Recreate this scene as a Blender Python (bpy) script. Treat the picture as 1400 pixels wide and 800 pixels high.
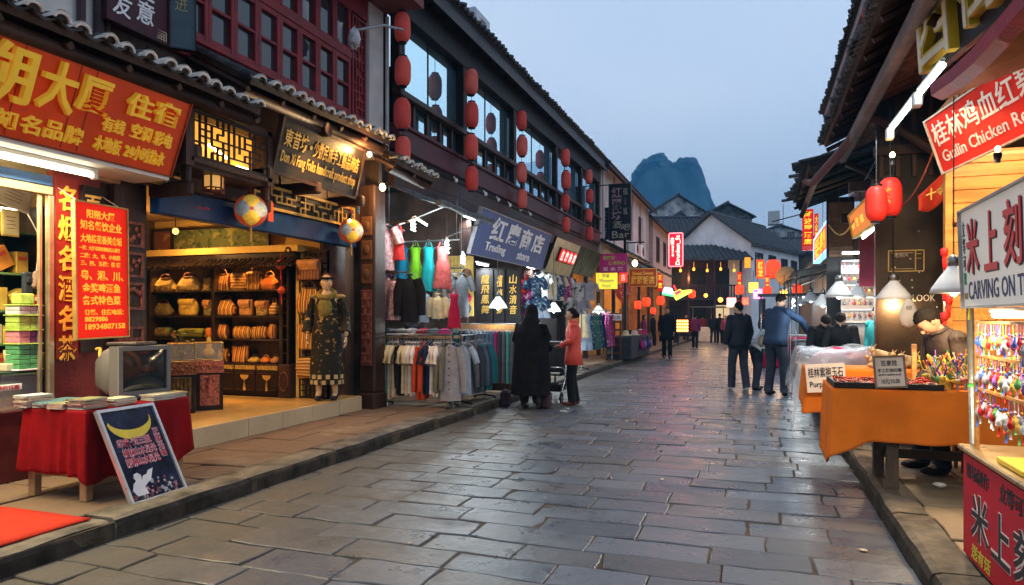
import bpy,bmesh,math,random
from math import sin,cos,pi,radians
from mathutils import Vector,Matrix,noise
for _o in list(bpy.data.objects):
 bpy.data.objects.remove(_o)
SC=bpy.context.scene
COL=SC.collection
R=random.Random(11)
# ------------------------- camera
CAMZ,FPX,HY,YAW=1.45,950.0,435.0,radians(19.42)
SA,CA=sin(YAW),cos(YAW)
cam_data=bpy.data.cameras.new('camera')
cam=bpy.data.objects.new('camera',cam_data)
COL.objects.link(cam)
cam.location=(0,0,CAMZ)
cam.rotation_euler=(pi/2,0,YAW)
cam_data.sensor_width=36
cam_data.lens=36*FPX/1400
cam_data.shift_y=35/1400
cam_data.clip_start=0.05
cam_data.clip_end=3000
SC.camera=cam
# ------------------------- sky and sun (overcast dusk)
SKY_STRENGTH=0.1
SUN_EL,SUN_ROT=radians(6),radians(250)
world=bpy.data.worlds.new('World')
SC.world=world
world.use_nodes=True
wn,wl=world.node_tree.nodes,world.node_tree.links
wn.clear()
w_out=wn.new('ShaderNodeOutputWorld')
w_bg=wn.new('ShaderNodeBackground')
w_bg.inputs['Strength'].default_value=SKY_STRENGTH
w_sky=wn.new('ShaderNodeTexSky')
w_sky.sky_type='NISHITA'
w_sky.sun_disc=False
w_sky.sun_elevation=SUN_EL
w_sky.sun_rotation=SUN_ROT
w_tc=wn.new('ShaderNodeTexCoord')
w_map=wn.new('ShaderNodeMapping')
w_map.inputs['Scale'].default_value=(1.0,1.0,3.2)
w_noise=wn.new('ShaderNodeTexNoise')
w_noise.inputs['Scale'].default_value=1.6
w_noise.inputs['Detail'].default_value=5
w_noise.inputs['Roughness'].default_value=0.45
w_ramp=wn.new('ShaderNodeValToRGB')
w_ramp.color_ramp.elements[0].position=0.3
w_ramp.color_ramp.elements[0].color=(0.86,0.92,1.0,1)
w_ramp.color_ramp.elements[1].position=0.72
w_ramp.color_ramp.elements[1].color=(1.06,1.04,1.02,1)
# cloud layer: a little paler low down, bluer overhead
w_sep=wn.new('ShaderNodeSeparateXYZ')
w_el=wn.new('ShaderNodeValToRGB')
w_el.color_ramp.elements[0].position=0.0
w_el.color_ramp.elements[0].color=(0.58,0.72,0.88,1)
w_el.color_ramp.elements[1].position=0.95
w_el.color_ramp.elements[1].color=(0.62,0.77,1.00,1)
_e=w_el.color_ramp.elements.new(0.30)
_e.color=(0.80,0.95,1.16,1)
w_mul=wn.new('ShaderNodeMix');w_mul.data_type='RGBA';w_mul.blend_type='MULTIPLY'
w_mul.inputs[0].default_value=1
w_gain=wn.new('ShaderNodeMix');w_gain.data_type='RGBA';w_gain.blend_type='MULTIPLY'
w_gain.inputs[0].default_value=1
w_gain.inputs[7].default_value=(10,10,10,1)
w_mix=wn.new('ShaderNodeMix');w_mix.data_type='RGBA'
w_mix.inputs[0].default_value=0.90
wl.new(w_tc.outputs['Generated'],w_map.inputs[0])
wl.new(w_map.outputs[0],w_noise.inputs['Vector'])
wl.new(w_noise.outputs[0],w_ramp.inputs[0])
wl.new(w_tc.outputs['Generated'],w_sep.inputs[0])
wl.new(w_sep.outputs['Z'],w_el.inputs[0])
wl.new(w_ramp.outputs[0],w_mul.inputs[6])
wl.new(w_el.outputs[0],w_mul.inputs[7])
wl.new(w_mul.outputs[2],w_gain.inputs[6])
wl.new(w_sky.outputs[0],w_mix.inputs[6])
wl.new(w_gain.outputs[2],w_mix.inputs[7])
wl.new(w_mix.outputs[2],w_bg.inputs['Color'])
wl.new(w_bg.outputs[0],w_out.inputs['Surface'])
sun_data=bpy.data.lights.new('sun','SUN')
sun_data.energy=0.12
sun_data.angle=radians(25)
sun_data.color=(1.0,0.93,0.86)
sun=bpy.data.objects.new('sun',sun_data)
COL.objects.link(sun)
sun.rotation_euler=(pi/2-radians(25),0,radians(160))
SC.render.engine='CYCLES'
SC.view_settings.view_transform='Standard'
SC.view_settings.look='None'
SC.view_settings.exposure=0.0
SC.view_settings.gamma=1.0
SC.view_settings.use_curve_mapping=False
cy=SC.cycles
cy.use_denoising=True
try:
 cy.denoiser='OPENIMAGEDENOISE'
except Exception:
 pass
cy.max_bounces=6
cy.diffuse_bounces=3
cy.glossy_bounces=3
cy.transmission_bounces=5
cy.transparent_max_bounces=8
cy.volume_bounces=0
cy.caustics_reflective=False
cy.caustics_refractive=False
cy.sample_clamp_indirect=3.0
cy.sample_clamp_direct=12.0
cy.use_adaptive_sampling=True
cy.adaptive_threshold=0.02
# ------------------------- geometry helpers
def P(px,py,X=None,Y=None,Z=None,d=None):
 """the point of the place seen at a pixel of the photograph, on a plane of known distance"""
 u,v=(px-700)/FPX,(HY-py)/FPX
 ux,uy=-SA+CA*u,CA+SA*u
 if X is not None:
  d=X/ux
 elif Y is not None:
  d=Y/uy
 elif Z is not None:
  d=(Z-CAMZ)/v
 return Vector((ux*d,uy*d,CAMZ+v*d))
def V(*a):
 return Vector(a)
MWORLD={}
def mw(o):
 return MWORLD.get(o.name,Matrix.Identity(4))
class MB:
 """collects boxes, tubes, lathes and grids; build() links them as one mesh object"""
 def __init__(s):
  s.v,s.f,s.m,s.sm=[],[],[],[]
 def add(s,vs,fs,mi=0,sm=False):
  b=len(s.v)
  s.v+=[Vector(x)for x in vs]
  for f in fs:
   s.f.append(tuple(i+b for i in f))
   s.m.append(mi)
   s.sm.append(sm)
  return s
 def box(s,lo,hi,mi=0,bev=0.0,M=None):
  c=[(lo[i]+hi[i])/2 for i in range(3)]
  h=[abs(hi[i]-lo[i])/2 for i in range(3)]
  return s.cbox(c,[2*x for x in h],mi,bev,M)
 def cbox(s,c,size,mi=0,bev=0.0,M=None):
  h=[x/2 for x in size]
  c=Vector(c)
  if bev<=0:
   vs=[Vector((x*h[0],y*h[1],z*h[2]))for x in(-1,1)for y in(-1,1)for z in(-1,1)]
   fs=[(0,1,3,2),(4,6,7,5),(0,4,5,1),(2,3,7,6),(0,2,6,4),(1,5,7,3)]
  else:
   b=min(bev,min(h)*0.9)
   vs,idx=[],{}
   for x in(-1,1):
    for y in(-1,1):
     for z in(-1,1):
      for a in range(3):
       p=[x*h[0],y*h[1],z*h[2]]
       for k in range(3):
        if k!=a:
         p[k]-=(x,y,z)[k]*b
       idx[(x,y,z,a)]=len(vs)
       vs.append(Vector(p))
   fs=[]
   S=(-1,1)
   for a in range(3):
    k,l=(a+1)%3,(a+2)%3
    for sg in S:
     q=[]
     for(sk,sl)in((-1,-1),(1,-1),(1,1),(-1,1)):
      t=[0,0,0]
      t[a],t[k],t[l]=sg,sk,sl
      q.append(idx[(*t,a)])
     fs.append(tuple(q if sg>0 else q[::-1]))
   for a in range(3):
    k,l=(a+1)%3,(a+2)%3
    for sk in S:
     for sl in S:
      t0,t1=[0]*3,[0]*3
      t0[a],t0[k],t0[l]=-1,sk,sl
      t1[a],t1[k],t1[l]=1,sk,sl
      q=[idx[(*t0,k)],idx[(*t1,k)],idx[(*t1,l)],idx[(*t0,l)]]
      fs.append(tuple(q if sk*sl<0 else q[::-1]))
   for x in S:
    for y in S:
     for z in S:
      q=[idx[(x,y,z,a)]for a in range(3)]
      fs.append(tuple(q if x*y*z>0 else q[::-1]))
  if M is not None:
   vs=[M@q for q in vs]
  return s.add([c+q for q in vs],fs,mi)
 def tube(s,pts,r,n=8,mi=0,cap=True,closed=False):
  pts=[Vector(p)for p in pts]
  m=len(pts)
  rs=r if isinstance(r,(list,tuple))else[r]*m
  vs=[]
  for i,p in enumerate(pts):
   a=pts[(i-1)%m]if(closed or i>0)else p
   b=pts[(i+1)%m]if(closed or i<m-1)else p
   t=(b-a).normalized()if(b-a).length>1e-9 else V(0,0,1)
   ref=V(0,0,1)if abs(t.z)<0.9 else V(1,0,0)
   e1=t.cross(ref).normalized()
   e2=t.cross(e1)
   for j in range(n):
    an=2*pi*j/n
    vs.append(p+(e1*cos(an)+e2*sin(an))*rs[i])
  fs=[]
  for i in range(m if closed else m-1):
   for j in range(n):
    i2,j2=(i+1)%m,(j+1)%n
    fs.append((i*n+j,i*n+j2,i2*n+j2,i2*n+j))
  if cap and not closed:
   fs.append(tuple(range(n)))
   fs.append(tuple((m-1)*n+j for j in range(n))[::-1])
  return s.add(vs,fs,mi,n>5)
 def lathe(s,prof,c=(0,0,0),n=16,mi=0,M=None,sx=1,sy=1,ribs=0,rib=0.0):
  c=Vector(c)
  vs,fs=[],[]
  for(r,z)in prof:
   for j in range(n):
    a=2*pi*j/n
    rr=r*(1+rib*cos(a*ribs))if ribs else r
    vs.append(V(rr*cos(a)*sx,rr*sin(a)*sy,z))
  k=len(prof)
  for i in range(k-1):
   for j in range(n):
    j2=(j+1)%n
    fs.append((i*n+j,i*n+j2,(i+1)*n+j2,(i+1)*n+j))
  if prof[0][0]>1e-5:
   fs.append(tuple(range(n))[::-1])
  if prof[-1][0]>1e-5:
   fs.append(tuple((k-1)*n+j for j in range(n)))
  if M is not None:
   vs=[M@q for q in vs]
  return s.add([c+q for q in vs],fs,mi,True)
 def ell(s,c,r,n=12,k=8,mi=0,M=None,fn=None):
  if not isinstance(r,(tuple,list)):
   r=(r,r,r)
  vs=[V(0,0,-1)]
  for i in range(1,k):
   t=pi*i/k-pi/2
   for j in range(n):
    a=2*pi*j/n
    vs.append(V(cos(t)*cos(a),cos(t)*sin(a),sin(t)))
  vs.append(V(0,0,1))
  fs=[]
  for j in range(n):
   fs.append((0,1+(j+1)%n,1+j))
   fs.append((len(vs)-1,1+(k-2)*n+j,1+(k-2)*n+(j+1)%n))
  for i in range(k-2):
   for j in range(n):
    j2=(j+1)%n
    fs.append((1+i*n+j,1+i*n+j2,1+(i+1)*n+j2,1+(i+1)*n+j))
  if fn:
   vs=[fn(q)for q in vs]
  vs=[V(q.x*r[0],q.y*r[1],q.z*r[2])for q in vs]
  if M is not None:
   vs=[M@q for q in vs]
  c=Vector(c)
  return s.add([c+q for q in vs],fs,mi,True)
 def prism(s,poly,th,o,xd,yd,mi=0):
  """2-D polygon in the frame (o, xd, yd), extruded th along xd x yd"""
  o,xd,yd=Vector(o),Vector(xd),Vector(yd)
  nn=xd.cross(yd).normalized()*th
  a=[o+xd*p[0]+yd*p[1]for p in poly]
  b=[p+nn for p in a]
  n=len(a)
  fs=[tuple(range(n))[::-1],tuple(range(n,2*n))]
  for i in range(n):
   j=(i+1)%n
   fs.append((i,j,n+j,n+i))
  return s.add(a+b,fs,mi)
 def grid(s,fn,nu,nv,mi=0,sm=True,wrap=False):
  vs=[fn(i/nu,j/nv)for i in range(nu+(0 if wrap else 1))for j in range(nv+1)]
  fs=[]
  for i in range(nu):
   i2=(i+1)%nu if wrap else i+1
   for j in range(nv):
    fs.append((i*(nv+1)+j,i2*(nv+1)+j,i2*(nv+1)+j+1,i*(nv+1)+j+1))
  return s.add(vs,fs,mi,sm)
 def cloth(s,fn,nu,nv,th=0.012,mi=0):
  """a two-sided sheet of thickness th"""
  P0=[[Vector(fn(i/nu,j/nv))for j in range(nv+1)]for i in range(nu+1)]
  vs,w=[],(nu+1)*(nv+1)
  off=[]
  for i in range(nu+1):
   for j in range(nv+1):
    du=P0[min(i+1,nu)][j]-P0[max(i-1,0)][j]
    dv=P0[i][min(j+1,nv)]-P0[i][max(j-1,0)]
    nn=du.cross(dv)
    nn=nn.normalized()if nn.length>1e-9 else V(0,0,1)
    vs.append(P0[i][j])
    off.append(P0[i][j]-nn*th)
  vs+=off
  fs=[]
  k=nv+1
  for i in range(nu):
   for j in range(nv):
    q=(i*k+j,(i+1)*k+j,(i+1)*k+j+1,i*k+j+1)
    fs.append(q)
    fs.append(tuple(w+x for x in q[::-1]))
  rim=[i*k for i in range(nu+1)]+[nu*k+j for j in range(1,k)]+[i*k+nv for i in range(nu-1,-1,-1)]+[j for j in range(nv-1,0,-1)]
  for a,b in zip(rim,rim[1:]+rim[:1]):
   fs.append((b,a,w+a,w+b))
  return s.add(vs,fs,mi,True)
 def build(s,name,mats,parent=None,world=True,loc=None):
  me=bpy.data.meshes.new(name)
  M=Matrix.Identity(4)
  if parent is not None and world:
   M=mw(parent).inverted()
  elif loc is not None and world:
   M=Matrix.Translation(-Vector(loc))
  me.from_pydata([M@q for q in s.v],[],s.f)
  mats=mats if isinstance(mats,(list,tuple))else[mats]
  for m in mats:
   me.materials.append(m)
  me.polygons.foreach_set('material_index',s.m)
  me.polygons.foreach_set('use_smooth',s.sm)
  me.update()
  o=bpy.data.objects.new(name,me)
  COL.objects.link(o)
  if parent is not None:
   o.parent=parent
   MWORLD[o.name]=mw(parent).copy()
  else:
   if loc is not None:
    o.location=loc
   MWORLD[o.name]=Matrix.Translation(Vector(loc))if loc is not None else Matrix.Identity(4)
  return o
def tag(o,label=None,cat=None,group=None,kind=None):
 if label:o['label']=label
 if cat:o['category']=cat
 if group:o['group']=group
 if kind:o['kind']=kind
 return o
def thing(name,label,cat,loc=(0,0,0),rz=0.0,group=None,scale=1.0):
 o=bpy.data.objects.new(name,None)
 o.empty_display_size=0.1
 COL.objects.link(o)
 o.location=loc
 o.rotation_euler=(0,0,rz)
 o.scale=(scale,)*3
 MWORLD[o.name]=Matrix.Translation(Vector(loc))@Matrix.Rotation(rz,4,'Z')@Matrix.Scale(scale,4)
 return tag(o,label,cat,group)
def children(o):
 return[c for c in list(o.children)]
def copy_tree(o,loc=None,rz=None,label=None,group=None,scale=None):
 r=o.copy()
 COL.objects.link(r)
 if loc is not None:r.location=loc
 if rz is not None:r.rotation_euler=(0,0,rz)
 if scale is not None:r.scale=(scale,)*3
 if label:r['label']=label
 if group:r['group']=group
 for c in o.children:
  k=c.copy();COL.objects.link(k);k.parent=r
  for g in c.children:
   q=g.copy();COL.objects.link(q);q.parent=k
 MWORLD[r.name]=Matrix.Translation(Vector(r.location))@Matrix.Rotation(r.rotation_euler.z,4,'Z')@Matrix.Scale(r.scale[0],4)
 return r
def lamp(parent,kind,loc,energy,color,size=0.1,aim=None,spot=None,size_y=None,name='light'):
 d=bpy.data.lights.new(name,kind)
 d.energy=energy
 d.color=color
 if kind=='AREA':
  d.size=size
  if size_y:
   d.shape='RECTANGLE';d.size_y=size_y
 else:
  d.shadow_soft_size=size
 if kind=='SPOT':
  d.spot_size=spot or radians(90);d.spot_blend=0.6
 o=bpy.data.objects.new(name,d)
 COL.objects.link(o)
 M=Matrix.Translation(Vector(loc))
 if aim is not None:
  M=M@(Vector(aim)).to_track_quat('-Z','Y').to_matrix().to_4x4()
 if parent is not None:
  o.parent=parent
  M=mw(parent).inverted()@M
 o.matrix_local=M
 return o
_tc={}
def text_mesh(body,ext,off,align='CENTER',space=1.0,lead=1.0):
 key=(body,ext,off,space,lead)
 if key in _tc:
  return _tc[key]
 c=bpy.data.curves.new('text','FONT')
 c.body=body
 c.extrude=ext
 c.offset=off
 c.align_x=align
 c.resolution_u=2
 c.space_character=space
 c.space_line=lead
 o=bpy.data.objects.new('text',c)
 COL.objects.link(o)
 dg=bpy.context.evaluated_depsgraph_get()
 me=bpy.data.meshes.new_from_object(o.evaluated_get(dg))
 vs=[v.co.copy()for v in me.vertices]
 fs=[tuple(p.vertices)for p in me.polygons]
 bpy.data.objects.remove(o);bpy.data.curves.remove(c);bpy.data.meshes.remove(me)
 _tc[key]=(vs,fs)
 return _tc[key]
def text_into(mb,body,o,xd,yd,w,h,th=0.01,bold=0.0,mi=0,keep=False,space=1.0,lead=1.0,slant=0.0,bulge=0.0):
 """letters filling the w x h box whose lower left corner is o, standing th proud along xd x yd"""
 vs,fs=text_mesh(body,0.02,bold,'CENTER',space,lead)
 if not vs:
  return mb
 x0,x1=min(v.x for v in vs),max(v.x for v in vs)
 y0,y1=min(v.y for v in vs),max(v.y for v in vs)
 sx,sy=w/max(x1-x0,1e-6),h/max(y1-y0,1e-6)
 ox=oy=0
 if keep:
  s=min(sx,sy)
  ox,oy=(w-s*(x1-x0))/2,(h-s*(y1-y0))/2
  sx=sy=s
 o,xd,yd=Vector(o),Vector(xd).normalized(),Vector(yd).normalized()
 nn=xd.cross(yd)
 z0=min(v.z for v in vs)
 zr=max(max(v.z for v in vs)-z0,1e-6)
 out=[o+xd*(ox+(v.x-x0)*sx+slant*(v.y-y0)*sy)+yd*(oy+(v.y-y0)*sy)+nn*((v.z-z0)/zr*th+0.001)for v in vs]
 return mb.add(out,fs,mi)
 # ------------------------- materials
MATS={}
def mat(name,col,rough=0.6,metal=0.0,var=0.18,scale=6.0,bump=0.15,bscale=40.0,em=None,es=0.0,alpha=1.0,trans=0.0,spec=0.22,col2=None,detail=5.0,sheen=0.0,coat=0.0,stretch=None):
 if name in MATS:
  return MATS[name]
 m=bpy.data.materials.new(name)
 m.use_nodes=True
 n,l=m.node_tree.nodes,m.node_tree.links
 b=n['Principled BSDF']
 b.inputs['Roughness'].default_value=rough
 b.inputs['Metallic'].default_value=metal
 b.inputs['Specular IOR Level'].default_value=spec
 b.inputs['Sheen Weight'].default_value=sheen
 b.inputs['Coat Weight'].default_value=coat
 b.inputs['Alpha'].default_value=alpha
 b.inputs['Transmission Weight'].default_value=trans
 b.inputs['Base Color'].default_value=(*col,1)
 tc=n.new('ShaderNodeTexCoord')
 mp=n.new('ShaderNodeMapping')
 l.new(tc.outputs['Object'],mp.inputs[0])
 if stretch:
  mp.inputs['Scale'].default_value=stretch
 if var>0:
  tx=n.new('ShaderNodeTexNoise')
  tx.inputs['Scale'].default_value=scale
  tx.inputs['Detail'].default_value=detail
  tx.inputs['Roughness'].default_value=0.6
  l.new(mp.outputs[0],tx.inputs['Vector'])
  rp=n.new('ShaderNodeValToRGB')
  c2=col2 or tuple(max(0,c*(1-var*1.6))for c in col)
  c1=tuple(min(1,c*(1+var))for c in col)
  rp.color_ramp.elements[0].position=0.32
  rp.color_ramp.elements[1].position=0.68
  rp.color_ramp.elements[0].color=(*c2,1)
  rp.color_ramp.elements[1].color=(*c1,1)
  l.new(tx.outputs[0],rp.inputs[0])
  l.new(rp.outputs[0],b.inputs['Base Color'])
  if rough>0.1:
   mr=n.new('ShaderNodeMapRange')
   mr.inputs[3].default_value=max(0.05,rough-0.12)
   mr.inputs[4].default_value=min(1,rough+0.12)
   l.new(tx.outputs[0],mr.inputs[0])
   l.new(mr.outputs[0],b.inputs['Roughness'])
 if bump>0:
  t2=n.new('ShaderNodeTexNoise')
  t2.inputs['Scale'].default_value=bscale
  t2.inputs['Detail'].default_value=4
  l.new(mp.outputs[0],t2.inputs['Vector'])
  bp=n.new('ShaderNodeBump')
  bp.inputs['Strength'].default_value=bump
  bp.inputs['Distance'].default_value=0.02
  l.new(t2.outputs[0],bp.inputs['Height'])
  l.new(bp.outputs[0],b.inputs['Normal'])
 if em:
  b.inputs['Emission Color'].default_value=(*em,1)
  b.inputs['Emission Strength'].default_value=es
 MATS[name]=m
 return m
def emat(name,col,s,rough=0.5,base=None):
 return mat(name,base or col,rough,var=0,bump=0,em=col,es=s)
def stripes(name,cols,axis=0,freq=18.0,rough=0.75,wob=0.02,spread=None,em=0.0):
 """woven stripes: a ramp of constant colours repeated along one object axis"""
 if name in MATS:
  return MATS[name]
 m=mat(name,cols[0],rough,var=0,bump=0.25,bscale=160)
 n,l=m.node_tree.nodes,m.node_tree.links
 b=n['Principled BSDF']
 tc=n.new('ShaderNodeTexCoord')
 sp=n.new('ShaderNodeSeparateXYZ')
 l.new(tc.outputs['Object'],sp.inputs[0])
 nz=n.new('ShaderNodeTexNoise');nz.inputs['Scale'].default_value=6
 l.new(tc.outputs['Object'],nz.inputs['Vector'])
 a=n.new('ShaderNodeMath');a.operation='MULTIPLY_ADD'
 l.new(nz.outputs[0],a.inputs[0]);a.inputs[1].default_value=wob
 l.new(sp.outputs[axis],a.inputs[2])
 k=n.new('ShaderNodeMath');k.operation='MULTIPLY';k.inputs[1].default_value=freq/len(cols)
 l.new(a.outputs[0],k.inputs[0])
 fr=n.new('ShaderNodeMath');fr.operation='FRACT'
 l.new(k.outputs[0],fr.inputs[0])
 rp=n.new('ShaderNodeValToRGB')
 rp.color_ramp.interpolation='CONSTANT'
 for i,c in enumerate(cols):
  if i<2:
   e=rp.color_ramp.elements[i];e.position=i/len(cols)
  else:
   e=rp.color_ramp.elements.new(i/len(cols))
  e.color=(*c,1)
 l.new(fr.outputs[0],rp.inputs[0])
 l.new(rp.outputs[0],b.inputs['Base Color'])
 return m
def spots(name,base,cols,scale=14.0,thresh=0.42,rough=0.8):
 """printed fabric: scattered blotches of other colours on a ground colour"""
 if name in MATS:
  return MATS[name]
 m=mat(name,base,rough,var=0,bump=0.2,bscale=120)
 n,l=m.node_tree.nodes,m.node_tree.links
 b=n['Principled BSDF']
 tc=n.new('ShaderNodeTexCoord')
 prev=None
 for i,c in enumerate(cols):
  nz=n.new('ShaderNodeTexNoise')
  nz.inputs['Scale'].default_value=scale*(1+0.35*i)
  nz.inputs['Detail'].default_value=3
  mp=n.new('ShaderNodeMapping');mp.inputs['Location'].default_value=(3.7*i+1,1.9*i,5.1*i)
  l.new(tc.outputs['Object'],mp.inputs[0]);l.new(mp.outputs[0],nz.inputs['Vector'])
  rp=n.new('ShaderNodeMapRange')
  rp.inputs[1].default_value=1-thresh-0.02;rp.inputs[2].default_value=1-thresh+0.02
  l.new(nz.outputs[0],rp.inputs[0])
  mx=n.new('ShaderNodeMix');mx.data_type='RGBA'
  l.new(rp.outputs[0],mx.inputs[0])
  if prev is None:
   mx.inputs[6].default_value=(*base,1)
  else:
   l.new(prev,mx.inputs[6])
  mx.inputs[7].default_value=(*c,1)
  prev=mx.outputs[2]
 l.new(prev,b.inputs['Base Color'])
 return m
WOOD_DK=mat('dark_stained_wood',(0.045,0.022,0.016),0.5,var=0.35,scale=3,bump=0.3,bscale=25,stretch=(1,1,0.25))
WOOD_BLK=mat('blackened_wood',(0.016,0.013,0.014),0.6,var=0.3,scale=4,bump=0.3,bscale=25)
WOOD_RED=mat('maroon_painted_wood',(0.21,0.020,0.026),0.5,var=0.22,scale=5,bump=0.2,bscale=30)
WOOD_BR=mat('brown_wood',(0.12,0.055,0.025),0.5,var=0.3,scale=4,bump=0.3,bscale=30,stretch=(1,1,0.3))
WOOD_ROSE=mat('rosewood_carving',(0.16,0.045,0.03),0.45,var=0.35,scale=14,bump=0.5,bscale=60)
PINE=mat('varnished_pine_board',(0.45,0.20,0.055),0.35,var=0.25,scale=5,bump=0.12,bscale=30,stretch=(0.25,1,3),coat=0.3)
PLANK=mat('raw_plank',(0.33,0.19,0.09),0.65,var=0.25,scale=6,bump=0.25,bscale=40)
TILE=mat('grey_roof_tile',(0.055,0.058,0.062),0.6,var=0.45,scale=9,bump=0.5,bscale=30)
TILECAP=mat('whitewashed_tile_end',(0.72,0.68,0.62),0.8,var=0.2,scale=14,bump=0.1)
PLASTER=mat('white_plaster',(0.62,0.60,0.58),0.85,var=0.14,scale=2.0,bump=0.25,bscale=20)
PLASTER_OLD=mat('stained_plaster',(0.42,0.43,0.44),0.9,var=0.5,scale=1.1,bump=0.3,bscale=12,detail=9)
PLASTER_DK=mat('black_mould_plaster',(0.09,0.095,0.10),0.9,var=0.5,scale=1.0,bump=0.3,bscale=12,detail=9)
CREAM=mat('cream_paint',(0.55,0.38,0.15),0.6,var=0.1)
STEEL=mat('grey_steel',(0.32,0.33,0.34),0.35,metal=0.9,var=0.15)
BLACKM=mat('black_metal',(0.02,0.02,0.022),0.45,metal=0.4,var=0.2)
WHITEP=mat('white_paint',(0.78,0.78,0.76),0.45,var=0.06,bump=0.05)
GOLD=mat('gold_paint',(0.75,0.48,0.09),0.4,metal=0.35,var=0.15)
REDP=mat('red_paint',(0.50,0.02,0.02),0.45,var=0.12,bump=0.05)
GLASS=mat('window_glass',(0.40,0.66,0.80),0.03,metal=0.85,var=0,bump=0.02,bscale=1.5)
GLASS_DK=mat('dark_window_glass',(0.03,0.035,0.04),0.05,var=0,bump=0.02,bscale=2,spec=0.8)
CLEAR=mat('clear_glass',(0.9,0.95,0.93),0.03,var=0,bump=0,alpha=0.16,spec=0.6)
SKIN=mat('skin',(0.42,0.25,0.17),0.55,var=0.08,scale=20,bump=0.05)
HAIR=mat('black_hair',(0.009,0.007,0.006),0.7,var=0.15,scale=40,spec=.08,bump=0.3,bscale=120,stretch=(3,3,0.5))
WARM=(1.0,0.56,0.20)
WARM2=(1.0,0.70,0.38)
COOL=(0.86,0.97,1.0)
BULB_W=emat('warm_bulb',(1.0,0.66,0.28),22)
BULB_C=emat('cool_bulb',(0.9,1.0,1.0),24)
TUBE_W=emat('warm_tube',(1.0,0.90,0.62),12)
TUBE_C=emat('cool_tube',(0.88,1.0,0.95),12)
# ------------------------- ground, street, pavements
KERB_L,KERB_R,WALK=-3.97,0.86,0.125
def stone_mat(name,c_lo,c_hi,rough,dirt,dirt_x=None,coat=0.0,blo=0.25):
 m=bpy.data.materials.new(name);m.use_nodes=True
 n,l=m.node_tree.nodes,m.node_tree.links
 b=n['Principled BSDF']
 at=n.new('ShaderNodeAttribute');at.attribute_name='stone'
 sp=n.new('ShaderNodeSeparateColor');l.new(at.outputs['Color'],sp.inputs[0])
 tc=n.new('ShaderNodeTexCoord')
 nz=n.new('ShaderNodeTexNoise');nz.inputs['Scale'].default_value=3.2;nz.inputs['Detail'].default_value=9;nz.inputs['Roughness'].default_value=0.7
 l.new(tc.outputs['Object'],nz.inputs['Vector'])
 add=n.new('ShaderNodeMath');add.operation='MULTIPLY_ADD'
 l.new(nz.outputs[0],add.inputs[0]);add.inputs[1].default_value=0.95
 l.new(sp.outputs[0],add.inputs[2])
 mr=n.new('ShaderNodeMapRange');mr.inputs[1].default_value=0.1;mr.inputs[2].default_value=1.55
 l.new(add.outputs[0],mr.inputs[0])
 rp=n.new('ShaderNodeValToRGB')
 rp.color_ramp.elements[0].color=(*c_lo,1);rp.color_ramp.elements[1].color=(*c_hi,1)
 l.new(mr.outputs[0],rp.inputs[0])
 tint=n.new('ShaderNodeMix');tint.data_type='RGBA'
 l.new(sp.outputs[1],tint.inputs[0]);l.new(rp.outputs[0],tint.inputs[6])
 tint.inputs[7].default_value=(*dirt,1)
 last=tint.outputs[2]
 # trodden dirt lying in broad patches, thickest along the kerbs
 n2=n.new('ShaderNodeTexNoise');n2.inputs['Scale'].default_value=0.8;n2.inputs['Detail'].default_value=8;n2.inputs['Roughness'].default_value=0.65
 l.new(tc.outputs['Object'],n2.inputs['Vector'])
 sx=n.new('ShaderNodeSeparateXYZ');l.new(tc.outputs['Object'],sx.inputs[0])
 mx=n.new('ShaderNodeMapRange');mx.inputs[1].default_value=-1.9;mx.inputs[2].default_value=-3.6
 mx.inputs[3].default_value=-0.14;mx.inputs[4].default_value=0.24
 l.new(sx.outputs[0],mx.inputs[0])
 ad=n.new('ShaderNodeMath');ad.operation='ADD'
 l.new(n2.outputs[0],ad.inputs[0]);l.new(mx.outputs[0],ad.inputs[1])
 m3=n.new('ShaderNodeMapRange');m3.inputs[1].default_value=0.46;m3.inputs[2].default_value=0.70
 l.new(ad.outputs[0],m3.inputs[0])
 dm=n.new('ShaderNodeMix');dm.data_type='RGBA'
 l.new(m3.outputs[0],dm.inputs[0]);l.new(last,dm.inputs[6]);dm.inputs[7].default_value=(*[x*0.8 for x in dirt],1)
 l.new(dm.outputs[2],b.inputs['Base Color'])
 r1=n.new('ShaderNodeMapRange');r1.inputs[1].default_value=0.3;r1.inputs[2].default_value=0.7
 r1.inputs[3].default_value=rough-0.16;r1.inputs[4].default_value=rough+0.2
 l.new(nz.outputs[0],r1.inputs[0])
 r2=n.new('ShaderNodeMath');r2.operation='MULTIPLY_ADD';r2.inputs[1].default_value=0.3
 l.new(m3.outputs[0],r2.inputs[0]);l.new(r1.outputs[0],r2.inputs[2])
 l.new(r2.outputs[0],b.inputs['Roughness'])
 t2=n.new('ShaderNodeTexNoise');t2.inputs['Scale'].default_value=14;t2.inputs['Detail'].default_value=8;t2.inputs['Roughness'].default_value=0.62
 l.new(tc.outputs['Object'],t2.inputs['Vector'])
 bp=n.new('ShaderNodeBump');bp.inputs['Strength'].default_value=blo;bp.inputs['Distance'].default_value=0.03
 l.new(t2.outputs[0],bp.inputs['Height']);l.new(bp.outputs[0],b.inputs['Normal'])
 b.inputs['Specular IOR Level'].default_value=0.42
 return m
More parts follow.
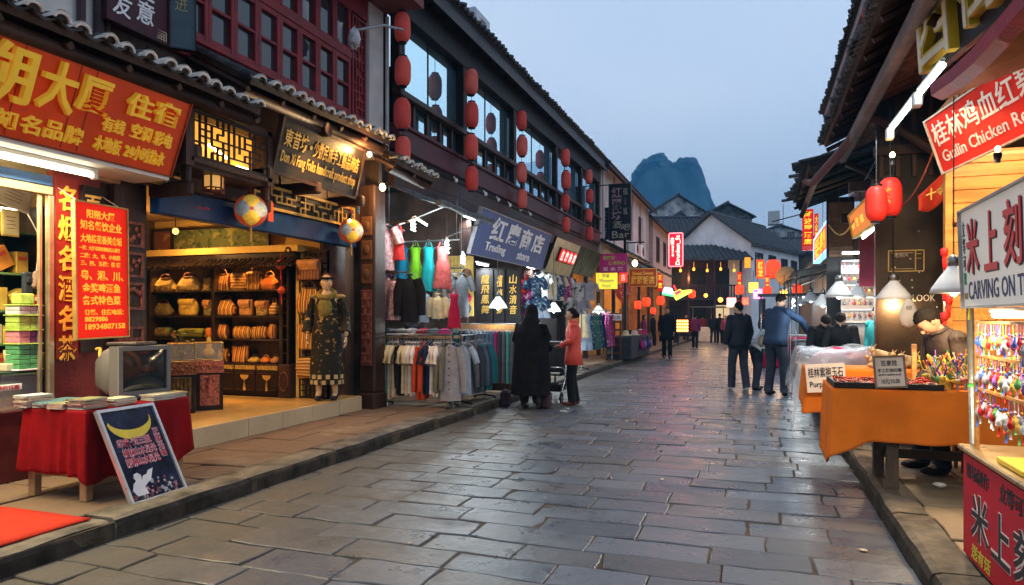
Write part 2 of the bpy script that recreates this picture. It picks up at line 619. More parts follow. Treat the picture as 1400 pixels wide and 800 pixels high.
def slabs(name,rows,mats,seed,z=0.0,gap=0.012,tilt=0.008,wob=0.012,bevel=0.007):
 """rows: [(y0, y1, [(x0, x1, value, tint), ...])]: every slab an irregular, slightly tilted stone"""
 rr=random.Random(seed)
 vs,fs,cols=[],[],[]
 def j(a,b,x,y):
  return noise.noise(V(x*1.3+seed,y*1.3,a))*b
 for(y0,y1,cells)in rows:
  for(x0,x1,val,tint)in cells:
   cx,cyy=(x0+x1)/2,(y0+y1)/2
   tx,ty,dz=rr.uniform(-tilt,tilt),rr.uniform(-tilt,tilt),rr.uniform(-0.006,0.004)
   g=gap*rr.uniform(0.6,1.3)/2
   ring=[]
   nx=4
   pts=[(x0+(x1-x0)*k/nx,y0)for k in range(nx)]+[(x1,y0+(y1-y0)*k/2)for k in range(2)]+[(x1-(x1-x0)*k/nx,y1)for k in range(nx)]+[(x0,y1-(y1-y0)*k/2)for k in range(2)]
   for(x,y)in pts:
    x+=j(0,wob*2,x*3,y*3);y+=j(5,wob*2.4,x*3,y*3)+.035*noise.noise(V(x*.9,y*.35,seed))
    x=max(min(x,x1-g),x0+g)if rr.random()<.5 else x-(g if x>cx else-g)
    y-=g if y>cyy else-g
    ring.append((x+rr.uniform(-1,1)*0.004,y+rr.uniform(-1,1)*0.004))
    # now and then a chipped corner
   if rr.random()<0.18:
    k=rr.choice([0,nx,nx+2,2*nx+2])
    q=ring[k];f=rr.uniform(0.86,0.96)
    ring[k]=(cx+(q[0]-cx)*f,cyy+(q[1]-cyy)*(f-.05))
   zz=lambda x,y:z+dz+(x-cx)*tx+(y-cyy)*ty
   b=len(vs);m=len(ring)
   for(x,y)in ring:
    vs.append((cx+(x-cx)*(1-bevel/max(x1-x0,.1)*2),cyy+(y-cyy)*(1-bevel/max(y1-y0,.1)*2),zz(x,y)))
   for(x,y)in ring:
    vs.append((x,y,zz(x,y)-bevel*.8))
   for(x,y)in ring:
    vs.append((x,y,z-0.06))
   fs.append(tuple(range(b,b+m)))
   for t in(0,m):
    for i in range(m):
     i2=(i+1)%m
     fs.append((b+t+i,b+t+m+i,b+t+m+i2,b+t+i2))
   cols+=[(val,tint,0,1)]*(3*m)
 me=bpy.data.meshes.new(name)
 me.from_pydata(vs,[],fs)
 me.materials.append(mats)
 at=me.color_attributes.new('stone','FLOAT_COLOR','POINT')
 at.data.foreach_set('color',[c for q in cols for c in q])
 me.update()
 o=bpy.data.objects.new(name,me);COL.objects.link(o)
 return o
EARTH=mat('packed_earth',(0.10,0.085,0.07),0.9,var=0.3,scale=0.6,bump=0.3,bscale=8)
MORTAR=mat('brown_joint_mortar',(0.085,0.066,0.046),0.9,var=0.4,scale=5,bump=0.5,bscale=50)
STREET=stone_mat('worn_street_stone',(0.028,0.040,0.060),(0.125,0.145,0.180),0.33,(0.085,0.075,0.064))
FLAG=stone_mat('pavement_flagstone',(0.14,0.108,0.068),(0.34,0.265,0.165),0.6,(0.20,0.125,0.075),blo=0.35)
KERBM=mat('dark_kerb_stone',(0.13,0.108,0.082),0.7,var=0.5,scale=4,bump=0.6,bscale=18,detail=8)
KERBF=mat('dark_kerb_face',(0.035,0.029,0.024),0.8,var=0.5,scale=5,bump=0.6,bscale=18,detail=8)  # kerb faces in a darker colour than the tops
g=MB().grid(lambda a,b:V(-400+800*a,-60+1100*b,-0.10 if abs(-400+800*a)<60 else-0.10),8,8).build('ground',EARTH)
tag(g,'brown earth around the street','ground',kind='structure')
bed=MB().box((KERB_L-0.1,-3,-0.07),(KERB_R+0.1,66,-0.010)).build('street_bed',MORTAR)
tag(bed,'dark mortar bed under the street stones','street',kind='structure')
rs=random.Random(5)
rows,y=[],-2.0
while y<64:
 h=rs.uniform(0.295,0.345)*(1 if y<22 else 1.6)
 x,cells=KERB_L+rs.uniform(-0.9,0.0),[]
 while x<KERB_R:
  w=rs.choice([0.52,0.6,0.64,0.7,0.78])*rs.uniform(.95,1.05)
  a,b=max(x,KERB_L),min(x+w,KERB_R)
  if KERB_R-b<0.18:b=KERB_R
  if b-a>0.1:
   cells.append((a,b,rs.uniform(0.0,0.95),max(0,rs.gauss(0.10,0.26))))
  x=max(x+w,b)
 rows.append((y,y+h,cells))
 y+=h
tag(slabs('street',rows,STREET,3,gap=.013,wob=.012,tilt=.012),'worn grey blue stone slabs of the street','street',kind='structure')
def flag_rows(x0,x1,y0,y1,seed,wmin=0.4,wmax=0.95):
 q=random.Random(seed)
 out,yy=[],y0
 while yy<y1:
  h=q.uniform(0.35,0.7)
  x,cells=x0,[]
  while x<x1-0.05:
   w=q.uniform(wmin,wmax)
   if x1-(x+w)<0.3:w=x1-x
   cells.append((x,x+w,q.uniform(0.1,0.9),0.75*q.random()if q.random()<.22 else 0.1*q.random()))
   x+=w
  out.append((yy,yy+h,cells));yy+=h
 return out
KW=0.30
tag(slabs('pavement_by_shops',flag_rows(-7.6,KERB_L-KW,-1.5,60,8),FLAG,21,z=WALK,gap=0.016,tilt=0.012,wob=0.02),'tan flagstone pavement along the lit shops','pavement',kind='structure')
tag(slabs('pavement_by_stalls',flag_rows(KERB_R+0.24,6.0,-1.5,60,9),FLAG,22,z=WALK,gap=0.016,tilt=0.012,wob=0.02),'flagstone pavement under the market stalls','pavement',kind='structure')
tag(MB().box((-7.7,-1.6,-0.05),(KERB_L-0.02,61,WALK-0.02)).box((KERB_R+0.02,-1.6,-0.05),(6.1,61,WALK-0.02)).build('pavement_bed',MORTAR),'mortar bed under the flagstones','pavement',kind='structure')
def kerb(name,x0,x1,face,seed,label):
 q=random.Random(seed)
 mb,yy=MB(),-1.5
 while yy<60:
  L=q.uniform(0.8,1.35)
  dx,dz=q.uniform(-0.02,0.02),q.uniform(-0.012,0.012)
  n=6
  prof=[(face*0.0,-0.06),(face*0.0,0.085+dz),(-face*0.018,0.12+dz),(-face*0.06,0.133+dz),(-face*abs(x1-x0),0.13+dz),(-face*abs(x1-x0),-0.06)]
  xe=x0 if face<0 else x1
  sec=[]
  for k in range(n+1):
   ya=yy+0.008+(L-0.016)*k/n
   e=0.012 if k in(0,n)else 0
   sec.append([V(xe+dx+px+(noise.noise(V(ya*2.3,px*5,seed))*0.018-face*0 if i in(1,2)else 0)-(face*e if i<3 else 0),ya,pz+(noise.noise(V(ya*3,px*7,seed+4))*0.014-e*.6 if 0<i<5 else 0))for i,(px,pz)in enumerate(prof)])
  vs=[p for s_ in sec for p in s_]
  m=len(prof);fs,ff=[],[]
  for k in range(n):
   for i in range(m):
    i2=(i+1)%m
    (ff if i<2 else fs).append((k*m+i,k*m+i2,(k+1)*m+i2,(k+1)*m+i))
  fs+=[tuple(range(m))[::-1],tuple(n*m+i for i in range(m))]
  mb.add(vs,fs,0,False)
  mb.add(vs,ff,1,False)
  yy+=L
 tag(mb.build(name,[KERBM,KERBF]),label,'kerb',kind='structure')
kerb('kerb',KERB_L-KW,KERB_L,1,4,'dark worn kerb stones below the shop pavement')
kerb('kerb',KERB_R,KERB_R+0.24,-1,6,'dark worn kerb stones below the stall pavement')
# ------------------------- roofs with Chinese tiles
def tile_roof(root,A,B,U,pitch=0.2,r=0.055,caps=TILECAP,tm=TILE,seed=0,thick=0.06,under=WOOD_DK,sag=0.03,rafters=True,fray=0.0,capw=0.07):
 """tiled slope: eave from A to B, rising by U; parts tile_bed, cover_tile, tile_end and rafter boards"""
 q=random.Random(seed)
 A,B,U=Vector(A),Vector(B),Vector(U)
 n=max(2,int((B-A).length/pitch))
 ax=(B-A).normalized()
 up=ax.cross(U).normalized()
 if up.z<0:up=-up
 out=-V(U.x,U.y,0).normalized()
 mb=MB()
 w=lambda t:V(0,0,noise.noise(V(t*(B-A).length*0.7,seed,2))*sag)
 pts=[A+(B-A)*(i/n)+w(i/n)for i in range(n+1)]
 vs=[]
 for p in pts:
  vs+=[p,p+U,p+U+up*thick,p+up*thick]
 fs=[]
 for i in range(n):
  for k in range(4):
   k2=(k+1)%4
   fs.append((i*4+k,(i+1)*4+k,(i+1)*4+k2,i*4+k2))
 fs+=[(0,1,2,3),(n*4+3,n*4+2,n*4+1,n*4)]
 mb.add(vs,fs)
 mb.build('tile_bed',under,root)
 mb,mc=MB(),MB()
 L=U.length
 seg=max(2,int(L/0.22))
 for i in range(n):
  c=(pts[i]+pts[i+1])/2+up*(thick+0.006)
  jit=q.uniform(-0.03,0.03)-(q.random()*fray)
  lat=ax*q.uniform(-0.012,0.012)
  ring=[]
  for k in range(seg):
   for e,rr in((0.0,r*1.08),(0.96,r*0.92)):
    t=(k+e)/seg
    p=c+lat+U*t+(out*(0.05-jit)if k==0 and e==0 else V(0,0,0))+ax*q.uniform(-0.004,0.004)
    ring.append([p+(ax*cos(a)+up*sin(a))*rr for a in[pi*m/5 for m in range(6)]])
  vs=[x for s_ in ring for x in s_]
  fs=[]
  for k in range(len(ring)-1):
   for m in range(5):
    fs.append((k*6+m,k*6+m+1,(k+1)*6+m+1,(k+1)*6+m))
  fs.append((0,5,4,3,2,1))
  mb.add(vs,fs,0,False)
  # pan tile showing its lip between the rows
  p0=pts[i]+up*(thick+0.004)+out*(0.045+q.uniform(0,0.02))
  lip=[p0+ax*(pitch*(m-2)/4.6)+up*(0.016*((m-2)**2/2-1))for m in range(5)]
  mb.add(lip+[x-up*0.02 for x in lip]+[x-out*0.15 for x in lip],[(m,m+1,m+6,m+5)for m in range(4)]+[(m,m+10,m+11,m+1)for m in range(4)])
  if caps is not None:
   e=c+lat+out*(0.058-jit)+U.normalized()*0.0
   ang=q.uniform(-0.12,0.12)
   a2=(ax*cos(ang)+up*sin(ang));u2=(up*cos(ang)-ax*sin(ang))
   cw=capw*q.uniform(.9,1.08)
   pr=[(cos(a)*cw,sin(a)*cw*0.85)for a in[pi*m/8 for m in range(9)]]+[(cos(a)*cw*.74,sin(a)*cw*.52)for a in[pi*m/8 for m in range(8,-1,-1)]]
   mc.prism(pr,0.022,e,a2 if a2.cross(u2).dot(out)>0 else-a2,u2)
   # collar behind the plate
   mc.add([e-out*0.13+(a2*cos(a)+u2*sin(a))*cw*.9 for a in[pi*m/6 for m in range(7)]]+[e+out*0.01+(a2*cos(a)+u2*sin(a))*cw*.98 for a in[pi*m/6 for m in range(7)]],[(m,m+1,m+8,m+7)for m in range(6)])
 mb.build('cover_tile',tm,root)
 if caps is not None:
  mc.build('tile_end_edging',caps,root)
 if rafters:
  mb=MB()
  k=max(2,int((B-A).length/0.5))
  for i in range(k+1):
   p=A+(B-A)*(i/k)-up*0.05+w(i/k)
   mb.tube([p+out*0.0,p+U*0.97],0.035,4)
  mb.build('rafter_slat',under,root)
  # ------------------------- helpers for shop fronts
XF=-5.6
def lattice(mb,o,xd,yd,w,h,nx,ny,t,depth,seed=0,keep=0.62,border=True):
 q=random.Random(seed)
 o,xd,yd=Vector(o),Vector(xd).normalized(),Vector(yd).normalized()
 nn=xd.cross(yd)
 def bar(x0,y0,x1,y1,tt=t,dd=depth,lift=0.0):
  mb.prism([(x0,y0),(x1,y0),(x1,y1),(x0,y1)],dd,o+nn*lift,xd,yd)
 if border:
  b=t*1.5
  bar(-b,-b,w+b,0);bar(-b,h,w+b,h+b);bar(-b,0,0,h);bar(w,0,w+b,h)
 for i in range(nx+1):
  for j in range(ny):
   if 0<i<nx and q.random()<keep:
    bar(w*i/nx-t/2,h*j/ny,w*i/nx+t/2,h*(j+1)/ny,dd=depth*.8,lift=0.001)
 for j in range(ny+1):
  for i in range(nx):
   if 0<j<ny and q.random()<keep:
    bar(w*i/nx,h*j/ny-t/2,w*(i+1)/nx,h*j/ny+t/2,dd=depth*.8-.003,lift=0.003)
def board_sign(name,label,corners,th,bmat,frame=None,fw=0.03,edge=None,cat='sign',group=None):
 """a sign board from its four corners bl, br, tr, tl (seen from the front); returns root, o, xd, yd, w, h"""
 bl,br,tr,tl=[Vector(c)for c in corners]
 xd=(br-bl).normalized();w=((br-bl).length+(tr-tl).length)/2
 yv=(tl-bl+tr-br)/2
 yv=yv-xd*yv.dot(xd);h=yv.length;yd=yv.normalized()
 nn=xd.cross(yd)
 root=thing(name,label,cat,(bl+br)/2,group=group)
 mb=MB().prism([(0,0),(w,0),(w,h),(0,h)],th,bl-nn*th,xd,yd)
 mb.build('sign_board',bmat,root)
 if frame is not None:
  f=MB()
  for(a,b_,c,d_)in((-fw,-fw,w+fw,0),(-fw,h,w+fw,h+fw),(-fw,0,0,h),(w,0,w+fw,h)):
   f.prism([(a,b_),(c,b_),(c,d_),(a,d_)],th+0.018,bl-nn*th,xd,yd)
  f.build('sign_frame',frame,root)
 return root,bl,xd,yd,w,h
def letters(root,items,m,o,xd,yd,th=0.012,bold=0.0,name='lettering'):
 mb=MB()
 for it in items:
  body,x,y,w,h=it[:5]
  kw=it[5]if len(it)>5 else{}
  text_into(mb,body,o+xd*x+yd*y,xd,yd,w,h,th,kw.pop('bold',bold)if 'bold' in kw else bold,**kw)
 return mb.build(name,m,root)
YD,UP=V(0,1,0),V(0,0,1)
# ------------------------- maroon shophouse
sh=thing('timber_shophouse','maroon timber shophouse with casement windows above the handbag shop','building',(XF,5,0))
XU=-5.55
mb=MB()
mb.box((XU-0.16,1.0,4.16),(XU,9.2,4.34),bev=.01)
mb.box((XU-0.14,1.0,4.343),(XU+0.03,9.2,4.40),bev=.008)
mb.box((XU-0.16,1.0,5.93),(XU-0.002,9.2,6.25),bev=.01)
mb.box((XU-0.13,1.0,5.22),(XU-0.004,8.76,5.31))
mb.box((XU-0.10,8.76,4.403),(XU-0.05,9.2,5.927))
mb.build('upper_wall',WOOD_RED,sh)
wy=3.25
CURT=mat('dull_curtain',(0.07,0.035,0.035),0.9,var=0.4,scale=5,stretch=(1,8,1))
k=0
ys=[3.64+0.397*i for i in range(-3,13)]
for i,y0 in enumerate(ys):
 if y0>8.5 or y0<4.4:continue
 fb=MB()
 y1=y0+0.285
 for(z0,z1)in((4.403,5.217),(5.313,5.927)):
  fb.box((XU-0.10,y0-0.056,z0),(XU-0.012,y0,z1),bev=.006)
  fb.box((XU-0.10,y1,z0),(XU-0.012,y1+0.056,z1),bev=.006)
 fb.box((XU-0.09,y0,4.403),(XU-0.018,y1,4.47));fb.box((XU-0.09,y0,5.15),(XU-0.018,y1,5.217))
 fb.box((XU-0.09,y0,4.80),(XU-0.02,y1,4.83));fb.box((XU-0.09,y0,5.313),(XU-0.018,y1,5.36))
 f=fb.build('window_frame',WOOD_RED,sh)
 pb=MB()
 for(z0,z1)in((4.47,4.80),(4.83,5.15),(5.36,5.927)):
  tl_=R.uniform(-.006,.006)
  pb.add([(XU-0.065,y0,z0),(XU-0.065+tl_,y1,z0),(XU-0.065+tl_,y1,z1),(XU-0.065,y0,z1)],[(0,1,2,3)])
 pb.build('window_pane',GLASS_DK if True else GLASS,f)
mb=MB().box((XU-0.9,1.0,4.2),(XU-0.8,9.2,6.2));mb.build('curtain',CURT,sh)
mb=MB()
lattice(mb,(XU-0.048,8.83,4.45),YD,UP,0.30,1.42,4,12,0.022,0.03,3,0.8)
mb.build('carved_lattice',WOOD_RED,sh)
mb=MB().box((XU-0.3,9.203,3.9),(XU+0.02,9.62,6.25),bev=.01);mb.build('white_pilaster',PLASTER,sh)
mb=MB()
mb.box((XU-1.5,0.8,6.25),(XU+0.62,9.7,6.33));mb.box((XU+0.62,0.8,6.24),(XU+0.68,9.7,6.46))
mb.build('eave',mat('faded_red_eave',(0.20,0.07,0.06),.7),sh)
tile_roof(sh,(XU+0.66,0.8,6.40),(XU+0.66,9.7,6.40),(-2.2,0,1.1),caps=None,seed=41,rafters=False)
# solid body, ground storey walls and posts
mb=MB()
mb.box((-10.2,-1,-0.05),(-9.05,9.2,6.0));mb.box((-9.05,-1.0,3.05),(XF-0.05,9.2,4.16));mb.box((-9.05,8.75,-.05),(XF-0.17,9.15,3.05))
mb.box((-9.05,5.0,-.05),(-5.75,5.18,3.05))
mb.build('masonry',mat('brown_inner_wall',(0.10,0.055,0.03),.8,var=.25,scale=3),sh)
mb=MB()
mb.box((XF-0.05,1.0,2.76),(XF,9.2,4.158),bev=.01)
for y0 in[1.2+0.5*i for i in range(16)]:
 mb.box((XF,y0,2.9),(XF+0.012,y0+0.04,4.1))
mb.build('boarding',WOOD_DK,sh)
mb=MB()
mb.box((XF-0.06,4.9,2.74),(XF+0.12,9.0,2.98),bev=.015)
for yb in(5.25,6.3,7.2,8.2):
 mb.box((XF-0.02,yb,2.98),(XF+0.55,yb+0.1,3.12),bev=.02)
mb.build('lintel_beam',WOOD_DK,sh)
pl=MB()
pl.box((-5.52,8.83,WALK-0.02),(-5.22,9.2,0.36),bev=.03);pl.box((-5.50,8.86,0.36),(-5.24,9.18,3.4),bev=.02)
p_=pl.build('pillar',WOOD_DK,sh)
cv=MB()
cv.box((-5.46,8.835,0.75),(-5.28,8.865,1.86),bev=.01)
cv.build('carved_panel',WOOD_ROSE,p_)
cv=MB()
for i in range(9):
 cv.box((-5.44+.01*(i%3),8.822,0.8+0.115*i),(-5.30-.01*(i%2),8.837,0.8+0.115*i+0.035))
 cv.box((-5.40+.05*(i%2),8.815,0.83+0.115*i),(-5.37+.05*(i%2),8.835,0.90+0.115*i))
cv.build('carved_relief',mat('rosewood_highlight',(0.26,0.09,0.05),.4,var=.2),p_)
cv=MB()
for z0 in(1.95,2.3,2.65):
 cv.box((-5.46,8.842,z0),(-5.28,8.87,z0+.28),bev=.01)
 cv.ell((-5.37,8.845,z0+.14),(.06,.018,.08),10,6)
cv.build('carved_panel',WOOD_BR,p_)
pl=MB().box((XF-0.17,8.28,0.33),(XF-0.12,8.84,2.75));pl.build('side_panel',mat('deep_brown_panel',(0.05,0.02,0.016),.45,var=.25),sh)
# carved posts left of the handbag shop
pl=MB().box((XF-0.12,4.86,WALK-.02),(XF-0.03,5.22,2.75));pl.build('pillar',WOOD_DK,sh)
cv=MB()
zz=0.75
for hh,rel in((0.62,1),(0.16,0),(0.26,2),(0.05,0),(0.24,2),(0.05,0),(0.24,2)):
 if rel:
  cv.box((XF-0.03,4.90,zz),(XF-0.012,5.18,zz+.025));cv.box((XF-0.03,4.90,zz+hh-.025),(XF-0.012,5.18,zz+hh))
  cv.box((XF-0.03,4.90,zz+.025),(XF-0.012,4.93,zz+hh-.025));cv.box((XF-0.03,5.15,zz+.025),(XF-0.012,5.18,zz+hh-.025))
  if rel==2:
   for q in range(7):
    cv.ell((XF-0.022,4.95+.03*q,zz+hh/2+R.uniform(-.06,.06)),(.014,.02,.03),8,5)
 zz+=hh
lattice(cv,(XF-0.028,4.93,0.775),YD,UP,0.22,0.57,4,6,0.022,0.014,12,0.7,False)
cv.build('carved_panel',WOOD_ROSE,sh)
# step and inside of the handbag shop
TILEF=mat('polished_floor_tile',(0.55,0.36,0.13),0.18,var=0.08,scale=1.5,bump=0.02)
mb=MB()
mb.box((-9.05,5.19,0.06),(-5.40,8.75,0.33),bev=.006)
st=mb.build('entrance_step',TILEF,sh)
mb=MB()
for y0 in(5.19,5.78,6.38,6.98,7.58,8.18):
 mb.box((-5.398,y0+.004,WALK-.005),(-5.388,min(y0+.596,8.75),0.322))
mb.build('step_riser_tile',mat('cream_riser_tile',(0.50,0.40,0.26),0.3,var=.1,scale=2),st)
WALLY=mat('ochre_shop_wall',(0.62,0.42,0.12),0.7,var=.1)
mb=MB()
mb.box((-9.05,8.55,2.38),(XF-.2,8.7,3.04));mb.box((-6.12,8.20,0.33),(-6.02,8.55,2.38),bev=.01)
mb.box((-6.02,8.50,0.33),(XF-.2,8.56,2.38))
mb.build('shop_wall',WALLY,sh)
mb=MB().box((-9.04,5.2,2.98),(XF-.06,8.74,3.04));mb.build('shop_ceiling',mat('shop_ceiling_board',(0.42,0.26,0.12),.6),sh)
# blue shutter box
bs=MB().box((XF+.0,5.22,2.47),(XF+.13,8.75,2.735),bev=.012)
o=bs.build('shutter_box',mat('royal_blue_panel',(0.006,0.042,0.14),.4,var=.15),None,loc=(XF,7,2.47))
tag(o,'long blue shutter box across the top of the handbag shop opening','shutter box')
text_into(mb:=MB(),'BUFF',V(XF+.131,5.72,2.585),YD,UP,.16,.03,.002)
mb.build('lettering',REDP,o)
# fretwork frieze over the shutter box
for(ya,yb,sd,lb)in((5.0,5.45,5,'short gilt fretwork frieze next to the sloping orange sign'),(6.55,8.6,6,'long gilt fretwork frieze under the black gold lettered sign')):
 fr=thing('fretwork_frieze',lb,'carving',(XF+.15,(ya+yb)/2,2.78))
 mb=MB().box((XF+.12,ya,2.74),(XF+.145,yb,3.02));mb.build('backboard',WOOD_BLK,fr)
 mb=MB();lattice(mb,(XF+.146,ya,2.77),YD,UP,yb-ya,0.22,int((yb-ya)/.09),3,.022,.03,sd,.55)
 mb.build('fretwork_lattice',mat('gilt_wood',(0.55,0.33,0.08),.45,metal=.2,var=.25),fr)
 # lit lattice window above the shop
lw=thing('lattice_window','fretwork window glowing amber under the white capped tiles','window',(-5.1,5.8,2.98))
mb=MB().box((-5.32,5.2,2.94),(-5.06,6.38,3.0),bev=.01).box((-5.32,5.2,3.44),(-5.06,6.38,3.52),bev=.01)
mb.box((-5.32,5.14,2.9),(-5.06,5.24,3.5)).box((-5.32,6.30,2.9),(-5.06,6.4,3.5))
mb.box((-5.6,5.14,2.94),(-5.32,5.2,3.5)).box((-5.6,6.34,2.94),(-5.32,6.4,3.5));mb.box((-5.5,5.2,2.9),(-5.1,6.4,2.94))
mb.build('window_frame',WOOD_DK,lw)
mb=MB();lattice(mb,(-5.10,5.26,3.02),YD,UP,1.02,0.40,13,6,.015,.03,7,.66)
mb.build('lattice',WOOD_BLK,lw)
mb=MB().box((-5.30,5.24,3.0),(-5.28,6.32,3.44));mb.build('amber_pane',mat('lit_amber_pane',(0.6,0.3,0.05),.4,var=.3,scale=3,bump=0,em=(1.0,0.42,0.05),es=1.1),lw)
mb=MB().tube([(-5.22,5.6,3.2),(-5.22,5.85,3.12)],.015,8).tube([(-5.22,6.0,3.06),(-5.22,6.16,3.06)],.018,8)
mb.build('bulb',BULB_W,lw)
br=MB()
for yb in(5.2,6.33):
 br.box((-5.6,yb,2.62),(-5.08,yb+.07,2.76),bev=.02);br.box((-5.2,yb,2.74),(-5.1,yb+.07,2.92),bev=.02)
br.build('bracket',WOOD_DK,lw)
# tiled pent roofs
for(nm,A,B,U,sd,lb)in(('pent_roof',(-4.80,1.2,3.50),(-4.80,5.85,3.54),(-.72,0,.19),1,'white capped tiled pent roof above the sloping orange sign'),('pent_roof',(-4.80,5.7,3.80),(-4.80,8.5,3.84),(-.80,0,.42),2,'white capped tiled pent roof over the black gold lettered sign'),('pent_roof',(-4.72,8.55,3.60),(-4.72,9.75,3.56),(-.78,0,.40),3,'short tiled pent roof between black sign and lantern strands')):
 rt=thing(nm,lb,'roof',A)
 tile_roof(rt,A,B,U,pitch=.19,r=.052,seed=sd)
 mb=MB().tube([Vector(A)+V(-.12,0,-.06),Vector(B)+V(-.12,0,-.06)],.06,10)
 mb.build('purlin',WOOD_DK,rt)
 # ------------------------- sloping orange hotel sign over the tobacco shop
ORANGE=mat('orange_red_sign_panel',(0.80,0.075,0.008),.5,var=.12,scale=2,bump=.03)
sg=board_sign('hotel_sign','large sloping orange red sign with raised yellow characters above the tobacco shop',((-5.165,1.2,2.78),(-5.165,5.05,2.78),(-4.9,5.05,3.46),(-4.9,1.2,3.46)),.05,ORANGE,mat('dull_red_trim',(.3,.05,.02),.5),.012)
root,o,xd,yd,w,h=sg
YEL=mat('raised_yellow_letter',(0.95,0.58,0.04),.4,var=.08,bump=0,em=(1,.55,.04),es=.12)  # painted letters; faint emission lends them a lit look
yo=lambda px:P(px,140,X=-5.03).y-1.2
letters(root,[('阳',yo(0)-.72,.27,.42,.40),('朔',yo(0)-.22,.24,.42,.42),('住',yo(165),.42,.24,.2),('宿',yo(202),.43,.25,.2),('大',yo(48),.27,.28,.38),('厦',yo(100),.34,.27,.28)],YEL,o,xd,yd,.05,.02)
letters(root,[('知',yo(4),.05,.15,.14),('名',yo(38),.055,.15,.14),('品',yo(70),.06,.15,.14),('牌',yo(98),.06,.15,.14),('有线',yo(142),.235,yo(172)-yo(142),.12),('空调',yo(181),.24,yo(208)-yo(181),.13),('彩电',yo(212),.235,yo(236)-yo(212),.13),('木地板',yo(138),.06,yo(174)-yo(138),.13),('24小时热水',yo(180),.06,yo(233)-yo(180),.13)],YEL,o,xd,yd,.025,.018)
for pxs in(22,98,120):
 yy=yo(pxs)
 MB().prism([(yy,0.01),(yy+.006,0.01),(yy+.006,h-.01),(yy,h-.01)],.003,o,xd,yd).build('panel_seam',mat('dark_seam',(.2,.03,.01),.6,var=0,bump=0),root)
sf=MB().box((-5.6,1.2,2.735),(-5.17,5.05,2.765));sf.build('soffit',WHITEP,root)
tb=thing('tube_light','long warm fluorescent tube under the sloping orange sign','lamp',(-5.32,3.0,2.70))
mb=MB().box((-5.40,1.6,2.69),(-5.33,4.45,2.735),bev=.01);mb.build('batten',WHITEP,tb)
mb=MB().tube([(-5.34,1.7,2.665),(-5.34,4.38,2.665)],.018,10);mb.build('tube',TUBE_W,tb)
mb=MB().cbox((-5.35,4.42,2.665),(.05,.05,.06),bev=.008).cbox((-5.35,1.66,2.665),(.05,.05,.06),bev=.008);mb.build('lamp_holder',WHITEP,tb)
lamp(tb,'AREA',(-5.34,3.0,2.63),150,(1,.84,.52),2.5,aim=(0.18,0,-1),size_y=.05)
# dark wall over the sign: old plaster with pipes
mb=MB().box((XU-.2,-1,3.5),(XU+.07,4.52,6.2))
ow=mb.build('plaster_wall',PLASTER,None,loc=(XU,3,4));tag(ow,'pale plastered upper wall with dark pipes above the orange sign','wall')
mb=MB()
for px_,r_ in((104,.035),(128,.045),(139,.03)):
 y_=P(px_,30,X=-5.5).y
 mb.tube([(-5.44,y_,3.6),(-5.44,y_,6.2)],r_,8)
mb.build('drain_pipe',mat('dark_pipe',(.05,.03,.035),.5),ow)
# vertical maroon board with white characters, and blue one at its edge
by0,by1=P(146,30,X=-5.35).y,P(229,30,X=-5.35).y
bz0=P(229,62,X=-5.35).z
vs_=board_sign('hanging_sign','dark maroon hanging board with white brushed characters',((-5.35,by0,bz0),(-5.35,by1,bz0),(-5.35,by1,bz0+1.3),(-5.35,by0,bz0+1.3)),.05,mat('plum_board',(.055,.012,.022),.4,var=.15),mat('plum_edge',(.04,.01,.015),.4),.015)
root,o,xd,yd,w,h=vs_
letters(root,[('友',.05,.07,.19,.20,{'slant':.15}),('朋',.05,.30,.19,.2,{'slant':.15}),('意',.30,.1,.19,.21,{'slant':.1}),('生',.31,.33,.19,.2,{'slant':.1}),('旺',.31,.58,.19,.2),('好',.05,.56,.19,.2)],mat('white_lettering',(.75,.75,.78),.5,var=0,bump=0),o,xd,yd,.006,.012)
mb=MB()
for k in range(4):
 mb.prism([(w-.02-.03*k,.02),(w-.012-.03*k,.02),(w-.012-.03*k,.11-.02*k),(w-.02-.03*k,.11-.02*k)],.004,o,xd,yd)
 mb.prism([(w-.13,.03+.025*k),(w-.02,.03+.025*k),(w-.02,.037+.025*k),(w-.13+.03*k,.037+.025*k)],.004,o,xd,yd)
mb.build('corner_ornament',mat('pale_gold_line',(.5,.42,.3),.5,var=0),root)
by2=P(250,30,X=-5.35).y
vs_=board_sign('hanging_sign','narrow slate blue hanging board beside the maroon one',((-5.36,by1+.03,bz0+.0),(-5.20,by2,bz0),(-5.20,by2,bz0+1.3),(-5.36,by1+.03,bz0+1.3)),.05,mat('slate_blue_board',(.05,.085,.11),.35,var=.2),BLACKM,.012)
root,o,xd,yd,w,h=vs_
letters(root,[('进',.05,.36,w*.5,.14),('请',.05,.6,w*.5,.14)],mat('olive_gold_letter',(.32,.27,.12),.5,var=0),o,xd,yd,.005)
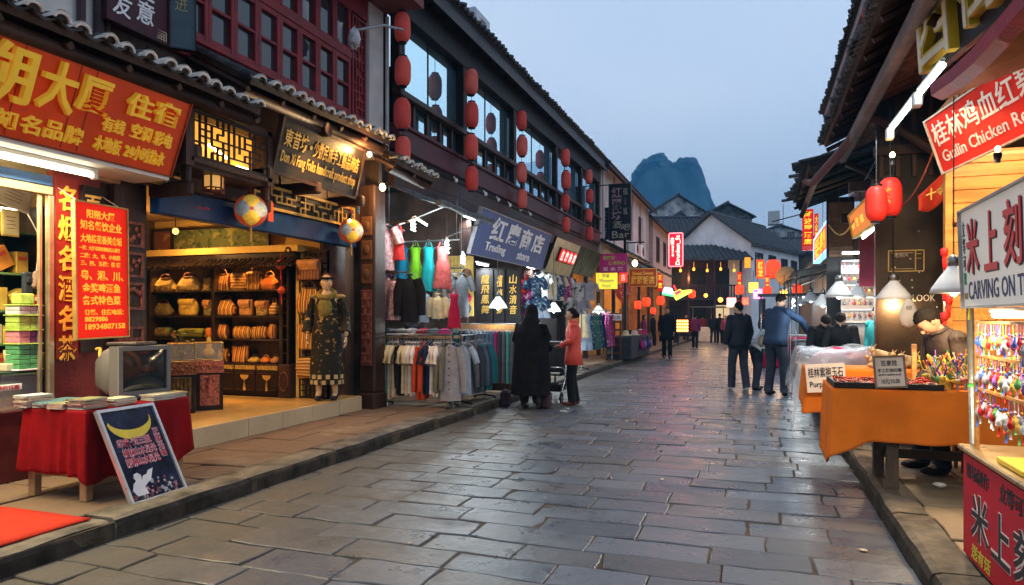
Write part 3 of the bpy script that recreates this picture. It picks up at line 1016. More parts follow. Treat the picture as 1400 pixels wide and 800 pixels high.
# ------------------------- black handicraft sign with spotlight
dk=board_sign('handicraft_sign','black wooden sign with gilt characters, lit by a warm spot lamp',((-5.08,6.42,3.10),(-5.08,8.06,3.08),(-4.93,8.06,3.68),(-4.93,6.42,3.66)),.05,mat('black_lacquer_board',(.014,.010,.008),.38,var=.3,scale=8),WOOD_DK,.035)
root,o,xd,yd,w,h=dk
GILT=mat('gilt_letter',(.80,.50,.12),.35,metal=.5,var=.1,bump=0)
letters(root,[('東昔坊',.06,.30,.42,.2),('·',.52,.36,.05,.05),('少数民族手工藝品商店',.60,.29,.98,.2),('Don Xi Fang Folks handicraft product shop',.06,.08,1.52,.17)],GILT,o,xd,yd,.008,.008)
def spot_bulb(label,loc,energy,aim,group=None,r=.03,color=WARM):
 t=thing('spot_lamp',label,'lamp',loc,group=group)
 MB().ell(loc,(r,r,r*1.2),10,8).build('bulb',BULB_W,t)
 a=Vector(aim).normalized()
 MB().tube([Vector(loc)-a*.03,Vector(loc)-a*.10],[.03,.022],10).build('lamp_holder',BLACKM,t)
 lamp(t,'POINT',Vector(loc)+a*.05,energy,color,.04)
 return t
l1=P(505,211,X=-4.78)
spot_bulb('small bright bulb at the end of the black gilt sign',l1,40,(-.3,-.9,.1))
spot_bulb('twin warm bulb below the pent roof end beside the black sign',P(523,256,X=-4.95),80,(-.5,-.4,-.6),r=.045)
spot_bulb('bare warm bulb on the beam under the black sign',P(478,302,X=-5.2),18,(-.3,.2,-1),r=.02)
lamp(root,'SPOT',P(474,212,X=-4.6),70,WARM,.05,aim=(-.5,-.12,-.30),spot=radians(75))
# log ends
for(px,py,lb)in((449,177,'sawn round log end projecting above the black gilt sign'),):
 c=P(px,py,X=-4.86)
 t=thing('log_end',lb,'beam',c)
 MB().tube([c-V(.5,0,0),c+V(.0,0,0)],.085,16).build('log',WOOD_DK,t)
 MB().tube([c+V(.0,0,0),c+V(.006,0,0)],.07,16).build('cut_face',mat('end_grain',(.22,.10,.06),.7,var=.3,scale=30),t)
 # palace lantern, silk ball lanterns
c=P(292,243,X=-5.25)
t=thing('palace_lantern','small wooden palace lantern with lit paper panels under the fretwork window','lantern',c)
mb,pn=MB(),MB()
for a in range(6):
 an=a*pi/3
 q0=c+V(cos(an)*.1,sin(an)*.1,0);q1=c+V(cos(an+pi/3)*.1,sin(an+pi/3)*.1,0)
 mb.tube([q0-UP*.16,q0+UP*.16],.011,5)
 for z_ in(-.15,.15,.11,-.11):mb.tube([q0+UP*z_,q1+UP*z_],.008,5)
 pn.add([q0*.985+c*.015-UP*.11,q1*.985+c*.015-UP*.11,q1*.985+c*.015+UP*.11,q0*.985+c*.015+UP*.11],[(0,1,2,3)])
mb.tube([c+UP*.16,c+UP*.3],.008,5)
mb.build('lantern_frame',WOOD_ROSE,t)
pn.build('paper_panel',mat('lit_rice_paper',(.7,.45,.15),.7,var=.2,bump=0,em=(1,.5,.12),es=.55),t)
def ball_lantern(label,c,r,seed):
 t=thing('silk_lantern',label,'lantern',c)
 cols=[(.85,.60,.08),(.42,.52,.58),(.78,.50,.06),(.40,.52,.60)]
 MB().ell(c,r,24,16).build('silk_ball',mat('red_silk_lit',(.45,.06,.03),.6,var=.2,bump=.1,em=(1,.12,.03),es=.16),t)
 # four petals on the side that faces the street, four more behind
 for back in(0,1):
  for k in range(4):
   ax=Matrix.Rotation(radians(-47)+back*pi,4,'Z')@Matrix.Rotation(k*pi/2,4,'X')
   pet=MB()
   n=8
   vs=[]
   for i in range(n+1):
    for j in range(n+1):
     th=radians(6+68*i/n)
     wd=sin(pi*(i/n)**.8)*radians(38)*(1 if i<n else 0)
     ph=(j/n*2-1)*wd/max(sin(th),.3)
     d_=V(cos(th),sin(th)*sin(ph),sin(th)*cos(ph))
     vs.append(Vector(c)+(ax@d_)*r*(1.015+.03*sin(pi*j/n)*sin(pi*i/n)))
   pet.add(vs,[(i*(n+1)+j,(i+1)*(n+1)+j,(i+1)*(n+1)+j+1,i*(n+1)+j+1)for i in range(n)for j in range(n)],0,True)
   cc=cols[k]
   pet.build('silk_petal',mat('silk_petal_%s'%('gold' if k%2==0 else 'blue'),cc,.6,var=.25,scale=20,bump=.2,em=(1,.55,.08)if k%2==0 else(.45,.5,.5),es=.16 if k%2==0 else .03),t)
 MB().tube([Vector(c)+UP*r,Vector(c)+UP*(r+.35)],.006,5).build('hanging_cord',REDP,t)
 MB().lathe([(.03,r*.02),(.045,-.01),(.03,-.03)],Vector(c)+UP*r,10).build('top_rosette',REDP,t)
 tb_=MB().tube([Vector(c)-UP*r,Vector(c)-UP*(r+.05)],.012,6)
 tb_.tube([Vector(c)-UP*(r+.05),Vector(c)-UP*(r+.17)],[.016,.01],6).build('tassel',mat('gold_tassel',(.5,.3,.08),.8),t)
 lamp(t,'POINT',Vector(c)+V(.28,-.1,-.05),2.5,WARM,.1)
ball_lantern('larger petal patterned silk ball lantern hanging before the blue shutter box',P(343,288,X=-5.25),.175,1)
ball_lantern('smaller petal patterned silk ball lantern hanging before the dark side panel',P(480,316,X=-5.25),.165,2)
# red paper slip beside the big ball lantern
q=P(370,290,X=-5.4)
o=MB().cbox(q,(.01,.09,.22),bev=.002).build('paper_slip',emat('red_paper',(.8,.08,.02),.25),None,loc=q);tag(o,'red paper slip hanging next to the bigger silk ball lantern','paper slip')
# ------------------------- display shelves of the handbag shop
SY=8.15
sz=[0.80,1.146,1.48,1.853]
shf=thing('display_shelf','black open display shelf full of handbags below a small tiled canopy','shelf',(-7.4,8.3,.33))
XL,XM,XR=-8.72,-7.51,-6.34
SHW=mat('black_shelf_wood',(.022,.013,.010),.4,var=.3,bump=.1)
mb=MB()
mb.box((XL,8.50,.33),(-6.10,8.545,2.36));mb.build('back_panel',mat('shelf_back_board',(.085,.042,.02),.6,var=.2,stretch=(6,1,.5)),shf)
for x in(XL,XM,XR+.02):
 MB().box((x-.025,SY-.02,.33),(x+.025,8.50,2.25),bev=.004).build('upright',SHW,shf)
for z in sz[1:]:
 MB().box((XL,SY,z-.022),(XR,8.499,z),bev=.003).build('shelf_board',SHW,shf)
MB().box((XL,SY-.06,2.27),(-6.05,8.499,2.37),bev=.005).build('canopy_board',SHW,shf)
mb=MB().box((XL,8.06,2.375),(-5.98,8.549,2.47),bev=.004);mb.build('ochre_beam',WALLY,shf)
tile_roof(shf,(-6.02,7.98,2.17),(XL,7.98,2.17),(0,.16,.13),pitch=.075,r=.022,caps=None,tm=SHW,under=SHW,seed=9,thick=.015,sag=0,rafters=False)
mb=MB().tube([P(392,343,Y=7.97)+V(.03*cos(a)*1.3+.02,0,.045*sin(a))for a in[-.6+.5*i for i in range(10)]],.014,6);mb.build('upturned_eave',SHW,shf)
cab=MB().box((-7.51,SY-.02,.36),(-6.34,8.499,.798),bev=.006).box((-7.49,SY+.02,.33),(-6.36,8.49,.36));cab.build('base_cabinet',SHW,shf)
for k in range(3):
 x0=-7.49+.385*k
 d_=MB().box((x0,SY-.04,.40),(x0+.37,SY-.022,.70),bev=.004).build('cabinet_door',SHW,shf)
 MB().box((x0+.04,SY-.048,.43),(x0+.33,SY-.041,.436)).box((x0+.04,SY-.048,.66),(x0+.33,SY-.041,.666)).build('door_moulding',WOOD_BR,d_)
 MB().box((x0+.01,SY-.036,.715),(x0+.36,SY-.022,.775)).build('carved_band',mat('speckled_gilt_band',(.40,.27,.07),.5,var=.9,scale=60,bump=.5,bscale=90),d_)
 if k:
  mb=MB()
  mb.prism([(.0+.07*cos(a),.07*sin(a))for a in[pi+pi*i/8 for i in range(9)]],.012,V(x0+.19,SY-.042,.64),V(1,0,0),UP)
  mb.tube([(x0+.19,SY-.05,.57),(x0+.19,SY-.05,.52)],.006,5).tube([(x0+.19,SY-.05,.53),(x0+.19,SY-.05,.42)],[.012,.018],6)
  mb.build('tassel_ornament',mat('straw_gold',(.55,.33,.09),.6,var=.2),d_)
  # angled end cabinet with round carving and the corner post hung with trinkets
e=MB().box((-6.335,SY-.05,.33),(-6.13,8.45,.80),bev=.01).build('end_cabinet',WOOD_DK,shf)
MB().tube([V(-6.235+.075*cos(a),SY-.055,.56+.13*sin(a))for a in[2*pi*i/20 for i in range(20)]],.012,6,closed=True).build('round_carving',WOOD_BR,e)
mb=MB()
for x in(-6.30,-6.2):
 mb.box((x,SY-.04,.80),(x+.03,SY,2.26))
for i in range(7):
 mb.box((-6.30,SY-.03,.95+.19*i),(-6.17,SY-.01,.965+.19*i))
mb.build('corner_post',SHW,shf)
# down lights in the canopy
for k,(px,py)in enumerate(((223,369),(252,367),(310,365),(340,362),(371,361))):
 q=P(px,py-2,Y=8.24)
 q.z=2.255
 MB().lathe([(.0,-.012),(.022,-.012),(.026,0)],q,10).build('downlight',BULB_W,shf)
 lamp(shf,'SPOT',q-V(0,0,.02),60,(1,.44,.10),.02,aim=(0,.12,-1),spot=radians(84))
lamp(shf,'POINT',(-7.0,7.6,1.2),7,WARM,.1)
# painted panels hung over the shelf
for(a,b_,c_,d2,lb,mm)in((237,338,365,312,'long green painted panel in a dark frame above the bag shelf',spots('green_painting',(.10,.12,.04),[(.22,.2,.07),(.04,.07,.03)],7)),(210,341,233,318,'small reddish painting beside the long green panel',spots('red_painting',(.16,.06,.03),[(.3,.15,.06)],6))):
 p0,p1=P(a,b_,Y=8.40),P(c_,d2,Y=8.40)
 t=thing('wall_painting',lb,'painting',((p0.x+p1.x)/2,8.42,p0.z))
 z0,z1=2.49,2.80
 MB().box((p0.x,8.41,z0),(p1.x,8.43,z1)).build('canvas',mm,t)
 f=MB()
 for(x0,x1,za,zb)in((p0.x-.03,p1.x+.03,z0-.03,z0),(p0.x-.03,p1.x+.03,z1,z1+.03),(p0.x-.03,p0.x,z0,z1),(p1.x,p1.x+.03,z0,z1)):
  f.box((x0,8.395,za),(x1,8.44,zb))
 f.build('picture_frame',SHW,t)
 # pendant bulb
q=P(240,316,Y=7.6)
t=thing('pendant_bulb','round yellow bulb hanging on a cord inside the handbag shop','lamp',q)
MB().ell(q,.045,12,9).build('bulb',emat('dim_warm_globe',(1,.62,.2),1.6),t)
MB().tube([q+UP*.05,V(q.x,q.y,2.98)],.005,5).build('cord',BLACKM,t)
lamp(t,'POINT',q-V(0,0,.09),45,(1,.55,.18),.05)
for k,(x,y,lb)in enumerate(((-6.3,7.0,'recessed ceiling lamp just inside the handbag shop opening'),(-7.6,6.9,'recessed ceiling lamp deep inside the handbag shop'),(-6.2,5.9,'recessed ceiling lamp near the carved post of the handbag shop'))):
 t=thing('ceiling_lamp',lb,'lamp',(x,y,2.975))
 MB().lathe([(.0,-.01),(.06,-.01),(.075,0)],(x,y,2.979),14).build('diffuser',BULB_W,t)
 MB().lathe([(.075,-.008),(.095,-.008),(.095,0)],(x,y,2.9785),14).build('trim_ring',WHITEP,t)
 lamp(t,'SPOT',(x,y,2.95),88,(1,.50,.14),.05,aim=(0,.1,-1),spot=radians(150))
 # ---- bags
ST1=stripes('stripe_brown_gold',[(.50,.26,.05),(.10,.035,.015),(.62,.40,.12),(.30,.08,.02),(.10,.05,.02)],0,60)
ST2=stripes('stripe_red_gold',[(.42,.12,.03),(.62,.38,.10),(.12,.04,.02),(.55,.22,.05)],0,52)
ST3=stripes('stripe_horizontal',[(.50,.30,.07),(.16,.06,.02),(.55,.36,.12),(.28,.12,.04)],2,46)
ST4=stripes('stripe_cream_brown',[(.60,.33,.07),(.10,.03,.015),(.52,.22,.04),(.14,.05,.02),(.58,.36,.09)],0,70)
FLO=spots('floral_tapestry',(.42,.32,.10),[(.55,.45,.18),(.22,.12,.04)],22)
YBAG=mat('mustard_canvas',(.50,.34,.07),.8,var=.25,scale=14)
GRN=stripes('green_roll_stripe',[(.18,.22,.04),(.30,.28,.05),(.10,.12,.03)],2,30)
GR2=stripes('green_red_roll',[(.10,.18,.06),(.28,.10,.03),(.20,.2,.05)],0,22)
ORB=mat('orange_leather',(.60,.18,.03),.5,var=.2,scale=12)
TAN=mat('tan_leather',(.42,.20,.07),.5,var=.2,scale=12)
LEATH=mat('dark_leather',(.08,.03,.015),.4,var=.2)
def bag(px0,px1,zb,h,kind,m,label,dep=.13,y=8.27,lean=0.0):
 a,b_=P(px0,400,Y=y),P(px1,400,Y=y)
 c=V((a.x+b_.x)/2,y,zb+.003)
 w=(b_.x-a.x)
 t=thing('handbag' if kind!='roll' else 'bolster_bag',label,'bag',c)
 Mr=Matrix.Rotation(lean,4,'Y')
 def body(fn_top,nz=10,n=20):
  mb=MB()
  vs=[]
  for i in range(nz+1):
   t_=i/nz
   kx,ky=fn_top(t_)
   for j in range(n):
    an=2*pi*j/n
    ca,sa=cos(an),sin(an)
    se=lambda q,e:(abs(q)**e)*(1 if q>0 else-1)
    p=V(se(ca,.6)*w/2*kx,se(sa,.7)*dep/2*ky,h*t_)
    p+=V(noise.noise(V(p.x*12,p.z*12,c.x*9))*.008,noise.noise(V(p.x*11,p.z*14,c.x*7))*.014,0)
    vs.append(c+Mr@p)
  fs=[(i*n+j,i*n+(j+1)%n,(i+1)*n+(j+1)%n,(i+1)*n+j)for i in range(nz)for j in range(n)]
  fs+=[tuple(range(n))[::-1],tuple(nz*n+j for j in range(n))]
  mb.add(vs,fs,0,True)
  return mb
 if kind=='roll':
  mb=MB()
  n,k=16,10
  vs=[]
  for i in range(k+1):
   e=1-.18*(abs(i/k*2-1)**6)
   for j in range(n):
    an=2*pi*j/n
    vs.append(c+V(-w/2+w*i/k,cos(an)*dep/2*e,h/2+sin(an)*h/2*e))
  mb.add(vs,[(i*n+j,i*n+(j+1)%n,(i+1)*n+(j+1)%n,(i+1)*n+j)for i in range(k)for j in range(n)]+[tuple(range(n)),tuple(k*n+j for j in range(n))[::-1]],0,True)
  mb.build('bag_body',m,t)
  MB().tube([c+V(-w*.2,-dep*.45,h*.8),c+V(0,-dep*.62,h*.72),c+V(w*.2,-dep*.45,h*.8)],.006,5).build('handle',LEATH,t)
  return t
 if kind=='cushion':
  body(lambda z:(.94+.1*sin(pi*z)-.12*max(0,z-.85)*6,.25+.75*sin(pi*min(max(z,.02),.98))**.5)).build('bag_body',m,t)
  MB().tube([c+Mr@V(-w*.42,0,h),c+Mr@V(0,0,h+.015),c+Mr@V(w*.42,0,h)],.008,6).build('zip_edge',LEATH,t)
  return t
 fn={'tote':lambda z:(.88+.12*z,1-.7*z**2),'pouch':lambda z:(.75+.3*sin(pi*min(z+.12,1))-.2*z**3,.55+.6*sin(pi*min(z+.2,1))-.25*z**4),'flap':lambda z:(.95+.05*sin(pi*z),.8-.3*z),'pack':lambda z:(.92+.1*sin(pi*z)-.25*max(0,z-.75)*3,1-.45*z**3)}[kind]
 body(fn).build('bag_body',m,t)
 hm=LEATH if m is not ORB else TAN
 MB().tube([c+Mr@V(cos(a)*w*.27,.0,h*.93+sin(a)*h*(.34 if kind!='flap' else .2))for a in[pi*i/10 for i in range(11)]],.009,6).build('handle',hm,t)
 if kind in('flap','pack'):
  MB().cloth(lambda u,v:c+Mr@V((u-.5)*w*.9*(1-.15*v),-dep*(.30+.2*sin(pi*min(v*1.2,1))+.02),h*(.97-.5*v)),8,6,.006).build('flap',m if kind=='pack' else TAN,t)
  MB().ell(c+Mr@V(0,-dep*.52,h*.52),(.014,.008,.014),8,6).build('buckle',GOLD,t)
 else:
  MB().tube([c+Mr@V(cos(a)*w*fn(.96)[0]/2,sin(a)*dep/2*fn(.96)[1],h*.97)for a in[2*pi*i/16 for i in range(16)]],.007,5,closed=True).build('rim',hm,t)
 return t
BAGS=[(294,315,3,.25,'tote',ST1,'brown striped tote first on the top shelf under the downlights'),(316,338,3,.25,'tote',ST3,'horizontally banded tan tote on the top shelf'),(339,358,3,.27,'pack',ST4,'upright striped bag with arched handle on the top shelf'),(359,379,3,.21,'pouch',ORB,'bright orange leather bag at the end of the top shelf'),(296,322,2,.24,'pouch',ST4,'plump cream and brown striped bag on the second shelf'),(328,346,2,.24,'flap',TAN,'flat tan leather bag on the second shelf'),(351,367,2,.22,'flap',spots('patchwork_bag',(.32,.22,.07),[(.4,.08,.04),(.1,.12,.05)],20),'patchwork flap bag on the second shelf'),(370,381,2,.2,'pouch',ST3,'small banded bag squeezed at the end of the second shelf'),(295,312,1,.21,'cushion',ST2,'red gold striped flat bag leaning on the third shelf'),(320,342,1,.18,'cushion',ST4,'yellow and brown striped cushion bag on the third shelf'),(344,366,1,.18,'cushion',ST1,'wide striped bag beside the yellow cushion bag on the third shelf'),(368,378,1,.22,'cushion',ST2,'narrow striped bag leaning at the end of the third shelf'),(298,313,0,.20,'cushion',ST1,'dim brown striped bag standing on the cabinet top'),(318,340,0,.24,'tote',ST2,'boldly striped tote in the middle of the cabinet top'),(342,355,0,.09,'pouch',YBAG,'small mustard purse lying on the cabinet top'),(358,370,0,.09,'pouch',ORB,'small orange purse lying on the cabinet top'),(372,383,0,.10,'pouch',TAN,'small tan purse at the cabinet top end'),(213,240,3,.21,'pouch',FLO,'floral tapestry bag on the top shelf beside the carved post'),(244,275,3,.22,'pouch',spots('beige_floral',(.5,.38,.15),[(.6,.5,.25),(.3,.18,.06)],26),'large beige floral bag on the top shelf'),(279,289,3,.2,'tote',FLO,'small floral tote next to the shelf divider'),(212,236,2,.2,'pouch',spots('dark_floral',(.10,.08,.03),[(.2,.14,.05)],26),'dark floral bag on the second shelf beside the carved post'),(246,270,2,.26,'pack',YBAG,'mustard yellow canvas backpack on the second shelf'),(280,290,2,.24,'flap',spots('olive_bag',(.15,.13,.05),[(.3,.22,.08)],22),'narrow olive bag next to the shelf divider'),(212,236,1,.16,'roll',GR2,'green and red rolled bolster bag on the third shelf'),(246,281,1,.15,'roll',GRN,'long olive green bolster bag on the third shelf'),(284,291,1,.16,'cushion',ORB,'rust coloured small pouch beside the shelf divider'),]
for a in BAGS:
 bag(a[0],a[1],sz[a[2]],a[3],a[4],a[5],a[6],lean=R.uniform(-.06,.06)if a[4]=='cushion' else 0)
 # ---- black lattice stand with striped shoulder bags
ls=thing('lattice_screen','black square lattice screen hung with striped shoulder bags','screen',(-5.82,8.2,.33))
mb=MB();lattice(mb,(-6.03,8.22,.36),V(1,0,0),UP,.43,2.0,6,26,.02,.02,1,1.0);mb.build('lattice',SHW,ls)
MB().box((-6.06,8.20,.33),(-6.03,8.24,2.40)).box((-5.60,8.20,.33),(-5.57,8.24,2.40)).build('screen_post',SHW,ls)
for(py0,py1,kind,m,lb)in((355,383,'flap',stripes('stripe_dull_brown',[(.16,.07,.03),(.30,.13,.05),(.10,.04,.02)],0,60),'dull brown striped satchel topmost on the lattice screen'),(394,429,'pouch',ST1,'gathered striped bag second from top on the lattice screen'),(444,478,'tote',ST4,'orange striped shoulder bag below the gathered one on the lattice'),(490,517,'cushion',ST3,'folded banded cloth bag lowest on the lattice screen')):
 z1,z0=P(420,py0,Y=8.1).z,P(420,py1,Y=8.1).z
 bag(406,439,z0,z1-z0,kind,m,lb,.1,8.11)
 # ---- glass display cases and carved chairs in front
CH1=mat('pink_carved_front',(.42,.14,.10),.55,var=.35,scale=30,bump=.8,bscale=45)
CH2=mat('olive_carved_front',(.14,.11,.05),.55,var=.5,scale=24,bump=.8,bscale=45)
for(pa,pb,pyb,m,band,lb)in((229,267,567,CH2,mat('brown_carved_band',(.24,.10,.05),.5,var=.6,scale=40,bump=.8),'dark cabinet with olive fluted front and carved brown band'),(268,305,562,CH1,CH1,'dark cabinet with pink carved front panel inside the handbag shop')):
 q0,q1=P(pa,pyb,Z=.33),P(pb,pyb-2,Z=.33)
 xd=(q1-q0);w=xd.length;xd=xd.normalized();yb_=V(-xd.y,xd.x,0)
 t=thing('carved_cabinet',lb,'cabinet',q0)
 h=.60
 MB().prism([(0,0),(w,0),(w,h),(0,h)],.35,q0+yb_*.35,xd,UP).build('cabinet_box',SHW,t)
 MB().prism([(w*.14,.06),(w*.86,.06),(w*.86,h*.72),(w*.14,h*.72)],.02,q0+yb_*.002,xd,UP).build('front_panel',m,t)
 b3=MB()
 if m is CH2:
  for k in range(5):
   b3.tube([q0+xd*w*(.22+.14*k)-yb_*.022+UP*.08,q0+xd*w*(.22+.14*k)-yb_*.022+UP*(h*.7)],.016,8)
 else:
  b3.tube([q0+xd*w*.5-yb_*.026+UP*(h*.3),q0+xd*w*.5-yb_*.03+UP*(h*.5),q0+xd*w*.5-yb_*.026+UP*(h*.68)],[.015,.045,.02],10)
  for k in range(10):
   b3.ell(q0+xd*w*R.uniform(.2,.8)-yb_*.022+UP*R.uniform(.08,.4),(.02,.012,.02),8,5)
 b3.build('relief_moulding',m,t)
 MB().prism([(-.01,h*.76),(w+.01,h*.76),(w+.01,h),(-.01,h)],.03,q0+yb_*.003,xd,UP).build('carved_band',band,t)
 b4=MB()
 for k in range(12):
  b4.ell(q0+xd*w*(k+.5)/12-yb_*.03+UP*(h*.88+R.uniform(-.03,.03)),(.018,.012,.018),8,5)
 b4.build('band_relief',band,t)
 gc=thing('glass_case',('glass display case on the olive fronted cabinet' if m is CH2 else 'glass display case on the pink fronted cabinet'),'display case',q0+UP*(h+.005))
 z0,z1=h+.005,h+.22
 fr=MB()
 cs=[q0,q0+xd*w,q0+xd*w+yb_*.34,q0+yb_*.34]
 for i in range(4):
  fr.tube([cs[i]+UP*z0,cs[i]+UP*z1],.006,5)
  fr.tube([cs[i]+UP*z1,cs[(i+1)%4]+UP*z1],.006,5)
  fr.tube([cs[i]+UP*(z0+.006),cs[(i+1)%4]+UP*(z0+.006)],.006,5)
 fr.build('metal_frame',mat('brass_edge',(.4,.28,.1),.35,metal=.7),gc)
 pn=MB()
 for i in range(4):
  pn.add([cs[i]+UP*z0,cs[(i+1)%4]+UP*z0,cs[(i+1)%4]+UP*z1,cs[i]+UP*z1],[(0,1,2,3)])
 pn.add([c_+UP*z1 for c_ in cs],[(0,1,2,3)])
 pn.build('glass_pane',CLEAR,gc)
 # a gourd and leafy trinkets inside
 cc=sum(cs,V(0,0,0))/4
 if m is CH1:
  o=MB().lathe([(.0,0),(.05,.01),(.075,.06),(.06,.11),(.03,.14),(.035,.19),(.02,.26),(.0,.28)],V(0,0,0),16).build('gourd',YBAG,None,loc=(0,0,0));o.location=cc+UP*(z0+.01);tag(o,'mustard yellow gourd in the glass case on the pink fronted cabinet','gourd')
 else:
  mb=MB()
  for k in range(26):
   p=cc+V(R.uniform(-.12,.12),R.uniform(-.08,.08),z0+R.uniform(.05,.36))
   mb.ell(p,(.022,.022,.012),6,4)
   mb.tube([p,cc+UP*z0],.003,4)
  o=mb.build('jade_ornament',mat('olive_jade',(.18,.17,.05),.3,var=.4),None,loc=cc+UP*z0);tag(o,'branching jade ornament on the olive fronted cabinet','ornament')
  # red wooden charms on the corner post
for(px,py,r_,lb)in((384,362,.07,'red knotted charm high on the shelf corner post'),(385,397,.055,'orange ball charm with tassel lower on the shelf corner post')):
 q=P(px,py,Y=8.04)
 t=thing('hanging_charm',lb,'charm',q)
 MB().ell(q,r_,12,8).build('charm_ball',mat('red_lacquer',(.55,.07,.02),.35,var=.25,scale=20),t)
 MB().tube([q-UP*r_,q-UP*(r_+.14)],[.012,.006],6).tube([q+UP*r_,q+UP*(r_+.1)],.004,4).build('tassel',REDP,t)
 # ------------------------- tobacco and tea shop, lower left
ts=thing('tobacco_shop','small tobacco and tea shop bay with aluminium door frame under the orange sign','shop',(XF,3.5,WALK))
mb=MB().box((-7.0,1.0,-.05),(-6.92,5.0,2.75)).box((-6.92,4.90,-.05),(XF-.13,5.0,2.75)).box((-6.92,1.0,-.05),(XF-.2,1.1,2.75))
mb.build('inner_wall',mat('tobacco_wall',(.22,.13,.06),.7,var=.25),ts)
mb=MB().box((-6.92,1.1,2.70),(XF,4.9,2.75));mb.build('inner_ceiling',mat('inner_ceiling_board',(.4,.34,.22),.7),ts)
mb=MB().box((XF-.02,1.2,2.56),(XF+.02,4.22,2.64));mb.build('blue_track',mat('blue_track',(.02,.08,.22),.4),ts)
mb=MB().box((XF-.03,1.2,2.48),(XF+.03,4.22,2.55),bev=.005).box((XF-.03,4.19,WALK),(XF+.02,4.24,2.48),bev=.005).box((XF-.03,4.12,WALK),(XF+.0,4.15,2.48),bev=.005)
mb.build('door_frame',mat('champagne_aluminium',(.42,.34,.20),.35,metal=.7),ts)
mb=MB().box((XF-.14,4.70,WALK),(XF-.10,4.87,2.75));mb.build('side_post',WOOD_DK,ts)
mb=MB().box((XF-.1,4.26,WALK),(XF-.02,4.70,2.75));mb.build('red_column',mat('dark_red_column',(.16,.018,.014),.45,var=.2),ts)
lamp(ts,'POINT',(-6.1,3.2,2.5),70,(1,.72,.36),.25)
cs_=board_sign('column_sign','tall dark red column sign with yellow characters reading downwards',((XF+.0,4.265,1.10),(XF+.0,4.47,1.10),(XF+.0,4.47,2.66),(XF+.0,4.265,2.66)),.018,mat('maroon_sign',(.20,.020,.012),.4,var=.15))
root,o,xd,yd,w,h=cs_
letters(root,[(c_,.02,h-.29-.258*i,w-.04,.22)for i,c_ in enumerate('名烟名酒名茶')],mat('ochre_letter',(.72,.42,.05),.45,var=.1,bump=0),o,xd,yd,.006,.02)
cs_=board_sign('column_sign','dark wooden plaque with gilt characters half hidden behind the red menu banner',((XF+.02,4.50,1.15),(XF+.02,4.69,1.15),(XF+.02,4.69,2.62),(XF+.02,4.50,2.62)),.03,WOOD_BLK)
root,o,xd,yd,w,h=cs_
letters(root,[('百',.02,h-.25,w-.04,.17),('年',.02,h-.5,w-.04,.17),('老',.02,h-.75,w-.04,.17),('字',.02,h-1.0,w-.04,.17),('号',.02,.12,w-.04,.22)],GILT,o,xd,yd,.012,.02)
# red menu banner
BANR=mat('red_backlit_panel',(.80,.022,.006),.6,var=.05,scale=2,bump=.04,bscale=6,spec=.1,em=(1,.016,.004),es=.5)
b0=P(104,463,X=-5.28);b1=P(174,459,X=-5.36)
zt0,zt1=P(104,279,X=-5.28).z,P(174,284,X=-5.36).z
bn=board_sign('menu_banner','bright red framed menu banner with yellow characters hanging above the grey television',(b0,b1,V(b1.x,b1.y,zt1),V(b0.x,b0.y,zt0)),.02,BANR,mat('brass_frame',(.5,.33,.1),.35,metal=.6),.012)
root,o,xd,yd,w,h=bn
k=h/184
yy=lambda y:h-(y-279)*k
def bl(t,x0,x1,y0,y1):return(t,w*x0,yy(y1),w*(x1-x0),(y1-y0)*k)
letters(root,[bl('阳朔大厦',.22,.76,287,299),bl('知名餐饮企业',.1,.9,302,315),bl('大地桂花香美食城',.1,.9,321,333),bl('一楼：大厅可同时容纳百人就餐',.08,.86,337,343),bl('二楼：大、中、小包厢',.09,.86,347,354),bl('三、四、五楼：住 宿',.1,.86,357,364),bl('粤、湘、川、',.1,.92,370,384),bl('金奖啤酒鱼',.12,.86,388,401),bl('各式特色菜',.12,.86,405,418),bl('订餐、住宿电话：',.16,.92,424,432),bl('8829886',.16,.6,434,441),bl('18934807158',.17,.95,444,452)],mat('banner_yellow',(.95,.62,.06),.5,var=0,bump=0,spec=.1,em=(1,.6,.04),es=.45),o,xd,yd,.003,.018)
mb=MB()
for yb_ in(.05,w-.05):
 mb.tube([o+xd*yb_+yd*h,o+xd*yb_+yd*(h+.12)-xd.cross(yd)*.2],.004,5)
mb.build('hanging_wire',STEEL,root)
mb=MB().tube([V(XF+.03,4.60,1.17)+V(.02,.0,0)+V(.1*t_,.02*sin(t_*6),-.17*t_**2+.03*sin(t_*3))for t_ in[i/8 for i in range(9)]],.014,8)
o_=mb.build('brass_hook',GOLD,None,loc=(XF+.03,4.6,1.17));tag(o_,'curved brass hook under the red menu banner','hook')
# shelves with golden boxes
sh2=thing('cigarette_shelf','lit wall shelf packed with golden gift boxes behind the tea counter','shelf',(-6.5,4.2,WALK))
SXF=-6.35
MB().box((-6.9,3.0,.9),(-6.86,4.88,2.5)).build('back_panel',mat('shelf_back_warm',(.30,.2,.07),.5),sh2)
for z in(.95,1.22,1.52,1.86,2.24):
 MB().box((-6.86,3.0,z-.02),(SXF,4.72,z),bev=.003).build('shelf_board',mat('green_edge_glass',(.12,.2,.08),.2),sh2)
for y0 in(3.0,4.70):
 MB().box((-6.86,y0,.9),(SXF+.01,y0+.04,2.5)).build('upright',SHW,sh2)
MB().box((-6.4,4.745,.8),(SXF+.05,4.88,2.5)).build('dark_side_panel',WOOD_BLK,sh2)
lamp(sh2,'AREA',(-6.55,3.9,2.46),26,(1,.78,.4),1.4,aim=(0,0,-1),size_y=.15)
mb=MB().box((-6.6,3.1,2.44),(-6.54,4.6,2.47));mb.build('shelf_lamp',TUBE_W,sh2)
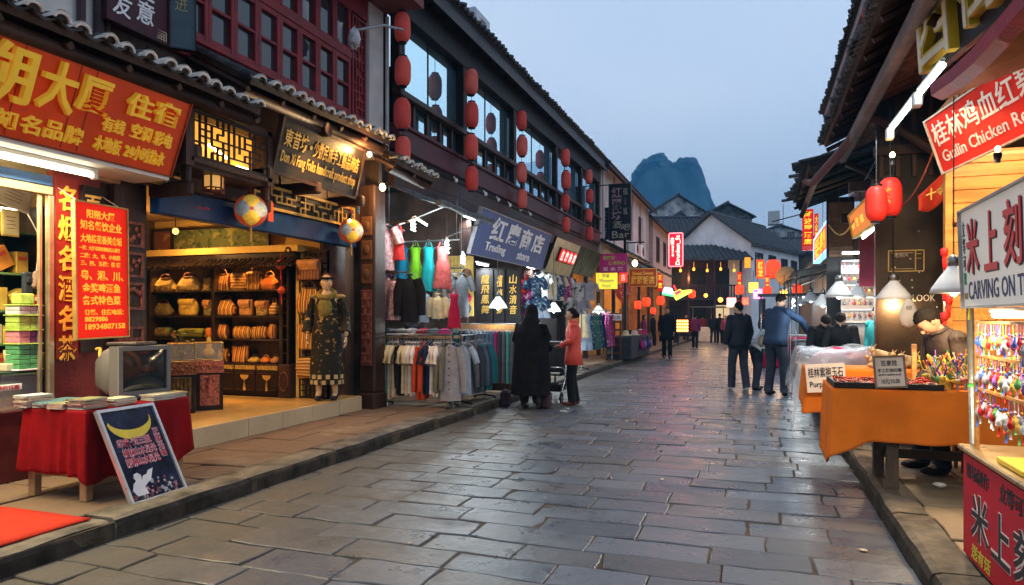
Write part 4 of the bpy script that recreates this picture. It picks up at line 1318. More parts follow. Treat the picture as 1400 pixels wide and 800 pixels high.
GB=[mat('gold_gift_box_%d'%i if False else n_,c_,.35,metal=.15,var=.15,scale=6,bump=0)for i,(n_,c_)in enumerate((('golden_box',(.60,.36,.05)),('orange_box',(.62,.24,.04)),('yellow_box',(.68,.46,.08)),('ochre_box',(.45,.27,.05)),('pale_box',(.6,.55,.36))))]
BANDM=mat('box_band',(.45,.06,.03),.4,var=0,bump=0)
adj=['golden','orange','yellow','ochre','pale']
lev=['lowest','second','third','fourth','top']
for li,z in enumerate((.95,1.22,1.52,1.86)):
 y=3.55
 n_=0
 while y<4.58:
  wbox,hb=R.uniform(.09,.17),R.uniform(.15,.22)
  ci=R.randrange(5)
  tilt=R.choice([0,0,-.0,.5,.45])if n_%2 else 0
  Mt=Matrix.Rotation(tilt,4,'X')
  zc=hb/2*cos(tilt)+wbox/2*abs(sin(tilt))
  ex=wbox*cos(tilt)+hb*abs(sin(tilt))
  if y+ex>4.69:break
  c=V(-6.46,y+ex/2,z+zc+.001)
  o_=MB().cbox(c,(.12,wbox,hb),bev=.004,M=Mt).build('gift_box',GB[ci],None,loc=c)
  tag(o_,'%s %s, %s on the %s tobacco shop shelf'%(adj[ci],'leaning gift box' if tilt else 'gift box',['first','second','third','fourth','fifth','sixth','seventh','eighth','ninth'][n_],lev[li]),'box','gift boxes on the tobacco shop shelf')
  b_=MB().add([c+Mt@V(.0612,-wbox*.36,hb*.1),c+Mt@V(.0612,wbox*.36,hb*.1),c+Mt@V(.0612,wbox*.36,hb*.28),c+Mt@V(.0612,-wbox*.36,hb*.28)],[(0,1,2,3)]).build('label_band',BANDM if ci%2 else GOLD,o_)
  y+=ex+.012;n_+=1
  # certificates
for(px,py,w_,h_,rot,lb)in((14,305,.16,.24,0,'framed yellow certificate on the tobacco shop wall'),(18,268,.34,.22,-.25,'crooked white paper notice above the certificate')):
 c=P(px,py,X=-6.30)
 t=thing('wall_notice',lb,'notice',c)
 Mr=Matrix.Rotation(rot,4,'X')
 MB().cbox(c,(.012,w_,h_),bev=.003,M=Mr).build('notice_frame',GOLD if rot==0 else WHITEP,t)
 MB().cbox(c+V(.008,0,0),(.004,w_*.86,h_*.88),M=Mr).build('notice_sheet',mat('certificate_paper',(.72,.66,.4),.6,var=.1)if rot==0 else mat('grey_paper',(.6,.6,.55),.6,var=.08),t)
 ln=MB()
 for i in range(4):
  ln.cbox(c+Mr@V(.0105,0,h_*(.22-.14*i)),(.001,w_*(.5-.08*(i%2)),h_*.025),M=Mr)
 ln.build('print_lines',mat('notice_ink',(.25,.1,.05),.6,var=0,bump=0),t)
 # telephone handset and charger hanging on a wire
c=P(50,383,X=-5.75)
t=thing('hanging_handset','grey brown handset hanging on a wire before the dark shelf end','handset',c)
MB().cbox(c,(.045,.075,.15),bev=.018,M=Matrix.Rotation(-.12,4,'X')).build('handset_body',mat('brown_plastic',(.22,.13,.09),.35,var=.1),t)
MB().tube([c+UP*.07,c+V(0,.02,.25),c+V(0,.01,.4),c+V(-.02,-.06,.55)],.006,5).build('cord',mat('grey_cable',(.4,.36,.3),.5),t)
c=P(37,388,X=-5.78)
o_=MB().cbox(c,(.05,.08,.2),bev=.015).cbox(c+V(.03,0,.03),(.02,.05,.05),bev=.008).build('wall_telephone',mat('black_plastic',(.02,.025,.03),.35,var=.15),None,loc=c);tag(o_,'black wall telephone next to the hanging handset','telephone')
# hanging packets
for(px,py,lb)in((37,412,'topmost red blister packet nearer the shelf'),(49,412,'topmost red blister packet nearer the column sign'),(49,441,'middle red blister packet beside the tea box tower'),(49,467,'lowest red blister packet beside the tea box tower')):
 c=P(px,py,X=-5.72)
 o_=MB().cbox(c,(.03,.075,.10),bev=.008).build('snack_packet',mat('red_packet',(.55,.05,.03),.3,var=.4,scale=25),None,loc=c)
 tag(o_,lb,'packet','red packets hanging beside the shelf')
 MB().cbox(c+V(.017,0,.02),(.002,.04,.03)).build('packet_label',mat('pale_label',(.7,.6,.5),.5),o_)
 # glass counter with tea boxes
gcx0,gcx1,gy0,gy1=-6.15,-5.66,2.2,4.17
ct=thing('glass_counter','dark red base counter with glass display top in the tobacco shop','counter',(-5.9,3.2,WALK))
MB().box((gcx0,gy0,WALK),(gcx1,gy1,.70),bev=.01).build('counter_base',mat('dark_cherry_wood',(.09,.014,.012),.3,var=.25),ct)
mb=MB()
for(x,y)in((gcx0,gy0),(gcx1,gy0),(gcx0,gy1),(gcx1,gy1)):
 mb.box((x-.012,y-.012,.70),(x+.012,y+.012,1.0))
mb.box((gcx0-.012,gy0-.012,1.0),(gcx1+.012,gy1+.012,1.018),bev=.004)
mb.build('counter_frame',mat('dark_green_edge',(.04,.06,.05),.25),ct)
mb=MB().add([V(gcx1,gy0,.7),V(gcx1,gy1,.7),V(gcx1,gy1,1.0),V(gcx1,gy0,1.0)],[(0,1,2,3)]).add([V(gcx0,gy1,.7),V(gcx1,gy1,.7),V(gcx1,gy1,1.0),V(gcx0,gy1,1.0)],[(0,1,2,3)])
mb.build('glass_pane',CLEAR,ct)
for(y,h_,w_,m,lb)in((3.95,.10,.17,TAN,'tan carton lying inside the glass counter'),(3.72,.07,.2,GB[4],'pale carton lying inside the glass counter'),(4.08,.14,.04,mat('green_bottle',(.02,.12,.05),.2),'small green bottle inside the glass counter')):
 if w_<.05:
  o_=MB().lathe([(.02,0),(.02,.09),(.009,.11),(.009,.14)],(0,0,0),10).build('bottle',m,None,loc=(0,0,0));o_.location=(-5.75,y,.705)
 else:
  o_=MB().box((-5.85,y-w_/2,.702),(-5.70,y+w_/2,.702+h_),bev=.004).build('carton',m,None,loc=(-5.78,y,.702))
 tag(o_,lb,'bottle' if w_<.05 else 'box')
o_=MB().cbox(P(11,530,X=-5.62),(.01,.22,.05),bev=.02).build('price_tag',WHITEP,None,loc=P(11,530,X=-5.62));tag(o_,'white rounded price tag with red characters on the glass counter','price tag')
text_into(mb:=MB(),'特价优惠',P(11,530,X=-5.614)-V(0,.09,.016),YD,UP,.18,.032,.002,.02);mb.build('lettering',REDP,o_)
# tower of small tea boxes on the counter
tw=thing('display_tower','tower of small green and pink tea boxes in a tiered rack on the counter','display rack',(-5.72,4.08,1.02))
cols=[mat('mint_box',(.10,.34,.14),.35,var=.2,scale=30,bump=0),mat('pink_box',(.62,.25,.28),.35,var=.2,scale=30,bump=0),mat('lime_box',(.35,.5,.10),.35,var=.2,scale=30,bump=0),mat('violet_box',(.22,.06,.2),.35,var=.2,scale=30,bump=0),mat('white_box',(.7,.68,.62),.4,var=.15,scale=40,bump=0)]
z=1.022
MB().box((-5.80,3.96,z),(-5.62,4.17,z+.012),bev=.004).build('rack_tray',WHITEP,tw);z+=.013
for(hh,cset)in((.20,(0,0)),(.10,(1,3)),(.11,(2,2)),(.07,(4,4))):
 n_=5 if hh>.15 else 2
 for col in(0,1):
  for kx in range(n_):
   MB().box((-5.79,3.975+.097*col,z+kx*hh/n_),(-5.63,3.975+.097*col+.092,z+(kx+1)*hh/n_-.004),bev=.003).build('tea_box',cols[cset[col]],tw)
 z+=hh
 MB().box((-5.80,3.962,z),(-5.61,4.172,z+.010),bev=.003).build('rack_tray',cols[2],tw);z+=.012
MB().box((-5.76,4.0,z),(-5.66,4.13,z+.09),bev=.01).build('top_card',cols[2],tw)
for(px,w_,h_,m,lb)in((58,.12,.09,cols[4],'white carton beside the tea box tower on the counter'),(45,.10,.10,cols[0],'green packet beside the white carton on the counter'),(22,.24,.06,GB[4],'pale telephone shaped box on the counter'),(35,.09,.16,GB[4],'tall cream paper cup on the counter')):
 c=P(px,500,X=-5.76)
 if h_>.12:
  o_=MB().lathe([(.035,0),(.045,h_)],(0,0,0),14).build('paper_cup',m,None,loc=(0,0,0));o_.location=(-5.95,c.y,1.02)
 else:
  o_=MB().box((-5.84,c.y-w_/2,1.02),(-5.70,c.y+w_/2,1.02+h_),bev=.006).build('carton',m,None,loc=(-5.77,c.y,1.02))
 tag(o_,lb,'cup' if h_>.12 else 'box')
o_=MB().lathe([(.036,0),(.036,.12),(.04,.122),(.04,.14),(.0,.142)],(0,0,0),18).build('tea_tin',mat('yellow_tin',(.62,.48,.05),.3,metal=.2),None,loc=(0,0,0));o_.location=(-5.70,P(56,510,X=-5.7).y,1.02);tag(o_,'yellow tea tin on the counter front','tin')
# ------------------------- red draped table
TZ=.78
tx0,tx1,ty0,ty1=-5.15,-4.53,3.68,4.62
tb_=thing('street_table','low wooden table under a red cloth by the kerb','table',((tx0+tx1)/2,(ty0+ty1)/2,WALK))
for(x,y)in((tx0+.05,ty0+.04),(tx1-.05,ty0+.04),(tx0+.05,ty1-.06),(tx1-.05,ty1-.06)):
 MB().box((x-.035,y-.03,WALK),(x+.035,y+.03,TZ-.03),bev=.006).build('leg',PLANK,tb_)
MB().box((tx0+.086,ty0+.02,.29),(tx1-.086,ty0+.06,.36),bev=.005).build('rail',PLANK,tb_)
MB().box((tx0+.03,ty0+.1,.33),(tx1-.03,ty1-.1,.35),bev=.004).build('lower_shelf',PLANK,tb_)
MB().box((tx0,ty0,TZ-.03),(tx1,ty1,TZ),bev=.004).build('tabletop',PLANK,tb_)
VELV=mat('crimson_velvet',(.22,.004,.006),.85,var=.2,scale=5,bump=.12,bscale=90,spec=.1)
def drape(x0,x1,y0,y1,z,drops,amp=.03,freq=9,seed=0,th=.008,nu=56,corner=.10):
 """a cloth over a table top: drops = (front -y, right +x, back +y, left -x) hanging lengths"""
 per=[]
 n=nu
 sides=[((x0,y0),(x1,y0),(0,-1),drops[0]),((x1,y0),(x1,y1),(1,0),drops[1]),((x1,y1),(x0,y1),(0,1),drops[2]),((x0,y1),(x0,y0),(-1,0),drops[3])]
 for si,(a,b,nn,dr)in enumerate(sides):
  for i in range(n):
   t=i/n
   per.append((a[0]+(b[0]-a[0])*t,a[1]+(b[1]-a[1])*t,nn,dr,t,si))
 nv=20
 def pt(i,v):
  x,y,nn,dr,t,si=per[i%len(per)]
  x1_,y1_,nn2,dr2=per[(i-1)%len(per)][0],per[(i-1)%len(per)][1],per[(i-n//6)%len(per)][2],per[(i-n//6)%len(per)][3]
  k=(i%n)/n
  nv_=Vector((nn[0],nn[1],0));dd=dr
  if k<.12:
   p_=sides[(si-1)%4];q=.5+k/.24
   nv_=Vector((nn[0]*q+p_[2][0]*(1-q),nn[1]*q+p_[2][1]*(1-q),0));dd=dr*q+p_[3]*(1-q)
  if k>.88:
   p_=sides[(si+1)%4];q=.5+(1-k)/.24
   nv_=Vector((nn[0]*q+p_[2][0]*(1-q),nn[1]*q+p_[2][1]*(1-q),0));dd=dr*q+p_[3]*(1-q)
  ce=max(0,1-min(k,1-k)/.12)
  ph=i/n*freq*2*pi
  fold=sin(ph+seed+noise.noise(V(i/n*2.9,seed,0))*3)*.6+noise.noise(V(i/n*6,seed,v*.7))*.8+noise.noise(V(i/n*17,seed+5,v*3.1))*.28+noise.noise(V(i/n*34,seed+9,v*7))*.12
  out=.014+v*(amp*(.6+fold))+ce*v*corner
  zz=z+.006-v*dd-ce*v*.03+(noise.noise(V(i/n*8,seed,7))*.02*v)
  return V(x,y,0)+nv_*out+V(0,0,zz)
 mb=MB()
 m=len(per)
 vs=[pt(i,j/nv)for i in range(m)for j in range(nv+1)]
 fs=[(i*(nv+1)+j,i*(nv+1)+j+1,((i+1)%m)*(nv+1)+j+1,((i+1)%m)*(nv+1)+j)for i in range(m)for j in range(nv)]
 fs.append(tuple(i*(nv+1)for i in range(m)))
 mb.add(vs,fs,0,True)
 return mb
def solidify(o,th=.006):
 m=o.modifiers.new('cloth_thickness','SOLIDIFY');m.thickness=th;m.offset=-1
 return o
o_=solidify(drape(tx0,tx1,ty0,ty1,TZ,(.47,.52,.3,.40),.020,5,1,corner=.04).build('tablecloth',VELV,None,loc=((tx0+tx1)/2,(ty0+ty1)/2,TZ)))
tag(o_,'crimson velvet cloth draped over the low street table','tablecloth')
# magazines and papers on the table
BK=[mat(n_,c_,.4,var=.25,scale=20,bump=0)for n_,c_ in(('grey_cover',(.28,.27,.26)),('cream_cover',(.55,.47,.33)),('teal_cover',(.08,.18,.2)),('olive_cover',(.25,.24,.12)),('red_cover',(.4,.08,.05)),('white_cover',(.62,.6,.56)))]
PAGE=mat('page_edges',(.55,.5,.42),.8,var=.3,scale=3,stretch=(1,1,200),bump=0)
bw=['grey','cream','teal','olive','red','white']
spots_=[]
for i,(x,y)in enumerate(((-5.14,3.74),(-4.98,3.76),(-4.81,3.75),(-4.64,3.78),(-5.12,3.98),(-4.94,3.99),(-4.62,4.02),(-4.60,4.38),(-4.62,4.53))):
 n_=R.randint(3,7)if i<4 else R.randint(2,4)
 z=TZ+.0085
 for k in range(n_):
  ci=R.randrange(6)
  th=R.uniform(.008,.016)
  rz=R.uniform(-.15,.15)+(pi/2 if i==5 else 0)
  M_=Matrix.Rotation(rz,4,'Z')
  c=V(x+R.uniform(-.008,.008),y+R.uniform(-.008,.008),z+th/2)
  t=MB().cbox(c,(.15,.2,th-.003),0,M=M_).build('magazine',PAGE,None,loc=c)
  MB().cbox(c+UP*(th/2-.001),(.153,.203,.0018),M=M_).cbox(c-UP*(th/2-.001),(.153,.203,.0018),M=M_).cbox(c-M_@V(.0765,0,0),(.002,.203,th)).build('magazine_cover',BK[ci],t)
  lab='%s covered magazine, %s of pile beside the %s'%(bw[ci],['lowest','second','third','fourth','fifth','sixth','seventh'][k],['cloth front corner','front middle of the table','poster top','poster corner','tea counter','television foot','television screen','far table edge','far table corner'][i])
  tag(t,lab,'magazine','magazines on the red draped table')
  z+=th
  # CRT television
fy=V(.99,-.11,0).normalized()
tc_=P(186,510,X=-4.88);tv0=V(tc_.x,tc_.y,TZ+.02)
tv=thing('crt_television','old grey CRT television set on the red draped table','television',tv0)
xd=V(-fy.y,fy.x,0);xd=xd if xd.y>0 else-xd
W_,H_=.47,.42
fr=MB()
MB().prism([(-W_/2,0),(W_/2,0),(W_/2,H_),(-W_/2,H_)],.10,tv0,xd,UP).build('front_housing',mat('grey_tv_plastic',(.125,.118,.112),.4,var=.06,bump=.08,bscale=200),tv)
bk=MB()
prof=[(0,1.0,0,0),(.08,.97,.005,.0),(.16,.86,.02,.02),(.28,.66,.04,.08),(.34,.55,.06,.1)]
n=16
vs=[]
for(dd,sc,zl,zh)in prof:
 for i in range(n):
  a=2*pi*i/n+pi/4/2
  se=lambda q,e:(abs(q)**e)*(1 if q>0 else-1)
  vs.append(tv0-fy*dd+xd*(se(cos(a),.35)*W_/2*sc)+UP*(H_/2+(zl-zh)/2+se(sin(a),.35)*(H_-zl-zh)/2))
bk.add(vs,[(i*n+j,i*n+(j+1)%n,(i+1)*n+(j+1)%n,(i+1)*n+j)for i in range(len(prof)-1)for j in range(n)]+[tuple(range((len(prof)-1)*n,len(prof)*n))],0,True)
bk.build('rear_housing',MATS['grey_tv_plastic'],tv)
nn=xd.cross(UP)
fc=tv0+nn*.10
bz=MB()
bw_=.035
for(a,b_,c_,d_)in((-W_/2,0,W_/2,.055),(-W_/2,H_-bw_,W_/2,H_),(-W_/2,.055,-W_/2+bw_,H_-bw_),(W_/2-bw_,.055,W_/2,H_-bw_)):
 bz.prism([(a,b_),(c_,b_),(c_,d_),(a,d_)],.02,fc+nn*.001,xd,UP)
bz.build('bezel',mat('grey_bezel',(.16,.152,.145),.4,var=.05,bump=0),tv)
sc=MB().grid(lambda u,v:fc+xd*((u-.5)*(W_-2*bw_))+UP*(.055+v*(H_-bw_-.055))+nn*(.002+.014*(1-(2*u-1)**2)*(1-(2*v-1)**2)**.8),12,10)
sc.build('screen',mat('dark_crt_glass',(.016,.02,.022),.08,var=0,bump=0,spec=.7),tv)
mb=MB()
for k in range(5):mb.cbox(fc+nn*.022+xd*(-.05+.03*k)+UP*.02,(.006,.014,.008))
mb.build('button',BLACKM,tv)
MB().cbox(tv0+UP*.0-nn*.0+UP*-.008,(.3,.3,.012)).build('foot',BLACKM,tv)
o_=MB().cbox(tv0+UP*(H_+.018)-fy*.05,(.26,.30,.03),bev=.008,M=Matrix.Rotation(.3,4,'Z')).build('video_player',mat('dark_player',(.05,.035,.03),.35),None,loc=tv0+UP*(H_+.002));tag(o_,'slim dark video player lying on the television','player')
# leaning framed poster: night show with moon, no real artwork copied
p_bl,p_br=V(-4.17,3.75,WALK+.012),V(-4.19,4.23,WALK+.012)
lean=V(-.315,0,.62)
ps=board_sign('leaning_poster','framed night show poster with yellow crescent moon leaning on the red table',(p_bl,p_br,p_br+lean,p_bl+lean),.015,mat('night_blue_print',(.012,.016,.045),.25,var=.5,scale=5,bump=0),mat('aluminium_frame',(.55,.55,.56),.3,metal=.7,var=.05,bump=0),.022)
root,o,xd,yd,w,h=ps
mo=[]
for i in range(13):
 a=pi+pi*i/12
 mo.append((w*.48+.20*cos(a+.1),h*.88+.15*sin(a+.1)))
for i in range(13):
 a=2*pi-pi*i/12
 mo.append((w*.49+.19*cos(a+.1),h*.90+.09*sin(a+.1)))
mb=MB().prism(mo,.002,o,xd,yd);mb.build('moon_print',mat('moon_yellow',(.75,.55,.05),.4,var=.1,bump=0),root)
wl_,rl_=mat('print_white',(.75,.72,.74),.4,var=.1,bump=0),mat('print_red',(.60,.02,.05),.4,var=.1,bump=0)
items=[('印象·刘三姐',.05,h*.585,.31,.072),('桂林山水风光',.07,h*.47,.31,.075),('阳朔山水风光',.07,h*.36,.31,.075),('正版发票',.405,h*.44,.035,.2)]
items[3]=('正\n版\n光\n碟',.395,h*.40,.065,.24)
letters(root,items,wl_,o,xd,yd,.002,.05,'lettering_outline')
letters(root,[(a,b_+.002,c_+.002,d_-.004,e_-.004)for(a,b_,c_,d_,e_)in items],rl_,o+xd.cross(yd)*.002,xd,yd,.002,.006)
mb=MB()
for k in range(60):
 x_,y_=R.uniform(.02,w-.03),abs(R.gauss(0,.1))*h+.01
 if y_>h*.36:continue
 rr=R.uniform(.006,.02)
 mb.prism([(x_+rr*cos(a)*R.uniform(.6,1.2),y_+rr*sin(a)*R.uniform(.6,1.4))for a in[2*pi*i/7 for i in range(7)]],.001+.0004*(k%5),o,xd,yd,k%4)
mb.build('crowd_print',[mat('print_maroon',(.2,.04,.06),.4,var=.4,scale=40,bump=0),mat('print_dark',(.03,.02,.03),.4,var=0,bump=0),mat('print_rose',(.45,.2,.22),.4,var=.3,scale=40,bump=0),mat('print_grey',(.4,.4,.45),.4,var=.3,bump=0)],root)
mb=MB()
fig=[(.05,.10),(.13,.10),(.12,.16),(.18,.21),(.22,.29),(.18,.28),(.14,.22),(.115,.22),(.12,.255),(.10,.28),(.075,.275),(.065,.245),(.075,.22),(.05,.20),(.03,.15)]
mb.prism([(x_*1.25,y_*.95-.06)for x_,y_ in fig],.003,o,xd,yd);mb.prism([(.19+.04*cos(a),.10+.03*sin(a)+.05)for a in[2*pi*i/9 for i in range(9)]],.0028,o,xd,yd)
mb.build('figure_print',wl_,root)
# red carpet at the shop entrance
o_=MB().cloth(lambda u,v:V(-5.62+1.50*u,1.7+1.68*v,WALK+.016+.004*noise.noise(V(u*6,v*6,3))),14,14,.01).build('red_carpet',mat('red_felt',(.52,.030,.010),.95,var=.12,scale=10,bump=.25,bscale=220),None,loc=(-4.9,2.5,WALK))
tag(o_,'plain red felt carpet laid on the pavement to the kerb','carpet')
# ------------------------- dark timber house with gallery and lanterns
dh=thing('balcony_house','dark timber house with glazed upper gallery, lantern strands and tiled eave','building',(-6,17,0))
PX,GX=-5.45,-5.53
Y0,Y1=9.78,24.8
posts=[9.9,12.45,15.4,19.0,22.0,24.65]
for y in posts:
 MB().box((PX-.03,y-.10,4.14),(PX+.10,y+.10,6.8),bev=.012).build('post',WOOD_BLK,dh)
FASC=mat('plum_fascia',(.085,.022,.030),.55,var=.25,scale=3)
mb=MB().box((PX-.12,Y0,4.14),(PX+.11,Y1,4.50),bev=.015)
mb.box((PX-.10,Y0,4.502),(PX+.15,Y1,4.56),bev=.01)
mb.build('gallery_fascia',FASC,dh)
mb=MB().box((-7.5,Y0,4.05),(PX+.05,Y1,4.138));mb.build('gallery_floor',WOOD_BLK,dh)
mb=MB()
mb.box((PX-.02,Y0,5.0),(PX+.14,Y1,5.10),bev=.012)
mb.build('handrail',WOOD_DK,dh)
for a,b in zip(posts,posts[1:]):
 for k in range(1,5):
  yb=a+(b-a)*k/5
  MB().box((PX-.015,yb-.035,4.56),(PX+.055,yb+.035,5.0),bev=.006).build('baluster',WOOD_DK,dh)
mb=MB().box((PX-.14,Y0,6.32),(PX+.12,Y1,6.84),bev=.01);mb.build('wall_plate',WOOD_BLK,dh)
# glazing
fr=MB()
for i,(a,b)in enumerate(zip(posts,posts[1:])):
 pn=MB()
 for(ya,yb)in((a,(a+b)/2),((a+b)/2,b)):
  jx=R.uniform(-.004,.004)
  pn.add([V(GX+jx,ya+.02,5.1),V(GX,yb-.02,5.1),V(GX,yb-.02,6.45),V(GX+jx,ya+.02,6.45)],[(0,1,2,3)])
  pn.add([V(GX+jx,ya+.02,4.2),V(GX,yb-.02,4.2),V(GX,yb-.02,5.04),V(GX+jx,ya+.02,5.04)],[(0,1,2,3)])
  fr.box((GX-.03,ya-.012,4.15),(GX+.012,ya+.012,6.5))
 pn.build('glass_pane',GLASS,dh)
fr.box((GX-.04,Y0,5.04),(GX+.03,Y1,5.10)).box((GX-.04,Y0,4.14),(GX+.03,Y1,4.20))
fr.build('glazing_frame',WOOD_BLK,dh)
mb=MB().box((-7.6,Y0,4.14),(-7.5,Y1,6.9)).box((-7.5,Y0-.0,4.14),(PX-.15,Y0+.08,6.6)).box((-7.5,Y1-.08,4.14),(PX-.15,Y1,6.6))
mb.build('inner_wall',WOOD_BLK,dh)
# eave
EX,EZ=-5.07,7.0
tile_roof(dh,(EX,Y0-.2,EZ),(EX,Y1+.1,EZ),(-2.9,0,1.55),pitch=.2,r=.055,caps=None,seed=21,under=WOOD_BLK,rafters=False,fray=.03,sag=.02)
mb=MB().box((EX-.05,Y0-.2,EZ-.26),(EX-.012,Y1+.1,EZ+.0));mb.build('eave_board',mat('bluish_black_board',(.025,.024,.034),.5,var=.2),dh)
mb=MB().add([V(EX-.052,Y0-.2,EZ-.2),V(EX-.052,Y1+.1,EZ-.2),V(-6.3,Y1+.1,EZ-.0),V(-6.3,Y0-.2,EZ-.0)],[(0,1,2,3)])
for k in range(28):
 y=Y0-.1+k*.545
 mb.box((PX+.13,y,EZ-.195),(EX-.06,y+.06,EZ-.15))
mb.build('soffit_boarding',WOOD_BLK,dh)
# ground storey shell
mb=MB().box((-8.3,Y0-.1,-.05),(-8.2,Y1,4.05))
for y in(9.42,12.75,16.8,20.2,24.7):
 mb.box((-8.2,y,-.05),(-5.5,y+.1,4.05))
mb.build('ground_wall',mat('dingy_stall_wall',(.11,.075,.06),.8,var=.35,scale=2),dh)
mb=MB().box((PX-.1,Y0,3.55),(PX+.02,Y1,4.138));mb.build('shop_head_board',WOOD_DK,dh)
for y in(12.65,16.7,20.1,24.65):
 MB().box((-5.55,y-.1,WALK),(-5.35,y+.1,3.55),bev=.015).build('ground_post',WOOD_DK,dh)
 # roof-top box and water tank
t=thing('rooftop_unit','grey boxy water tank standing above the tiled eave','tank',(-6.1,14.7,7.3))
q0=P(655,60,X=-5.6)
MB().box((-6.45,14.3,7.3),(-5.9,15.2,8.40),bev=.03).build('tank_body',mat('pale_blue_metal',(.34,.38,.42),.4,metal=.3,var=.1),t)
MB().box((-5.899,14.62,7.6),(-5.892,14.9,8.25)).build('louvre_panel',mat('dark_louvre',(.10,.09,.09),.5),t)
# ------------------------- red lanterns in strands
LANT=mat('red_lantern_cloth',(.66,.095,.075),.7,var=.14,scale=3,bump=.12,bscale=30,em=(1.0,.10,.06),es=.03)  # all three cloths unlit; faint emission stands in for skylight passing through
LANT2=mat('faded_lantern_cloth',(.60,.13,.10),.75,var=.2,scale=3,bump=.15,bscale=30,em=(1.0,.10,.06),es=.03)
LANT3=mat('deep_lantern_cloth',(.56,.065,.055),.7,var=.18,scale=4,bump=.12,bscale=30,em=(1.0,.10,.06),es=.03)
def lantern(c,h,r,label,group,m=None,cord=.12,sway=0.0):
 t=thing('red_lantern',label,'lantern',c,group=group)
 prof=[]
 n=14
 for i in range(n+1):
  u=-1+2*i/n
  prof.append((r*(1-abs(u)**4.2*.48),u*h/2))
 Mr=Matrix.Rotation(sway,4,'X')
 MB().lathe(prof,c,24,M=Mr,ribs=12,rib=.03).build('lantern_shell',m or LANT,t)
 MB().lathe([(r*.5,0),(r*.56,.006),(r*.56,.022),(r*.40,.026)],Vector(c)+Mr@V(0,0,h/2-.003),16).build('top_cap',BLACKM,t)
 MB().lathe([(r*.40,-.022),(r*.54,-.018),(r*.54,-.004),(r*.5,0)],Vector(c)-Mr@V(0,0,h/2-.003),16).build('bottom_cap',BLACKM,t)
 MB().tube([Vector(c)+UP*(h/2+.02),Vector(c)+UP*(h/2+.02+cord)],.006,5).build('cord',BLACKM,t)
 return t
STR=[(550,[(18,58),(78,118),(135,177),(187,225)],'strand by the white pilaster'),(644,[(95,130),(140,175),(184,219),(228,261)],'second strand along the gallery'),(713,[(152,178),(186,214),(223,250),(259,285)],'third strand above the blue store sign'),(773,[(204,227),(234,259),(266,288),(297,318)],'fourth strand along the gallery'),(805,[(232,251),(259,278),(286,304),(310,329)],'strand nearest the black bar sign'),]
LV=['topmost','second','third','lowest']
for si,(px,ys_,nm)in enumerate(STR):
 for k,(a,b)in enumerate(ys_):
  c=P(px+(k%2)*.8,(a+b)/2,X=-5.15)
  h=(b-a)*c.dot(V(-SA,CA,0))/FPX
  gap=.16
  if k:gap=max(.05,P(px,ys_[k-1][1],X=-5.15).z-P(px,a,X=-5.15).z)
  lantern(c,h,h*.27,'red lantern, %s of the %s'%(LV[k],nm),'lantern strands under the gallery eave',m=(LANT,LANT2,LANT3)[(si*2+k*3)%3 if k%2 else(si+k)%3],sway=R.uniform(-.03,.03),cord=gap+(.25 if k==0 else 0))
  # pipes on the pilaster
mb=MB().tube([V(-5.5,9.68,3.8),V(-5.5,9.68,6.2)],.03,8);o=mb.build('drain_pipe',PLASTER,None,loc=(-5.5,9.68,3.8));tag(o,'white drain pipe between maroon shophouse and dark gallery','pipe')
# swivelling flood lamp with a plastic bag under the eave of the maroon house
c=P(484,42,X=-5.2)
t=thing('wrapped_floodlight','plastic wrapped floodlight on a grey arm under the maroon eave','lamp',c)
MB().tube([c,c+V(.25,.35,.18),c+V(.15,1.1,.42)],.02,8).build('arm',STEEL,t)
MB().ell(c+V(0,0,-.10),(.075,.07,.14),18,14,fn=lambda p:V(p.x*(1.1-.35*p.z),p.y*(1.1-.35*p.z),p.z)*(1+.45*noise.noise(p*4))).build('plastic_wrap',mat('cloudy_plastic',(.5,.5,.52),.3,var=.2),t)
